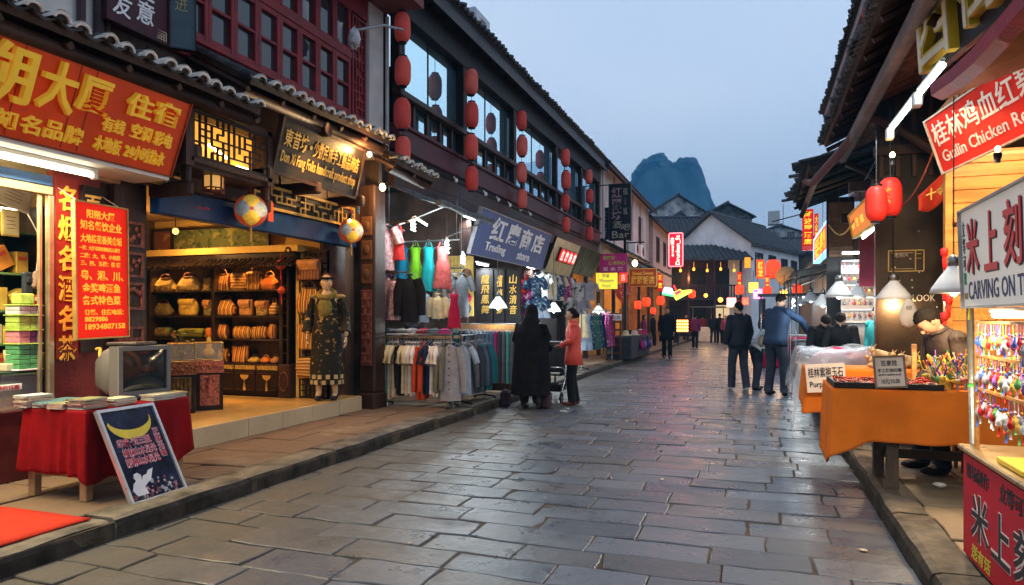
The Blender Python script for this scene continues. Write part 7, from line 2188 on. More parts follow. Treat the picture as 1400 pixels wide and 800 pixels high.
# display frame with hanging charms
fr=thing('charm_frame','wooden display frame hung with charms on the carving counter','display frame',(1.4,3.9,.737))
for x in(1.14,1.50):
 for y in(4.45,3.2):
  MB().box((x-.01,y-.01,.737),(x+.01,y+.01,1.44)).build('upright',PINE,fr)
for(x,z)in((1.14,1.42),(1.14,1.24),(1.14,1.06),(1.30,1.42),(1.50,1.42)):
 MB().box((x-.008,3.2,z),(x+.008,4.46,z+.014)).build('crossbar',PINE,fr)
MB().box((1.51,3.2,.74),(1.53,4.46,1.44)).build('back_board',PINE,fr)
for z in(1.13,.90):
 MB().box((1.33,3.2,z),(1.495,4.46,z+.012)).build('shelf_board',PINE,fr)
CC=[('clear',(.75,.78,.78)),('red',(.62,.03,.03)),('silver',(.5,.5,.52)),('blue',(.05,.12,.45)),('purple',(.25,.1,.4)),('amber',(.7,.4,.08)),('green',(.08,.35,.1)),('pink',(.65,.25,.35))]
cm=[mat('charm_%s'%n_,c_,.1,var=.2,scale=60,bump=0,coat=.5,metal=.6 if n_=='silver' else 0)for n_,c_ in CC]
cpro={}
for ri,(x,z,step)in enumerate(((1.14,1.42,.042),(1.14,1.24,.042),(1.14,1.06,.042),(1.30,1.42,.06),(1.30,1.22,.06))):
 y=4.42
 while y>3.25:
  k=R.choice((0,0,0,1,1,2,2,3,4,5,6,7))
  if k not in cpro:
   mb=MB().lathe([(0,-.145),(.010,-.14),(.017,-.12),(.013,-.10),(.006,-.092),(.009,-.085),(.0,-.078)],(0,0,0),10)
   o=mb.build('glass_charm',cm[k],None,loc=(0,0,0))
   MB().tube([(0,0,-.08),(0,0,0)],.0022,4).build('charm_cord',cm[(k*3+1)%8],o)
   MB().ell((0,0,-.062),.008,8,6).build('bead',cm[(k+3)%8],o)
   MB().tube([(0,0,-.145),(0,0,-.19)],[.003,.007],6).build('tassel',cm[(k+1)%8],o)
   tag(o,'%s glass charm on a cord hanging from the carving stall frame'%CC[k][0],'charm','charms on the carving stall frame')
   cpro[k]=o
  else:
   o=copy_tree(cpro[k])
  s_=R.uniform(.75,1.05)
  o.location=(x-.0,y,z-.002);o.scale=(s_,s_,s_*R.uniform(.85,1.1));o.rotation_euler=(R.uniform(-.06,.06),R.uniform(-.06,.06),R.uniform(0,6))
  y-=step*R.uniform(.8,1.2)
for k in range(14):
 x,y,z=R.uniform(1.38,1.46),4.4-.085*k,(1.142,.912)[k%2]
 o=MB().lathe([(.03,0),(.034,.02),(.02,.05),(.028,.075),(.0,.10)],(0,0,0),12).build('small_vase',cm[(k*3)%8],None,loc=(0,0,0));o.location=(x,y,z)
 tag(o,'%s small vase on the %s shelf inside the charm frame, %s from the post'%(CC[(k*3)%8][0],('upper','lower')[k%2],ORD[k//2]),'vase')
 # plastic box and papers on the counter
o=MB().box((1.12,3.1,.737),(1.42,3.62,.80),bev=.012).build('plastic_box',mat('frosted_plastic',(.62,.62,.62),.2,var=.06,bump=.05),None,loc=(1.28,3.65,.737));tag(o,'frosted plastic box of papers on the carving counter','box')
for k in range(5):
 c=V(1.2+.04*k,3.2+.08*k,.802+.002*k)
 p_=MB().cbox(c,(.14,.10,.0015),M=Matrix.Rotation(.4*k,4,'Z')).build('paper_slip',[F['white'],mat('pink_paper',(.65,.4,.32),.6)][k%2],None,loc=c)
 tag(p_,'%s paper slip, %s of the pile on the frosted box'%(['white','pink'][k%2],ORD[k]),'paper')
o=MB().box((1.12,3.68,.737),(1.40,4.05,.765),bev=.004).build('yellow_folder',mat('yellow_card',(.65,.46,.04),.4,var=.1),None,loc=(1.3,4.2,.737));tag(o,'yellow card folder on the carving counter next to the post','folder')
# crumpled paper under the table
o=MB().ell((0,0,0),(.05,.03,.02),9,6,fn=lambda p:p*(1+.4*noise.noise(p*3))).build('paper_scrap',F['white'],None,loc=(0,0,0));q_=P(1285,663,Z=.15);o.location=q_;tag(o,'crumpled white paper scrap on the flagstones under the stall','litter')
# ------------------------- houses up the street
WIN=mat('window_brown_frame',(.10,.035,.03),.5)
ROOFD=mat('dark_tiled_roof',(.075,.077,.085),.7,var=.4,scale=3,bump=.6,bscale=14,stretch=(1,6,1))
def house(label,x,y,w,dp,he,hr,rot,wallm,roofm=ROOFD,ridge='x',wins=(),over=.45,name='gabled_house',zb=0.0,gable_m=None):
 """front towards local -y, centre of the front wall at (x, y)"""
 t=thing(name,label,'house',(x,y,zb),rz=rot)
 hw=w/2
 q=MB()
 if ridge=='x':
  pr=[(-hw,0,0),(hw,0,0),(hw,0,he),(-hw,0,he)]
  q.add([V(*p)for p in pr]+[V(-hw,dp,0),V(hw,dp,0),V(hw,dp,he),V(-hw,dp,he),V(-hw,dp/2,hr),V(hw,dp/2,hr)],[(0,1,2,3),(5,4,7,6),(1,5,6,9,2),(4,0,3,8,7)])
 else:
  q.add([V(-hw,0,0),V(hw,0,0),V(hw,0,he),V(0,0,hr),V(-hw,0,he),V(-hw,dp,0),V(hw,dp,0),V(hw,dp,he),V(0,dp,hr),V(-hw,dp,he)],[(0,1,2,3,4),(6,5,9,8,7),(1,6,7,2),(5,0,4,9)])
 q.build('wall',wallm,t,world=False)
 r=MB()
 th=.12
 if ridge=='x':
  sl=V(0,dp/2,hr-he);k=over/sl.length
  for s in(0,1):
   e=V(0,0,he)if s==0 else V(0,dp,he)
   d_=V(0,dp/2,hr-he)if s==0 else V(0,-dp/2,hr-he)
   lo=e-d_*k
   hi=e+d_
   r.add([lo+V(-hw-over,0,.02),lo+V(hw+over,0,.02),hi+V(hw+over,0,.02),hi+V(-hw-over,0,.02)]+[p+V(0,0,th)for p in(lo+V(-hw-over,0,0),lo+V(hw+over,0,0),hi+V(hw+over,0,0),hi+V(-hw-over,0,0))],[(0,3,2,1),(4,5,6,7),(0,1,5,4),(1,2,6,5),(2,3,7,6),(3,0,4,7)])
   n=int((w+2*over)/.35)
   for i in range(n):
    xx=-hw-over+.35*(i+.5)
    r.tube([lo+V(xx,0,th+.03),hi+V(xx,0,th+.03)],.06,5)
  r.tube([V(-hw-over,dp/2,hr+.15),V(hw+over,dp/2,hr+.15)],.12,6)
 else:
  for s in(-1,1):
   d_=V(-s*hw,0,hr-he);k=over/d_.length
   lo=V(s*hw,0,he)-d_*k;hi=V(0,0,hr)
   r.add([lo+V(0,-over,.02),lo+V(0,dp+over,.02),hi+V(0,dp+over,.02),hi+V(0,-over,.02)]+[p+V(0,0,th)for p in(lo+V(0,-over,0),lo+V(0,dp+over,0),hi+V(0,dp+over,0),hi+V(0,-over,0))],[(0,3,2,1),(4,5,6,7),(0,1,5,4),(1,2,6,5),(2,3,7,6),(3,0,4,7)])
   n=int((dp+2*over)/.35)
   for i in range(n):
    yy_=-over+.35*(i+.5)
    r.tube([lo+V(0,yy_,th+.03),hi+V(0,yy_,th+.03)],.06,5)
  r.tube([V(0,-over,hr+.15),V(0,dp+over,hr+.15)],.12,6)
 r.build('roof',roofm,t,world=False)
 for(wx,wz,ww,wh)in wins:
  f=MB()
  for(a,b,c,d_)in((-ww/2,-wh/2,ww/2,-wh/2+.07),(-ww/2,wh/2-.07,ww/2,wh/2),(-ww/2,-wh/2+.07,-ww/2+.07,wh/2-.07),(ww/2-.07,-wh/2+.07,ww/2,wh/2-.07),(-.03,-wh/2+.07,.03,wh/2-.07)):
   f.box((wx+a,-.06,wz+b),(wx+c,.04,wz+d_))
  fo=f.build('window_frame',WIN,t,world=False)
  MB().add([V(wx-ww/2,-.012,wz-wh/2),V(wx+ww/2,-.012,wz-wh/2),V(wx+ww/2,-.012,wz+wh/2),V(wx-ww/2,-.012,wz+wh/2)],[(0,1,2,3)]).build('window_pane',GLASS_DK,fo,world=False)
 return t
 # pinkish white house next to the lantern gallery: its side runs along the street
PINKW=mat('pinkish_white_wall',(.56,.49,.47),.85,var=.12,scale=1.2)
h1=house('pinkish white gabled house just past the lantern gallery',-5.4,30.9,11.6,5.4,3.85,5.95,pi/2,PINKW,mat('maroon_edge_roof',(.06,.035,.04),.7,var=.4,scale=3),'x',[(-3.2,2.25,.55,1.9),(.3,2.25,.55,1.9),(3.2,2.25,.8,1.5)],over=.55,zb=3.36)
mb=MB()
for k in range(6):mb.box((-5.6+2.2*k,-.06,.1),(-5.35+2.2*k,-.002,3.7))
mb.build('wall_pier',PINKW,h1,world=False)
for k,(yy_,lb)in enumerate(((31.0,'nearer air conditioner box on the pinkish white house'),(32.6,'farther air conditioner box on the pinkish white house'))):
 t=thing('air_conditioner',lb,'air conditioner',(-5.2,yy_,4.55))
 MB().box((-5.36,yy_-.42,4.25),(-5.02,yy_+.42,4.85),bev=.03).build('casing',WHITEP,t)
 MB().lathe([(.0,.0),(.24,.0),(.24,.012),(.0,.014)],V(-5.018,yy_+.08,4.55),18,M=Matrix.Rotation(pi/2,4,'Y')).build('fan_grille',BLACKM,t)
for(x0,ya,yb,ze,sd,lb)in((-4.45,25.0,30.3,3.75,51,'tiled awning roof over the warm lit shop past the black bar sign'),(-4.3,30.5,37.5,3.55,52,'tiled awning roof over the shops before the red neon sign')):
 t=thing('pent_roof',lb,'roof',(x0,ya,ze))
 tile_roof(t,(x0,ya,ze),(x0,yb,ze),(-1.0,0,.55),caps=None,pitch=.25,seed=sd,rafters=False,fray=.05)
 # lit shops below
for(ya,yb,en,wm,lb)in((20.4,24.6,70,(.6,.32,.10),'open shop lit amber beside the far printed dresses'),(25.0,29.5,150,(.65,.34,.10),'open shop with glowing orange walls under the gold sign'),(30.2,36.8,140,(.5,.2,.08),'deep open shop lit orange before the red neon sign'),(38,45,130,(.4,.2,.1),'farther open shop lit warm past the red neon sign')):
 t=thing('open_shop',lb,'shop',(-5.4,(ya+yb)/2,WALK))
 MB().box((-8.0,ya,-.05),(-7.9,yb,3.3)).box((-7.9,ya,-.05),(-5.3,ya+.08,3.3)).box((-7.9,yb-.08,-.05),(-5.3,yb,3.3)).build('shop_wall',mat('amber_shop_wall_%d'%int(ya)if False else 'shop_wall_%s'%('amber' if wm[0]>.62 else 'tan' if wm[0]>.55 else 'rust' if wm[0]>.45 else 'brown'),wm,.7,var=.3,scale=1.5),t)
 MB().box((-8.0,ya,3.3),(-5.3,yb,3.36)).build('shop_ceiling',WOOD_BR,t)
 for y in(ya+.1,yb-.1,(ya+yb)/2):MB().box((-5.42,y-.07,WALK),(-5.28,y+.07,3.3),bev=.01).build('shop_post',WOOD_DK,t)
 MB().lathe([(0,-.02),(.12,-.015),(.14,0)],(-6.3,(ya+yb)/2,3.29),14).build('ceiling_lamp',BULB_W,t)
 for i in range(4):
  y=ya+.4+(yb-ya-.8)*i/3.2
  MB().box((-7.85,y,WALK),(-7.4,y+(yb-ya)/5,1.9),bev=.02).build('goods_rack',[WOOD_BR,F['coral'],F['cream'],F['crimson']][i],t)
 lamp(t,'POINT',(-6.2,(ya+yb)/2,2.9),en,WARM,.2)
tg=[('gilt_hoarding',26.5)]
# projecting signs
def hang_sign(name,label,px0,px1,pyt,pyb,Y,bm,frame=None,th=.06,cat='sign'):
 a,b_=P(px0,pyb,Y=Y),P(px1,pyb,Y=Y)
 zt=P((px0+px1)/2,pyt,Y=Y).z
 zb_=(a.z+b_.z)/2
 return board_sign(name,label,((a.x,Y,zb_),(b_.x,Y,zb_),(b_.x,Y,zt),(a.x,Y,zt)),th,bm,frame,.025,cat=cat)
root,o,xd,yd,w,h=hang_sign('bar_sign','black hanging bar sign with chalky characters beyond the last lantern strand',833,862,252,328,25.0,mat('black_sign_panel',(.012,.014,.02),.4,var=.15),mat('dark_slate_frame',(.05,.07,.09),.4))
CHK=mat('dusty_pink_letter',(.34,.22,.26),.6,var=.2,bump=0)
letters(root,[('紅',.08,h*.76,w*.48,h*.19),('麗',.08,h*.54,w*.48,h*.20),('坊',.08,h*.36,w*.48,h*.17)],CHK,o,xd,yd,.006,.015)
letters(root,[('酒',.12,h*.21,w*.38,h*.13,{'slant':.1}),('吧',.42,h*.17,w*.4,h*.11,{'slant':.2}),('Bar',.1,h*.03,w*.82,h*.13),('HONG\nLI\nFANG',w*.66,h*.45,w*.2,h*.48)],mat('pale_olive_letter',(.38,.36,.28),.6,var=.2,bump=0),o,xd,yd,.006,.005)
mb=MB().tube([o+yd*h-xd*.6,o+yd*h+xd*w],.02,6).tube([o-xd*.6+yd*.05,o+xd*.1+yd*.05],.015,6);mb.build('bracket_arm',BLACKM,root)
root,o,xd,yd,w,h=hang_sign('hanging_sign','narrow navy hanging sign left of the black bar sign',820.5,832,285,327,25.6,mat('navy_sign_panel',(.02,.035,.07),.4),BLACKM)
letters(root,[('天\n上\n人\n家',w*.2,h*.08,w*.6,h*.84)],mat('pale_blue_letter',(.35,.4,.48),.5,var=0,bump=0),o,xd,yd,.005,.01)
root,o,xd,yd,w,h=hang_sign('shop_sign','magenta shop sign with lime and white characters',820,857,347,373,22.0,mat('magenta_sign',(.30,.018,.12),.4,var=.1,em=(.6,.02,.2),es=.12),None)
letters(root,[('老房街',.1,h*.68,w*.45,h*.22),('休闲中心',.28,h*.40,w*.62,h*.22)],mat('lime_letters',(.45,.55,.05),.5,var=0,bump=0),o,xd,yd,.005,.02)
letters(root,[('足 水 茶',.1,h*.10,w*.75,h*.2)],WL,o,xd,yd,.005,.02)
YLB=mat('yellow_lightbox',(.8,.7,.05),.4,var=.08,scale=2,bump=0,em=(1,.86,.06),es=.95)
root,o,xd,yd,w,h=hang_sign('light_box','glowing yellow light box under the magenta shop sign',815,843,373,395,22.5,YLB,None,.12)
letters(root,[('Western\nFood',.1,h*.08,w-.2,h*.55),('西餐',w*.3,h*.70,w*.35,h*.24)],mat('grey_blue_letter',(.25,.3,.4),.5,var=0,bump=0),o,xd,yd,.004,.01)
root,o,xd,yd,w,h=hang_sign('light_box','small glowing red box sign beside the yellow light box',847,857,373,386,23.5,emat('red_lightbox',(1,.04,.02),.9),None,.1)
letters(root,[('吉',w*.2,h*.15,w*.6,h*.7)],emat('pink_glow',(1,.5,.4),1.2),o,xd,yd,.004,.01)
root,o,xd,yd,w,h=hang_sign('shop_sign','brown red sign with golden characters over the glowing orange shop',861,897,368,391,27.0,mat('brown_red_sign',(.30,.05,.025),.4,var=.15,em=(.5,.06,.01),es=.15),GOLD)
letters(root,[('Sweet Sweet',w*.1,h*.66,w*.8,h*.2),('甜甜饭店',w*.05,h*.1,w*.9,h*.5)],mat('gold_letters',(.7,.45,.06),.5,var=0,bump=0,em=(1,.55,.05),es=.15),o,xd,yd,.005,.02)
# neon sign on the farther house
root,o,xd,yd,w,h=hang_sign('neon_sign','tall glowing red neon sign with white outline',914,934,318,365,33.0,mat('neon_red_panel',(.6,.01,.03),.4,var=.15,scale=2,bump=0,em=(1,.012,.05),es=.85),None,.14)
PINKN=emat('neon_pink',(1,.30,.34),2.4)
mb=MB()
rim=[(.05,.03),(w-.05,.03),(w-.02,.08),(w-.02,h-.08),(w-.05,h-.03),(.05,h-.03),(.02,h-.08),(.02,.08)]
mb.tube([o+xd*a+yd*b+xd.cross(yd)*.02 for a,b in rim],.022,6,closed=True)
mb.build('neon_outline',PINKN,root)
letters(root,[('Xanadu',w*.42,h*.05,h*.0+w*.5,h*.01)],PINKN,o,xd,yd,.01)if False else None
mb=MB()
text_into(mb,'世外桃源',o+xd*(w*.18)+yd*(h*.55),xd,yd,w*.2,h*.01,.01)if False else None
text_into(mb,'龙\n宝',o+xd*(w*.12)+yd*(h*.66),xd,yd,w*.28,h*.2,.01,.02)
text_into(mb,'咖\n啡\n酒\n吧',o+xd*(w*.22)+yd*(h*.3),xd,yd,w*.14,h*.33,.01,.02)
text_into(mb,'Drunken_St',o+xd*(w*.82)+yd*(h*.06),yd,-xd,h*.86,w*.34,.01,.02)
mb.build('lettering',emat('neon_cream',(1,.75,.55),2.4),root)
lamp(root,'AREA',o+xd*w/2+yd*h/2+xd.cross(yd)*.1,26,(1,.10,.12),1.0,aim=(0,-1,-.1),size_y=1.6)
lamp(root,'POINT',o+xd*w*1.4+yd*h*.5+V(0,.5,0),14,(1,.06,.10),.3)
# shoe shaped neon signs
def shoe(px,py,Y,cols,lb,rot):
 c=P(px,py,Y=Y)
 t=thing('neon_sign',lb,'sign',c)
 sh_=[(-.42,-.12),(.40,-.12),(.44,-.02),(.30,.06),(.05,.16),(-.02,.28),(-.40,.28),(-.44,.0)]
 ca,sa=cos(rot),sin(rot)
 rp_=lambda p:(p[0]*ca-p[1]*sa,p[0]*sa+p[1]*ca)
 MB().prism([rp_(p)for p in sh_],.05,c,V(1,0,0),UP).build('sign_panel',emat('neon_%s'%cols[0],cols[1],1.5),t)
 MB().prism([rp_(p)for p in[(-.42,-.12),(.40,-.12),(.43,-.04),(-.43,-.04)]],.07,c+V(0,-.02,0),V(1,0,0),UP).build('sole_tube',emat('neon_%s'%cols[2],cols[3],1.8),t)
 MB().prism([rp_(p)for p in[(-.30,.10),(.0,.10),(-.05,.24),(-.34,.24)]],.07,c+V(0,-.02,0),V(1,0,0),UP).build('stripe_tube',emat('neon_%s'%cols[4],cols[5],1.8),t)
shoe(918,402,34.0,('ice_blue',(.45,.7,1),'green',(.1,.9,.25),'white',(.9,.95,1)),'ice blue and green shoe shaped neon sign',-.2)
shoe(934,402,33.6,('yellow',(1,.85,.1),'lime',(.5,1,.15),'red',(1,.06,.1)),'yellow and red shoe shaped neon sign',.5)
q_=thing('neon_sign','small red neon strip between the two shoe signs','sign',P(925,398,Y=33.8))
MB().tube([P(921,390,Y=33.8),P(925,398,Y=33.8),P(927,408,Y=33.8)],.04,6).build('neon_tube',LEDR,q_)
# orange LED wall panel and lamps in that shop
root,o,xd,yd,w,h=hang_sign('dotted_light_board','glowing orange panel of dotted lamps behind the purple coat',925,941,437,454,32.0,mat('orange_glow_panel',(.7,.15,.02),.5,var=.2,bump=0,em=(1,.22,.02),es=1.1),None)
mb=MB()
for i in range(5):
 for j in range(4):mb.ell(o+xd*w*(i+.5)/5+yd*h*(j+.5)/4,.05,6,4)
mb.build('lamp_dot',emat('amber_dot',(1,.6,.15),4),root)
# pole
o=MB().tube([(-4.38,24.4,WALK),(-4.38,24.4,4.3)],.05,8).tube([(-4.38,24.4,4.1),(-3.7,24.4,4.1)],.025,6).build('lamp_post',BLACKM,None,loc=(-4.38,24.4,WALK));tag(o,'thin black post carrying the magenta and gold signs','post')
c=P(868,360,Y=25.6)
spot_bulb('round amber bulb glowing above the gold lettered sign',c,30,(0,0,1),r=.10)
o=MB().lathe([(.0,-.45),(.25,-.12),(.32,.12),(.22,.28),(0,.3)],(0,0,0),14,sy=.4).build('fan_ornament',spots('red_heart',(.45,.06,.06),[(.6,.3,.25)],9),None,loc=(0,0,0));o.location=P(852,400,Y=24.9);tag(o,'red heart shaped fan ornament beside the black post','ornament')
# hat stall on the left pavement
t=thing('stall_table','dark cloth covered stall of hats and purple bags past the printed dresses','table',(-3.9,23,WALK))
MB().box((-4.6,22.0,WALK),(-3.75,26.0,.85),bev=.03).build('covered_body',F['charcoal'],t)
for i in range(7):
 c=V(-4.0+.2*(i%2),22.4+.5*i,.86)
 m=[F['cream'],F['beige'],F['navy'],F['coral'],F['charcoal'],F['magenta'],F['white']][i]
 o=MB().lathe([(.2,.03),(.19,.04),(.11,.06),(.10,.15),(.06,.19),(0,.195)],(0,0,0),16).build('straw_hat',m,None,loc=(0,0,0));o.location=c;tag(o,'%s brimmed hat on the dark cloth stall, %s from the post'%(['cream','beige','navy','coral','charcoal','magenta','white'][i],ORD[i]),'hat')
for i in range(4):
 o=MB().ell((0,0,0),(.07,.2,.16),10,8).tube([(.0,-.12,.12),(0,-.05,.3),(0,.05,.3),(0,.12,.12)],.012,5).build('hanging_bag',[F['magenta'],mat('violet_bag',(.2,.08,.4),.6),F['charcoal'],MATS['violet_bag']][i],None,loc=(0,0,0));o.location=(-3.67,23.6+.65*i,.52)
 tag(o,'soft shoulder bag hung on the hat stall side, %s from the post'%ORD[i],'bag')
t=thing('wooden_rack','brown slatted rack between printed dresses and hat stall','rack',(-4.3,21.9,WALK))
for k in range(6):MB().box((-4.55,21.85,.3+.25*k),(-4.05,21.9,.36+.25*k)).build('slat',WOOD_BR,t)
for x in(-4.55,-4.09):MB().box((x,21.80,WALK),(x+.05,21.85,1.75)).build('upright',WOOD_BR,t)
root,o,xd,yd,w,h=hang_sign('price_board','white price board on the brown slatted rack',830,850,430,438,21.5,WHITEP,None,.02)
letters(root,[('特价 50',.05,h*.2,w-.1,h*.6)],INK,o,xd,yd,.003)
h2=house('tile roofed house lit pink by the red neon sign',-5.2,41.5,8.5,5,3.25,5.0,pi/2,mat('pink_lit_wall',(.45,.33,.32),.8,var=.15),ROOFD,'x',[(-2.5,1.85,1.0,1.4),(.5,1.85,1.0,1.4),(2.6,1.85,1.0,1.4)],zb=3.37)  # red neon light put into the rose wall colour
# two storey timber hall closing the street
bx,by=P(949,400,d=50).x,P(949,400,d=50).y
rot=YAW*.9
hl=thing('timber_hall','dark timber hall with balcony and small glowing lanterns closing the street','building',(bx,by,0),rz=rot)
WPL=mat('plum_brown_timber',(.060,.028,.032),.6,var=.3)
MB().box((-4.2,1.2,0),(3.4,6,6.0)).build('wall',WPL,hl,world=False)
MB().box((-4.2,-.1,2.75),(3.4,1.2,2.95)).build('balcony_floor',WPL,hl,world=False)
mb=MB().box((-4.2,-.1,3.75),(3.4,-.0,3.85))
for k in range(38):mb.box((-4.2+.2*k,-.08,2.95),(-4.12+.2*k,-.02,3.75))
mb.build('balustrade_slat',WPL,hl,world=False)
for k in range(5):MB().box((-4.2+1.86*k,-.1,0),(-4.05+1.86*k,.05,5.6)).build('post',WPL,hl,world=False)
for k in range(4):
 MB().box((-3.6+1.8*k,1.14,3.0),(-2.5+1.8*k,1.19,5.1)).build('door',WOOD_BLK,hl,world=False)
 MB().box((-3.6+1.8*k,1.14,.1),(-2.5+1.8*k,1.19,2.4)).build('door',WOOD_BLK if k!=3 else emat('lit_doorway',(1,.75,.4),.6),hl,world=False)
r=MB().add([V(-4.9,-.7,5.55),V(4.0,-.7,5.55),V(3.6,1.9,6.75),V(-4.5,1.9,6.75)]+[V(-4.9,-.7,5.7),V(4.0,-.7,5.7),V(3.6,1.9,6.9),V(-4.5,1.9,6.9)],[(0,3,2,1),(4,5,6,7),(0,1,5,4),(1,2,6,5),(3,0,4,7)])
for k in range(25):r.tube([V(-4.85+.36*k,-.72,5.75),V(-4.45+.34*k,1.9,6.93)],.06,5)
r.build('roof',ROOFD,hl,world=False)
for k in range(8):
 c=hl.matrix_basis@V(-3.9+.95*k,-.35,4.95-.1*(k%2))
 c=Matrix.Translation((bx,by,0))@Matrix.Rotation(rot,4,'Z')@V(-3.9+.95*k,-.35,4.95-.1*(k%2))
 o=MB().lathe([(.05,-.11),(.09,-.06),(.09,.06),(.05,.11)],(0,0,0),10).tube([(0,0,.11),(0,0,.5)],.01,4).build('glowing_lantern',emat('amber_lantern',(1,.42,.05),2.2),None,loc=(0,0,0));o.location=c
 tag(o,'small amber lantern under the timber hall roof, %s from the neon side'%ORD[k],'lantern','amber lanterns on the timber hall')
 # white house with a dipped roof and windows, beside the hall
a,b_=P(1027,400,d=50),P(1092,400,d=58)
ang=math.atan2(b_.y-a.y,b_.x-a.x);L_=V(b_.x-a.x,b_.y-a.y,0).length
house('white rendered house with four brown windows right of the timber hall',(a.x+b_.x)/2,(a.y+b_.y)/2,L_,6,6.9,9.2,ang,mat('bright_white_render',(.80,.79,.80),.8,var=.12,scale=.9),ROOFD,'x',[(-L_*.36,5.4,1.5,1.7),(-L_*.10,5.4,1.5,1.7),(L_*.16,5.3,1.4,1.7),(L_*.38,5.3,1.4,1.7),(-L_*.3,2.0,1.2,1.8),(L_*.1,2.0,1.2,1.8)])
# weathered gables stacked behind
def gable(label,px0,px1,pxp,pyp,pye,d,wm,dp=8,wins=(),turn=0.0):
 a,b_=P(px0,pye,d=d),P(px1,pye,d=d)
 pk=P(pxp,pyp,d=d)
 c=(a+b_)/2
 return house(label,c.x,c.y,(b_-a).length,dp,a.z,pk.z,YAW+turn,wm,ROOFD,'y',wins,.35)
gable('tall mould blackened gabled house below the rock hill',882,972,920,268,296,70,PLASTER_OLD,9,[(2.2,10.6,.9,.8)])
gable('small whitish gabled house in front of the tall mouldy gable',905,955,921,292,312,63,PLASTER_OLD,5,[(-.6,7.6,.6,.7)])
gable('grey gabled house with black streaks beside the tall mouldy gable',960,1028,990,279,296,66,PLASTER_DK,8)
gable('brown grey gabled house with long dark roof above the hall',946,1046,986,302,340,60,mat('brown_grey_render',(.17,.16,.15),.9,var=.3,scale=.8),10)
gable('pale house far behind the dipped tile roofs',1038,1096,1078,309,318,80,PLASTER_OLD,8,[(1.2,11.0,.8,.8)])
house('low tile roofed annex with whitewashed ridge before the gables',P(965,380,d=56).x,P(965,380,d=56).y,7.5,4,8.0,9.7,YAW,PLASTER_OLD,ROOFD,'x',[(-2.2,7.2,.8,.9),(.4,7.2,.8,.9),(2.4,7.1,.8,.9)])
lamp(hl,'POINT',(Matrix.Translation((bx,by,0))@Matrix.Rotation(rot,4,'Z')@V(-.4,-.2,4.3)),110,WARM,.3)
house('dim brown house closing the stall side of the street',P(1112,400,d=58).x,P(1112,400,d=58).y,6,6,7.0,8.4,YAW-.4,mat('dim_brown_render',(.12,.10,.085),.9,var=.35,scale=1))
o=MB().box((-.6,-.5,0),(.6,.5,1.5),bev=.05).box((.9,0,0),(1.0,.1,2.2)).build('water_tank',STEEL,None,loc=(0,0,0));o.location=P(1058,308,d=76);tag(o,'grey water tank with mast on the far roof','tank')
# stall side row farther along
rr_=house('dark shop row behind the far stalls on the stall side',2.3,30,26,4,3.6,4.8,-pi/2,mat('dark_shop_row',(.055,.045,.045),.8,var=.3))
for(y,lb)in((17.5,'grey tarpaulin awning just past the crumbling eave'),(21.5,'grey tarpaulin awning under the red hotel sign'),(27,'farthest grey tarpaulin awning on the stall side')):
 t=thing('awning',lb,'awning',(1.8,y,2.6))
 MB().cloth(lambda u,v:V(.75+1.5*v,y-1.4+2.8*u,2.45+.5*v-.08*sin(pi*v)),8,6,.02).build('canvas',MATS['grey_canvas'],t)
 MB().tube([(.8,y-1.3,WALK),(.8,y-1.3,2.45)],.02,6).tube([(.8,y+1.3,WALK),(.8,y+1.3,2.45)],.02,6).build('pole',STEEL,t)
 MB().box((.95,y-1.2,WALK),(2.0,y+1.2,.85),bev=.03).build('stall_body',F['slate'],t)
 shade_lamp(V(1.15,y-.4,1.85),'white shade lamp under %s'%lb.replace('grey tarpaulin awning ','the awning '),55,.2,COOL,BULB_C,ENAM,cord=.7)
gable('rose lit gable beside the tall red neon sign',893,962,930,316,334,58,mat('rose_lit_render',(.50,.33,.32),.85,var=.25,scale=1),5,[(-1.0,6.6,.8,.9),(.8,6.6,.8,.9)])  # wall tinted rose to carry the neon's pink light
gable('narrow pale gabled house between hall and white rendered house',1002,1042,1020,318,338,56,PLASTER,6,[(-.6,5.6,.7,.9),(.6,5.6,.7,.9)])
gable('small grey gable peeping over the tiled annex',940,985,962,296,312,64,PLASTER_OLD,6,[(0,8.8,.7,.8)])
for i,(px,py,Y,r_,lb)in enumerate(((872,417,28,.14,'small red lantern under the gold lettered sign'),(884,413,31,.17,'red lantern hung before the deep orange shop'),(893,425,33,.13,'lower red lantern before the deep orange shop'),(903,411,37,.2,'red lantern by the shoe signs'),(946,402,41,.2,'red lantern at the near corner of the timber hall'),(1011,396,43,.24,'red lantern at the far corner of the timber hall'),(1049,398,38,.22,'red lantern below the large glowing one'),(1090,396,26,.16,'red lantern by the far white lamps'))):
 lantern(P(px,py,Y=Y),r_*2.4,r_,lb,'small red lanterns up the street',emat('small_glow_lantern',(1,.07,.02),1.0),cord=.4)
for i,(px0,px1,y0,y1,Y,tx,lb)in enumerate(((899,906,372,398,38,'茶','slim red sign between gold sign and shoe signs'),(1008,1014,372,396,45,'酒','slim red sign at the far hall corner'),(1046,1052,376,398,41,'饭','slim red sign under the large red lantern'))):
 root,o,xd,yd,w,h=hang_sign('light_box',lb,px0,px1,y0,y1,Y,mat('red_sign_glow',(.65,.02,.015),.4,var=.06,bump=0,em=(1,.02,.01),es=.5),None,.1)
 letters(root,[(tx,w*.15,h*.55,w*.7,h*.3),('店',w*.15,h*.15,w*.7,h*.3)],emat('yellow_glow',(1,.72,.05),.9),o,xd,yd,.006,.02)
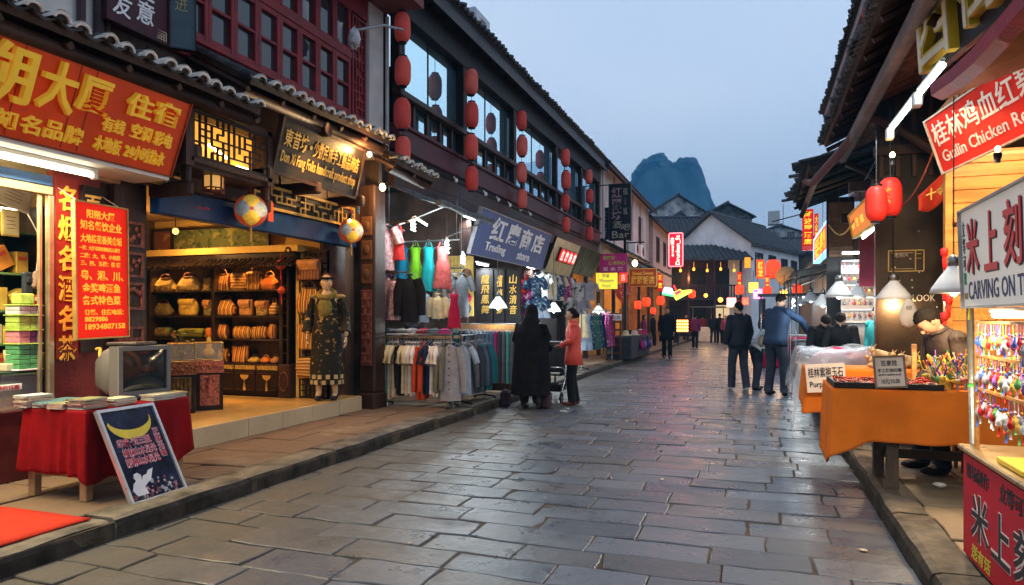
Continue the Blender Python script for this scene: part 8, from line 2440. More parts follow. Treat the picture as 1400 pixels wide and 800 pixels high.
 # red hotel signs on the stall side
root,o,xd,yd,w,h=hang_sign('hotel_sign','tall glowing red hotel sign with yellow characters past the crumbling eave',1097,1112,286,342,22.5,mat('red_sign_glow',(.65,.02,.015),.4,var=.06,bump=0,em=(1,.02,.01),es=.5),None,.12)
letters(root,[(ch,w*.14,h*(.80-.165*i),w*.72,h*.14)for i,ch in enumerate('阿波罗酒店')],emat('yellow_glow',(1,.72,.05),.9),o,xd,yd,.006,.03)
letters(root,[('HOTEL',w*.1,h*.03,w*.8,h*.06)],WL,o,xd,yd,.006)
root,o,xd,yd,w,h=hang_sign('hotel_sign','narrow red sign with yellow characters beside the tall hotel sign',1113.5,1119,292,341,21.5,MATS['red_sign_glow'],None,.1)
letters(root,[('大\n众\n旅\n社',w*.15,h*.06,w*.7,h*.88)],MATS['yellow_glow'],o,xd,yd,.006,.02)
a,b_=P(1113,359,Y=17.5),P(1131,340,Y=14.0)
ns=board_sign('light_box','slanted red and yellow light box edged with blue neon under the crumbling eave',(a,b_,P(1131,300,Y=14.0),P(1113,332,Y=17.5)),.12,mat('red_orange_glow',(.7,.1,.02),.4,var=.25,scale=2,bump=0,em=(1,.12,.02),es=.8),emat('neon_blue',(.25,.6,1),2.2))
root,o,xd,yd,w,h=ns
letters(root,[('红星\n快餐',w*.1,h*.1,w*.8,h*.8)],MATS['yellow_glow'],o,xd,yd,.006,.03)
c=P(1133,308,Y=13.6)
spot_bulb('warm bulb on a drooping yellow cable by the slatted shutter',c,12,(0,0,1),r=.04)
o=MB().tube([P(1133+3.4*k,308+16*sin(pi*k/10)-.6*k,Y=13.1-.3*k)for k in range(11)],.012,5).build('yellow_cable',mat('yellow_cable',(.6,.35,.05),.5),None,loc=c);tag(o,'yellow cable drooping from the bulb to the orange box sign','cable')
# signs and lanterns in the depth of the street
root,o,xd,yd,w,h=hang_sign('light_box','red vertical light box in front of the white rendered house',1034,1045,355,381,44,MATS['red_orange_glow'],None,.15)
letters(root,[('红\n龙',w*.2,h*.1,w*.6,h*.8)],MATS['yellow_glow'],o,xd,yd,.01,.03)
root,o,xd,yd,w,h=hang_sign('light_box','small amber light box beside the white rendered house',1018,1026,352,366,46,emat('amber_lightbox',(1,.3,.02),1.3),None,.15)
c=P(1057,368,Y=42);lantern(c,1.05,.40,'large glowing red lantern before the white rendered house','far lantern',emat('glow_red_lantern',(1,.06,.02),1.2),cord=1.0)
c=P(1075,378,Y=41)
o=MB().lathe([(0,0),(.55,0),(.55,.06),(0,.06)],(0,0,0),24,M=Matrix.Rotation(pi/2,4,'X')).build('round_sign',mat('tan_round_board',(.4,.24,.10),.5),None,loc=(0,0,0));o.location=c;tag(o,'round tan board sign right of the large red lantern','sign')
for(px,py,Y,m,r_,lb)in((1000,414,46,MATS['neon_pink']if 'neon_pink' in MATS else LEDR,.35,'red square sign glowing at the timber hall'),(985,410,47,BULB_W,.16,'amber lamp glowing under the timber hall balcony'),(1030,393,40,emat('orange_glow',(1,.4,.04),2),.30,'orange lamp sign right of the timber hall'),(1036,402,40,emat('purple_glow',(.6,.1,1),1.3),.3,'purple lamp sign right of the timber hall'),(1019,412,42,LEDR,.22,'red neon strip right of the timber hall'),(1072,402,30,BULB_W,.16,'cluster of amber lamps above the blue jacketed man'),(1066,410,30,BULB_W,.14,'lower amber lamp above the blue jacketed man'),(1096,408,27,BULB_C,.12,'cold white lamp on the far stalls'),(1084,412,33,BULB_C,.10,'smaller cold white lamp on the far stalls'),(965,404,44,BULB_W,.12,'amber lamp by the hall steps')):
 c=P(px,py,Y=Y)
 t=thing('street_lamp_globe',lb,'lamp',c)
 if 'sign' in lb or 'strip' in lb:MB().cbox(c,(r_*1.6,.1,r_*1.8),bev=.02).build('lamp_body',m,t)
 else:MB().ell(c,r_,12,8).build('lamp_body',emat('amber_globe',(1,.42,.06),3)if m is BULB_W else m,t)
 MB().tube([c+UP*r_,c+UP*(r_+.6)],.015,5).build('suspension',BLACKM,t)
 lamp(t,'POINT',c-V(0,r_+.3,.1),110,COOL if m is BULB_C else WARM,.2)
 # cluttered stalls far up on both sides
for i,(px,py,Y,lb)in enumerate(((968,452,44,'low white lit stall before the timber hall'),(993,450,46,'dark market stall by the timber hall'),(1085,452,22,'cloth covered stall behind the blue jacketed man'))):
 c=P(px,py,Y=Y)
 t=thing('market_stall',lb,'stall',(c.x,c.y,0))
 MB().box((c.x-.9,c.y-.5,0),(c.x+.9,c.y+.5,.9),bev=.04).build('stall_body',[F['white'],F['charcoal'],F['crimson']][i],t)
 MB().box((c.x-1.0,c.y-.6,2.1),(c.x+1.0,c.y+.6,2.16)).build('stall_roof',F['slate'],t)
 for sx in(-.9,.9):MB().tube([(c.x+sx,c.y,.9),(c.x+sx,c.y,2.1)],.03,6).build('pole',STEEL,t)
 # ------------------------- karst hill
HILLM=mat('wooded_hill',(.045,.075,.075),.95,var=.7,scale=.06,bump=.0,detail=10,col2=(.010,.020,.020),stretch=(1,1,.45))
DH=620.0
prof=[(862,262),(866,240),(872,230),(880,222),(890,216),(900,213),(908,216),(914,222),(919,226),(925,224),(931,219),(938,217),(946,219),(952,225),(953,236),(954,248),(958,252),(961,258),(963,268),(966,276),(971,284),(980,300)]
base_z=1.0
mb=MB()
def top_at(px):
 for(a,b)in zip(prof,prof[1:]):
  if a[0]<=px<=b[0]:
   t=(px-a[0])/(b[0]-a[0])
   return a[1]+(b[1]-a[1])*t
 return prof[0][1]if px<prof[0][0]else prof[-1][1]+1.2*(px-prof[-1][0])
def hill_pt(u,v):
# v runs from the near foot over the crest to the far foot; every slice across keeps the outline of its crest
 px=800+215*u
 crest=P(px,top_at(px)if px>=862 else 262+(862-px)*2.2,d=DH)
 s=(v-.5)*2
 steep=(1-abs(s)**2.6)
 p=crest+V(-SA,CA,0)*(s*60)
 nz=noise.noise(V(u*18,v*7,1))*4.5+noise.noise(V(u*60,v*30,5))*2.4
 z=base_z+(max(crest.z,2)-base_z)*max(steep,0)+nz*(1 if 0<v<1 else 0)
 return V(p.x+noise.noise(V(u*40,v*20,9))*2.0,p.y,z)
mb.grid(hill_pt,150,40)
hl_=mb.build('hill',HILLM);tag(hl_,'steep wooded limestone hill','hill',kind='structure')
# tree tufts along the crest
mb=MB()
q=random.Random(77)
for k in range(620):
 px=q.uniform(864,966)
 top=top_at(px)
 c=P(px,top+abs(q.gauss(0,9)),d=DH-q.uniform(0,25))
 s_=q.uniform(.9,3.0)
 mb.ell(c,(s_,s_,s_*q.uniform(.7,1.2)),6,4,fn=lambda p:p*(1+.4*noise.noise(p*2+V(k,0,0))))
tag(mb.build('hill_trees',HILLM),'trees along the hill crest','trees',kind='stuff')
# overhead cables
for i,(pts,lb)in enumerate((([(-5.36,9.7,3.9),(-5.3,12,3.72),(-5.3,16,3.9),(-5.3,24.5,3.8)],'black cable sagging along the beam under the lantern gallery'),([(-5.5,2.5,4.1),(-5.45,5.5,4.0),(-5.5,9.2,4.12)],'black cable strung along the maroon shophouse wall'),([(1.5,6.5,3.72),(1.4,8,3.5),(1.5,10,3.62),(1.4,12.5,3.4)],'black cable hanging under the ragged stall roof'),([(1.5,9.2,3.0),(1.42,8.2,2.62),(1.62,7.7,3.1)],'thin reddish cable drooping beside the big red lanterns'))):
 q=[]
 P_=[Vector(p)for p in pts]
 for a,b in zip(P_,P_[1:]):
  for k in range(8):
   t=k/8
   q.append(a+(b-a)*t-UP*(.10*4*t*(1-t)))
 q.append(P_[-1])
 o=MB().tube(q,.009,5).build('cable',BLACKM if i<3 else mat('red_cable',(.2,.05,.03),.5),None,loc=P_[0]);tag(o,lb,'cable')
for i,(px,py,sc,lb)in enumerate(((430,640,.6,'small pale paper scrap on the street near the shop kerb'),(905,655,.5,'small scrap of white paper in the middle of the street'),(560,742,.4,'tiny pale scrap on the street stones close to the camera'),(1180,752,.6,'dull scrap of paper lying by the stall side kerb'),(705,590,.6,'crumpled receipt on the paving behind the black robe'))):
 o=MB().ell((0,0,0),(.045,.03,.010),9,6,fn=lambda p:p*(1+.5*noise.noise(p*3+V(i,0,0)))).build('litter_scrap',F['beige'],None,loc=(0,0,0));o.location=P(px,py,Z=.008);o.scale=(sc,)*3;o.rotation_euler=(0,0,i);tag(o,lb,'litter')
 # ------------------------- people
def skin_mesh(verts,edges,radii,sub=1):
 me=bpy.data.meshes.new('skin')
 me.from_pydata([Vector(v)for v in verts],edges,[])
 o=bpy.data.objects.new('skin',me);COL.objects.link(o)
 o.modifiers.new('s','SKIN')
 sv=me.skin_vertices[0].data
 for i,r in enumerate(radii):
  sv[i].radius=(r,r)if not isinstance(r,tuple)else r
 sv[0].use_root=True
 m2=o.modifiers.new('d','SUBSURF');m2.levels=sub;m2.render_levels=sub
 dg=bpy.context.evaluated_depsgraph_get()
 ev=bpy.data.meshes.new_from_object(o.evaluated_get(dg))
 vs=[v.co.copy()for v in ev.vertices];fs=[tuple(p.vertices)for p in ev.polygons]
 bpy.data.objects.remove(o);bpy.data.meshes.remove(me);bpy.data.meshes.remove(ev)
 return vs,fs
EYE=mat('eye_dark',(.015,.01,.01),.2,var=0,bump=0)
LIP=mat('lip',(.30,.12,.10),.5,var=0,bump=0)
SHOE=mat('black_shoe',(.02,.018,.018),.4,var=.2)
SHOE_R=mat('brown_red_shoe',(.12,.03,.025),.35,var=.2)
SHOE_W=mat('pale_trainer',(.4,.4,.4),.5,var=.2)
def loft(mb,rings,n=18,mi=0,cap=True,e=.85):
 se=lambda q:(abs(q)**e)*(1 if q>0 else-1)
 vs=[]
 for(c,ex,ey)in rings:
  for j in range(n):
   a=2*pi*j/n
   vs.append(Vector(c)+Vector(ex)*se(cos(a))+Vector(ey)*se(sin(a)))
 k=len(rings)
 fs=[(i*n+j,i*n+(j+1)%n,(i+1)*n+(j+1)%n,(i+1)*n+j)for i in range(k-1)for j in range(n)]
 if cap:fs+=[tuple(range(n))[::-1],tuple((k-1)*n+j for j in range(n))]
 return mb.add(vs,fs,mi,True)
def person(label,loc,rz,H=1.7,jacket=None,trousers=None,shoes=SHOE,hair='short',bend=0.0,hp=0.0,hy=0.0,arms=None,feet=((-.11,0.0),(.11,0.0)),knees=None,hem=.84,coat=None,seat=None,detail=True,group=None,wide=1.0,bag=None,sleeve_end=1.0,skirt=None,collar=True):
 """local +y is forward; arms = ((elbow, wrist) left, right) in body coordinates before the scale; seat = hip height when seated"""
 k=H/1.72
 hipz=seat if seat else .92
 hip=V(0,0,hipz)
 Mb=Matrix.Rotation(-bend,4,'X')
 up=lambda x,y,z:hip+Mb@V(x,y,z-.92)
 hx,hyf=Matrix.Rotation(hy,4,'Z'),Matrix.Rotation(-hp,4,'X')
 hc=up(0,.035,1.595)
 Mh=Mb@hx@hyf
 if arms is None:
  arms=((V(-.235,-.02,1.14),V(-.23,.08,.90)),(V(.235,-.02,1.14),V(.23,.08,.90)))
  arms=tuple((up(*a),up(*b))for a,b in arms)
 else:
  arms=tuple((up(*a),up(*b))for a,b in arms)
 sh=(up(-.175,-.005,1.40),up(.175,-.005,1.40))
 hips=(hip+V(-.09,0,-.03),hip+V(.09,0,-.03))
 ank=[V(f[0],f[1],.08)for f in feet]
 kn=knees or[(hips[i]+ank[i])/2+V(0,.045,.02)for i in(0,1)]
 kn=[Vector(q)for q in kn]
 # continuous body
 vv=[hip,up(0,0,1.12),up(0,0,1.30),up(0,-.005,1.46),hc-Mh@V(0,.02,.06)]
 ee=[(0,1),(1,2),(2,3),(3,4)]
 rr=[.12,.115,.13,.055,.05]
 for i in(0,1):
  b=len(vv)
  vv+=[sh[i],arms[i][0],arms[i][1]];rr+=[.06,.044,.032]
  ee+=[(2,b),(b,b+1),(b+1,b+2)]
  b=len(vv)
  vv+=[hips[i],kn[i],ank[i],ank[i]+V(0,.12,-.035)];rr+=[.085,.058,.042,.035]
  ee+=[(0,b),(b,b+1),(b+1,b+2),(b+2,b+3)]
 vs,fs=skin_mesh(vv,ee,rr,1)
 mb=MB().add(vs,fs,0,True)
 def hs(p):
  q=V(p.x,p.y,p.z)
  if p.z<-.1:q.x*=1-.28*min(1,(-p.z-.1));q.y=q.y*(1-.12*(-p.z))+(.10 if p.y>0 else-.02)*(-p.z)
  return q
 mb.ell(hc,(.074,.092,.112),16,12,0,Mh,hs)
 if detail:
  mb.ell(hc+Mh@V(0,.096,-.012),(.013,.02,.022),8,6,0,Mh)
  for s in(-1,1):
   mb.ell(hc+Mh@V(s*.075,.0,-.005),(.012,.02,.03),8,6,0,Mh)
   mb.ell(hc+Mh@V(s*.030,.084,.018),(.012,.006,.006),8,5,1,Mh)
   mb.ell(hc+Mh@V(s*.031,.085,.036),(.016,.006,.004),8,4,1,Mh)
  mb.ell(hc+Mh@V(0,.086,-.052),(.022,.008,.007),8,5,2,Mh)
  for i in(0,1):
   w_=arms[i][1];d_=(arms[i][1]-arms[i][0]).normalized()
   sd=d_.cross(V(0,1,0)if abs(d_.y)<.8 else V(1,0,0)).normalized()
   fw=sd.cross(d_)
   s=1 if i else-1
   Mx=Matrix((fw,sd,d_)).transposed().to_4x4()
   mb.ell(w_+d_*.045,(.036,.017,.048),10,7,0,Mx)
   for f,L in enumerate((.058,.072,.076,.066)):
    b0=w_+d_*.078+fw*(-.024+.016*f)
    curl=sd*(-s*.02)
    mb.tube([b0,b0+d_*L*.5+curl*.3,b0+d_*L*.9+curl*1.3],[.0085,.008,.0065],6,0)
   b0=w_+d_*.03+fw*.03
   mb.tube([b0,b0+d_*.03+fw*.02,b0+d_*.06+fw*.024-sd*s*.012],[.0105,.0095,.007],6,0)
 Wm=Matrix.Translation(Vector(loc))@Matrix.Rotation(rz,4,'Z')@Matrix.Scale(k,4)
 def fin(m_,name,mats,parent=None):
  o=m_.build(name,mats,None)
  if parent is not None:
   o.parent=parent
  return o
 root=fin(mb,'person',[SKIN,EYE,LIP])
 root.location=loc;root.rotation_euler=(0,0,rz);root.scale=(k,)*3
 tag(root,label,'person',group)
 X=Mb@V(1,0,0);Y_=Mb@V(0,1,0)
 ring=lambda z,hw,hd,y=0:(up(0,y,z),X*hw*wide,Y_*hd*wide)
 if jacket is not None:
  m_=MB()
  wr=lambda z:1+.04*noise.noise(V(z*9,loc[0],3))
  rings=[]
  zs=[(hem,.195 if hem>.8 else .222,.145 if hem>.8 else .17),(.95,.185,.138),(1.05,.175,.130),(1.15,.182,.135),(1.25,.197,.142),(1.34,.198,.135),(1.40,.172,.108),(1.445,.115,.082),(1.475,.072,.068)]
  if coat:zs=[(coat,.24,.19),((coat+.9)/2,.215,.165),(.90,.19,.145)]+zs[1:]
  for(z,a,b)in zs:
   if seat and z<.88:continue
   rings.append(ring(z,a*wr(z),b*wr(z+3)))
  loft(m_,rings)
  if collar:m_.tube([up(.07*cos(a),.07*sin(a)+.005,1.485+.012*sin(a))for a in[2*pi*i/14 for i in range(14)]],.018,6,closed=True)
  jo=fin(m_,'jacket',jacket,root)
  for i in(0,1):
   m2=MB()
   a,b,c=sh[i],arms[i][0],arms[i][1]
   c=b+(c-b)*sleeve_end
   pts,rs=[],[]
   for t in range(5):pts.append(a+(b-a)*t/4);rs.append(.072-.012*t/4+.004*noise.noise(V(t*2,i,loc[1])))
   for t in range(1,5):pts.append(b+(c-b)*t/4);rs.append(.060-.013*t/4+.005*noise.noise(V(t*2,i+5,loc[1])))
   m2.ell(a,(.074,.074,.07),10,8)
   m2.tube(pts,rs,12)
   fin(m2,'sleeve',jacket,root)
 if trousers is not None:
  m_=MB()
  if not seat:
   loft(m_,[((0,0,.80),V(.155,0,0),V(0,.115,0)),((0,0,.88),V(.172,0,0),V(0,.125,0)),((0,0,1.0),V(.155,0,0),V(0,.112,0))])
  for i in(0,1):
   a,b,c=hips[i]+V(0,0,.0),kn[i],ank[i]+V(0,-.005,-.02)
   pts=[a+(b-a)*t/4 for t in range(5)]+[b+(c-b)*t/4 for t in range(1,5)]
   rs=[.105,.098,.09,.084,.078,.077,.074,.072,.074]
   rs=[r*(1+.05*noise.noise(V(j*1.3,i*4,loc[0])))for j,r in enumerate(rs)]
   m_.tube(pts,rs,12)
  fin(m_,'trousers',trousers,root)
 if skirt is not None:
  m_=MB();loft(m_,[((0,0,skirt[1]),V(skirt[2],0,0),V(0,skirt[2]*.8,0)),((0,0,.75),V(.2,0,0),V(0,.16,0)),((0,0,1.0),V(.16,0,0),V(0,.12,0))]);fin(m_,'skirt',skirt[0],root)
 for i in(0,1):
  m_=MB()
  a=ank[i]
  m_.ell(a+V(0,.05,-.042),(.046,.135,.038),12,7,fn=lambda p:V(p.x*(1-.15*(p.y<-.3)),p.y,max(p.z,-.95)if p.y>0 else p.z*1.15))
  m_.ell(a+V(0,-.01,-.01),(.048,.06,.055),10,6)
  fin(m_,'shoe',shoes,root)
 if hair:
  m_=MB()
  def hf(p):
   q=V(p.x,p.y,p.z)
   f=1+.07*noise.noise(p*4)+.05*noise.noise(p*11)
   if p.y>.25 and p.z<.38:q.y=.25+(p.y-.25)*.1
   if hair=='short' and p.z<-.2 and p.y>-.15:q=V(p.x*.93,p.y,-.2+(p.z+.2)*.3)
   elif hair=='short' and p.z<-.2:q=V(p.x*.86,p.y*.97,max(p.z,-.85))
   return q*f
  m_.ell(hc+Mh@V(0,-.012,.022),(.083,.100,.105),26,18,0,Mh,hf)
  if hair=='bun':m_.ell(hc+Mh@V(0,-.10,-.01),(.045,.05,.05),10,8,0,Mh)
  if hair=='long':m_.ell(hc+Mh@V(0,-.05,-.10),(.085,.06,.15),12,8,0,Mh)
  fin(m_,'hair',HAIR,root)
 if bag is not None:
  m_=MB().ell(up(.22,-.12,1.0),(.06,.10,.13),12,8).tube([up(.21,-.1,1.1),up(.1,-.15,1.3),up(-.1,-.1,1.46),up(-.1,.12,1.35),up(.2,.0,1.1)],.012,5)
  o=m_.build('shoulder_bag',bag,None);o.location=loc;o.rotation_euler=(0,0,rz);o.scale=(k,)*3
  tag(o,'tan shoulder bag hung on the bending person in white','bag')
 return root
def face(p,toward):
 return math.atan2(-toward[0],toward[1])
g0=lambda px,py,z=0.0:P(px,py,Z=z)
# woman in the long black robe, seen from behind
p=g0(726,559);
w_=person('woman in a long black robe and veil seen from behind, beside the stroller',p,face(p,(.15,1)),1.66,jacket=None,trousers=None,hair=None,shoes=mat('black_boot',(.015,.013,.013),.45),feet=((-.12,-.02),(.13,.03)),detail=False,arms=(((-.23,.05,1.16),(-.16,.22,1.02)),((.23,.05,1.16),(.16,.22,1.02))))
ROBE=mat('black_robe_cloth',(.010,.0095,.012),.85,spec=.06,var=.3,scale=6,bump=.3,bscale=30)
m_=MB()
def robe(u,v):
 a=2*pi*u
 z=1.46-v*1.22
 hw=.10+.165*min(1,v/.10)**.6+.03*min(1,v/.3)+.02*v
 hd=.09+.075*min(1,v/.12)+.10*v
 f=1+(.05+.05*v)*sin(a*5+2*v)*min(1,v*2)+.07*noise.noise(V(cos(a)*2,sin(a)*2,v*3))
 return V(cos(a)*hw*f,sin(a)*hd*f,z+(.03*noise.noise(V(a,0,3))if v>.95 else 0))
m_.grid(robe,36,22,wrap=True)
for s in(-1,1):
 m_.tube([V(s*.19,0,1.38),V(s*.27,.03,1.15),V(s*.22,.17,1.0),V(s*.15,.24,.98)],[.085,.095,.085,.07],12)
o=m_.build('robe',ROBE,None);o.parent=w_
m_=MB().ell((0,.03,1.60),(.105,.118,.14),18,12)
loft(m_,[((0,-.02,1.16),V(.19,0,0),V(0,.15,0)),((0,-.01,1.32),V(.215,0,0),V(0,.145,0)),((0,.0,1.42),V(.17,0,0),V(0,.125,0)),((0,.015,1.50),V(.115,0,0),V(0,.11,0)),((0,.03,1.60),V(.104,0,0),V(0,.115,0))])
o=m_.build('veil',ROBE,None);o.parent=w_
for s in(-1,1):
 m_=MB().tube([V(s*.12,0,.42),V(s*.12,0,.1)],[.085,.07],12);o=m_.build('boot_shaft',MATS['black_boot'],None);o.parent=w_
 # woman in the coral coat
CORAL=mat('coral_quilted_coat',(.58,.07,.05),.6,var=.1,scale=4,bump=.25,bscale=12)
p=g0(784,554)
lady=person('woman in a bright coral red coat standing by the stroller',p,face(p,(-.95,-.25)),1.62,CORAL,mat('black_trousers',(.012,.012,.014),.8,bump=.7,bscale=13,spec=.06,var=.2),SHOE_R,'bun',arms=(((-.25,.03,1.15),(-.12,.22,1.06)),((.25,.03,1.15),(.10,.22,1.05))),hem=.72,feet=((-.09,.03),(.10,-.04)),hp=.05)
# stroller between them
p=g0(757,548)
st=thing('stroller','black folding stroller with chrome frame between the two women','stroller',p)
T=lambda*pts:[Vector((p.x,p.y,0))+V(*q_)for q_ in pts]
CHR=mat('chrome_tube',(.6,.6,.6),.2,metal=.9,var=0,bump=0)
fm_=MB()
for s in(-.22,.22):
 fm_.tube(T((s,-.35,.12),(s,.05,.50),(s,.30,.95),(s,.38,1.02)),.013,8)
 fm_.tube(T((s,.32,.12),(s,.0,.48),(s,-.22,.60)),.012,8)
 fm_.tube(T((s,-.05,.45),(s,.12,.86),(s,.06,.90)),.012,8)
fm_.tube(T((-.22,.38,1.02),(.22,.38,1.02)),.016,8).tube(T((-.22,-.22,.60),(.22,-.22,.60)),.012,8)
fm_.build('frame',CHR,st)
BF=mat('black_stroller_fabric',(.014,.014,.016),.7,spec=.06,var=.2)
MB().cbox(Vector((p.x,p.y-.02,.48)),(.40,.36,.05),bev=.02).build('seat',BF,st)
MB().cbox(Vector((p.x,p.y+.16,.74)),(.42,.05,.50),bev=.02,M=Matrix.Rotation(-.25,4,'X')).build('backrest',BF,st)
MB().cbox(Vector((p.x,p.y+.0,.24)),(.36,.40,.12),bev=.02).build('basket',BF,st)
MB().cbox(Vector((p.x-.1,p.y-.18,.38)),(.14,.10,.14),bev=.02).build('orange_pouch',mat('orange_pouch',(.6,.2,.02),.6),st)
MB().cbox(Vector((p.x,p.y-.215,.50)),(.34,.012,.03),bev=.004).build('pale_strap',WHITEP,st)
for sx in(-.24,.24):
 for sy in(-.36,.33):
  c=Vector((p.x+sx,p.y+sy,.1))
  wh=MB().tube([c+V(0,.085*cos(a),.085*sin(a))for a in[2*pi*i/18 for i in range(18)]],.016,6,closed=True).build('wheel',BLACKM,st)
  h_=MB().tube([c-V(.02,0,0),c+V(.02,0,0)],.02,8)
  for i in range(4):h_.tube([c,c+V(0,.075*cos(i*pi/2),.075*sin(i*pi/2))],.006,4)
  h_.build('hub',CHR,wh)
  # shopping bags at the robe
for(dx,lb)in((-.42,'dark shopping bag on the paving left of the black robe'),(.28,'dark patterned bag on the paving right of the black robe')):
 q_=g0(726,557)+V(dx,-.05,0)
 o=MB().cbox((0,0,.14),(.14,.22,.27),bev=.04).tube([(0,-.06,.27),(0,-.04,.36),(0,.04,.36),(0,.06,.27)],.008,5).build('shopping_bag',spots('dark_print_bag',(.04,.02,.03),[(.2,.12,.14)],12),None,loc=(0,0,0));o.location=q_;tag(o,lb,'bag')
NAVYJ=mat('dark_navy_jacket',(.016,.018,.026),.7,bump=.7,bscale=13,spec=.06,var=.2);BLUEJ=mat('blue_denim_jacket',(.014,.030,.068),.75,bump=.7,bscale=13,var=.2,scale=8);JEAN=mat('dark_jeans',(.022,.028,.045),.8,bump=.7,bscale=13,var=.25,scale=10)
BLKC=mat('black_coat',(.014,.014,.016),.8,bump=.7,bscale=13,spec=.06,var=.2);WHJ=mat('pale_grey_jacket',(.42,.43,.45),.75,bump=.7,bscale=13,var=.15);PURP=mat('plum_jacket',(.14,.02,.09),.8,bump=.7,bscale=13,var=.2);TEALC=mat('turquoise_coat',(.03,.30,.34),.7,bump=.7,bscale=13,var=.15);MAROON=mat('dark_red_jacket',(.16,.02,.03),.8)
p=g0(1010,534);person('man in a dark navy jacket and pale trainers standing beside the stalls',p,face(p,(-.45,.9)),1.78,NAVYJ,JEAN,SHOE_W,'short',feet=((-.10,.10),(.12,-.08)),hy=.5,wide=1.03)
p=g0(1034,533);person('person in a pale grey jacket bending forward beside the blue jacket',p,face(p,(.75,.6)),1.62,WHJ,JEAN,SHOE,'short',bend=.85,hp=.3,feet=((-.10,.08),(.11,-.12)),arms=(((-.22,.16,1.18),(-.12,.38,1.12)),((.22,.16,1.18),(.12,.38,1.12))),bag=mat('khaki_bag',(.25,.2,.12),.7))
p=g0(1060,541);person('tall man in a blue jacket leaning over the covered stall',p,face(p,(.62,.75)),1.93,BLUEJ,mat('dark_blue_trousers',(.018,.022,.036),.8,bump=.7,bscale=13,var=.2),SHOE,'short',bend=.16,hp=.35,feet=((-.14,.0),(.14,.06)),arms=(((-.25,.06,1.15),(-.15,.25,1.0)),((.26,.28,1.30),(.18,.58,1.14))),wide=1.08)
p=V(.98,12.35,0);person('shopper in black bending low over the covered stall, head turned down',p,face(p,(.1,-1)),1.66,BLKC,JEAN,SHOE,'short',bend=.62,hp=.7,arms=(((-.24,.22,1.18),(-.14,.42,1.06)),((.24,.22,1.18),(.14,.42,1.06))))
p=V(1.28,12.1,0);person('second shopper in black bending over the stall under the shade lamp',p,face(p,(-.2,-1)),1.64,BLKC,JEAN,SHOE,'short',bend=.5,hp=.75,arms=(((-.24,.22,1.18),(-.10,.40,1.06)),((.24,.22,1.18),(.10,.40,1.06))))
p=V(1.80,12.0,0.12);person('stall keeper in a turquoise coat before the white jewellery shelf',p,face(p,(-.6,-.7)),1.52,TEALC,JEAN,SHOE,'long',bend=.1,hp=.3)
# seated carver behind the figurine table
p=V(1.78,7.0,WALK)
person('carver in a dark brown jacket seated with head bowed behind the figurines',p,face(p,(-.95,-.35)),1.74,mat('dark_brown_jacket',(.042,.030,.026),.75,bump=.7,bscale=13,var=.25),JEAN,SHOE,'short',bend=.60,hp=.42,seat=.74,feet=((-.14,.38),(.14,.38)),knees=[V(-.14,.42,.66),V(.14,.42,.66)],arms=(((-.25,.16,1.15),(-.08,.40,1.12)),((.25,.16,1.15),(.08,.40,1.14))),wide=1.05)
st=thing('stool','round wooden stool under the seated carver','stool',p)
MB().lathe([(.16,.62),(.17,.635),(.17,.655),(.0,.66)],p-V(0,0,.0),16).build('seat',WOOD_BR,st)
for k in range(4):
 a=pi/4+k*pi/2;MB().tube([p+V(.13*cos(a),.13*sin(a),.62),p+V(.17*cos(a),.17*sin(a),0)],.018,6).build('leg',WOOD_BR,st)
 # farther figures
p=g0(912,490);person('grey haired man in a long black coat walking alone',p,face(p,(.1,-1)),1.84,BLKC,mat('black_slacks',(.015,.015,.018),.8,spec=.06),SHOE,'short',coat=.62,feet=((-.10,.12),(.10,-.10)),wide=1.08)
p=g0(950,476);person('woman in a plum jacket and black trousers walking away',p,face(p,(.1,1)),1.64,PURP,BLKC,SHOE,'short',feet=((-.09,.08),(.1,-.08)),wide=1.05)
far=[(984,470,BLKC,'black',1.72,(0,1)),(975,469,NAVYJ,'navy',1.68,(.3,1)),(992,471,mat('rose_jacket',(.35,.07,.12),.8),'rose',1.6,(0,-1)),(1020,472,JEAN,'denim',1.7,(0,1)),(1001,467,MAROON,'dark red',1.66,(0,1)),(902,470,MAROON,'dark red',1.62,(1,.2)),(893,476,BLKC,'black',1.7,(1,0)),(925,472,NAVYJ,'navy',1.68,(.5,1)),(1044,472,BLKC,'black',1.7,(0,1)),(938,468,BLKC,'black',1.66,(0,-1)),(960,466,MAROON,'dark red',1.64,(0,1)),(1012,465,NAVYJ,'navy',1.7,(0,-1)),(1068,476,WHJ,'pale',1.66,(0,1)),(880,480,PURP,'plum',1.6,(1,0))]
where=['nearest the middle of the far street','beside the pole stall','facing down the street','behind the navy jacketed man','far up by the hall','at the orange shop front','beside the hat stall','near the neon shoes','behind the bending person','by the orange dotted panel','far up before the hall steps','coming from the hall','behind the tall man in blue','under the gold lettered sign']
for i,(px,py,m,cn,H,fd)in enumerate(far):
 p=g0(px,py)
 q_=random.Random(i)
 person('distant person in a %s top %s'%(cn,where[i]),p,face(p,fd),H,m,[BLKC,JEAN][i%2],SHOE,['short','long'][i%2],feet=((-.1,q_.uniform(-.1,.1)),(.1,q_.uniform(-.1,.1))),detail=False,group='people far up the street')
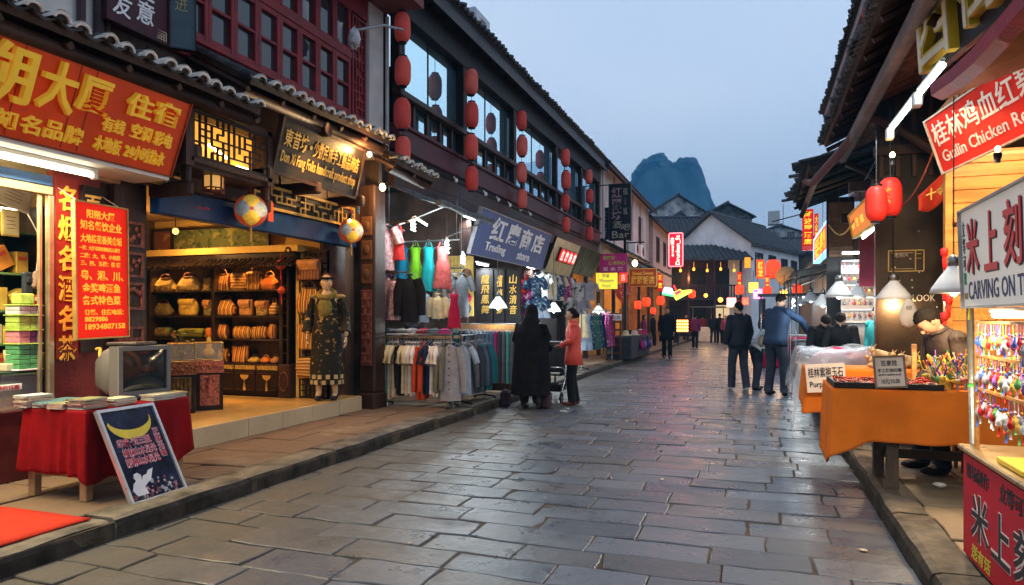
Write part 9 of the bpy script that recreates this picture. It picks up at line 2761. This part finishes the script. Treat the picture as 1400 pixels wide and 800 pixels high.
 # ------------------------- robed mannequin at the handbag shop
p=V(-5.53,8.10,.335)
MAN=mat('mannequin_skin',(.62,.44,.26),.35,var=.05,bump=0)
DRG=spots('embroidered_black_robe',(.016,.016,.012),[(.42,.27,.09),(.26,.17,.05)],13,.34)
mq=person('shop mannequin',p,face(p,(.35,-.94)),1.72,None,None,SHOE,None,hy=.75,arms=(((-.25,-.02,1.14),(-.27,.06,.86)),((.25,-.02,1.14),(.25,.06,.90))))
mq.name='mannequin';tag(mq,'mannequin in black robe with gold embroidery, scarf and head band','mannequin')
mq.data.materials[0]=MAN
m_=MB()
def mrobe(u,v):
 a=2*pi*u
 z=1.42-v*1.20
 hw=.13+.05*min(1,v/.12)-.02*sin(pi*min(v/.5,1))+.04*v
 f=1+.06*v*sin(a*6)+.04*noise.noise(V(cos(a)*2,sin(a)*2,v*3))
 return V(cos(a)*hw*f,sin(a)*(.12+.05*v)*f,z)
m_.grid(mrobe,30,16,wrap=True)
o=m_.build('robe',DRG,None);o.parent=mq
m_=MB()
for k in range(12):
 a=2*pi*k/12
 for j in range(2):
  c=V(cos(a+.26*j)*.20,sin(a+.26*j)*.165,.25+.075*j)
  m_.cbox(c,(.05,.05,.055),M=Matrix.Rotation(a,4,'Z'))
o=m_.build('checked_hem',mat('pale_gold_check',(.5,.38,.18),.7),None);o.parent=mq
for s in(-1,1):
 o=MB().tube([V(s*.165,0,1.38),V(s*.25,-.02,1.14),V(s*.26,.05,.93)],[.062,.06,.068],14).build('sleeve',DRG,None);o.parent=mq
 o=MB().ell((s*.17,0,1.41),(.085,.085,.035),12,6).build('shoulder_trim',mat('gold_trim_cloth',(.34,.24,.08),.6,var=.3,scale=40),None);o.parent=mq
o=MB().tube([V(.10*cos(a),.02+.105*sin(a),1.44-.05*sin(a))for a in[2*pi*i/18 for i in range(18)]],.042,8,closed=True).ell((0,.115,1.26),(.10,.05,.13),12,8).build('olive_scarf',mat('olive_gold_scarf',(.22,.17,.04),.7,var=.3,scale=18),None);o.parent=mq
o=MB().tube([V(.079*cos(a),.035+.098*sin(a),1.655-.004*sin(a))for a in[2*pi*i/20 for i in range(20)]],.017,6,closed=True).build('head_band',BLKC,None);o.parent=mq
o=MB().ell((0,.022,1.63),(.08,.095,.10),16,10,fn=lambda q_:V(q_.x,q_.y if q_.y<.3 else .3,max(q_.z,-.2)if q_.y>0 else q_.z)).build('hair',mat('auburn_hair',(.12,.04,.015),.5,var=.3,scale=30),None);o.parent=mq
# ------------------------- evening air
hz=bpy.data.materials.new('evening_haze');hz.use_nodes=True
_n,_l=hz.node_tree.nodes,hz.node_tree.links
_n.clear()
_vo=_n.new('ShaderNodeVolumePrincipled');_vo.inputs['Color'].default_value=(.13,.54,1.0,1);_vo.inputs['Density'].default_value=0.0008
_vo.inputs['Anisotropy'].default_value=0.0
_mo=_n.new('ShaderNodeOutputMaterial');_l.new(_vo.outputs[0],_mo.inputs['Volume'])
o=MB().box((-420,-65,-1.2),(420,1060,175)).build('haze',hz);tag(o,'thin blue evening haze over the street and hill','haze',kind='stuff')
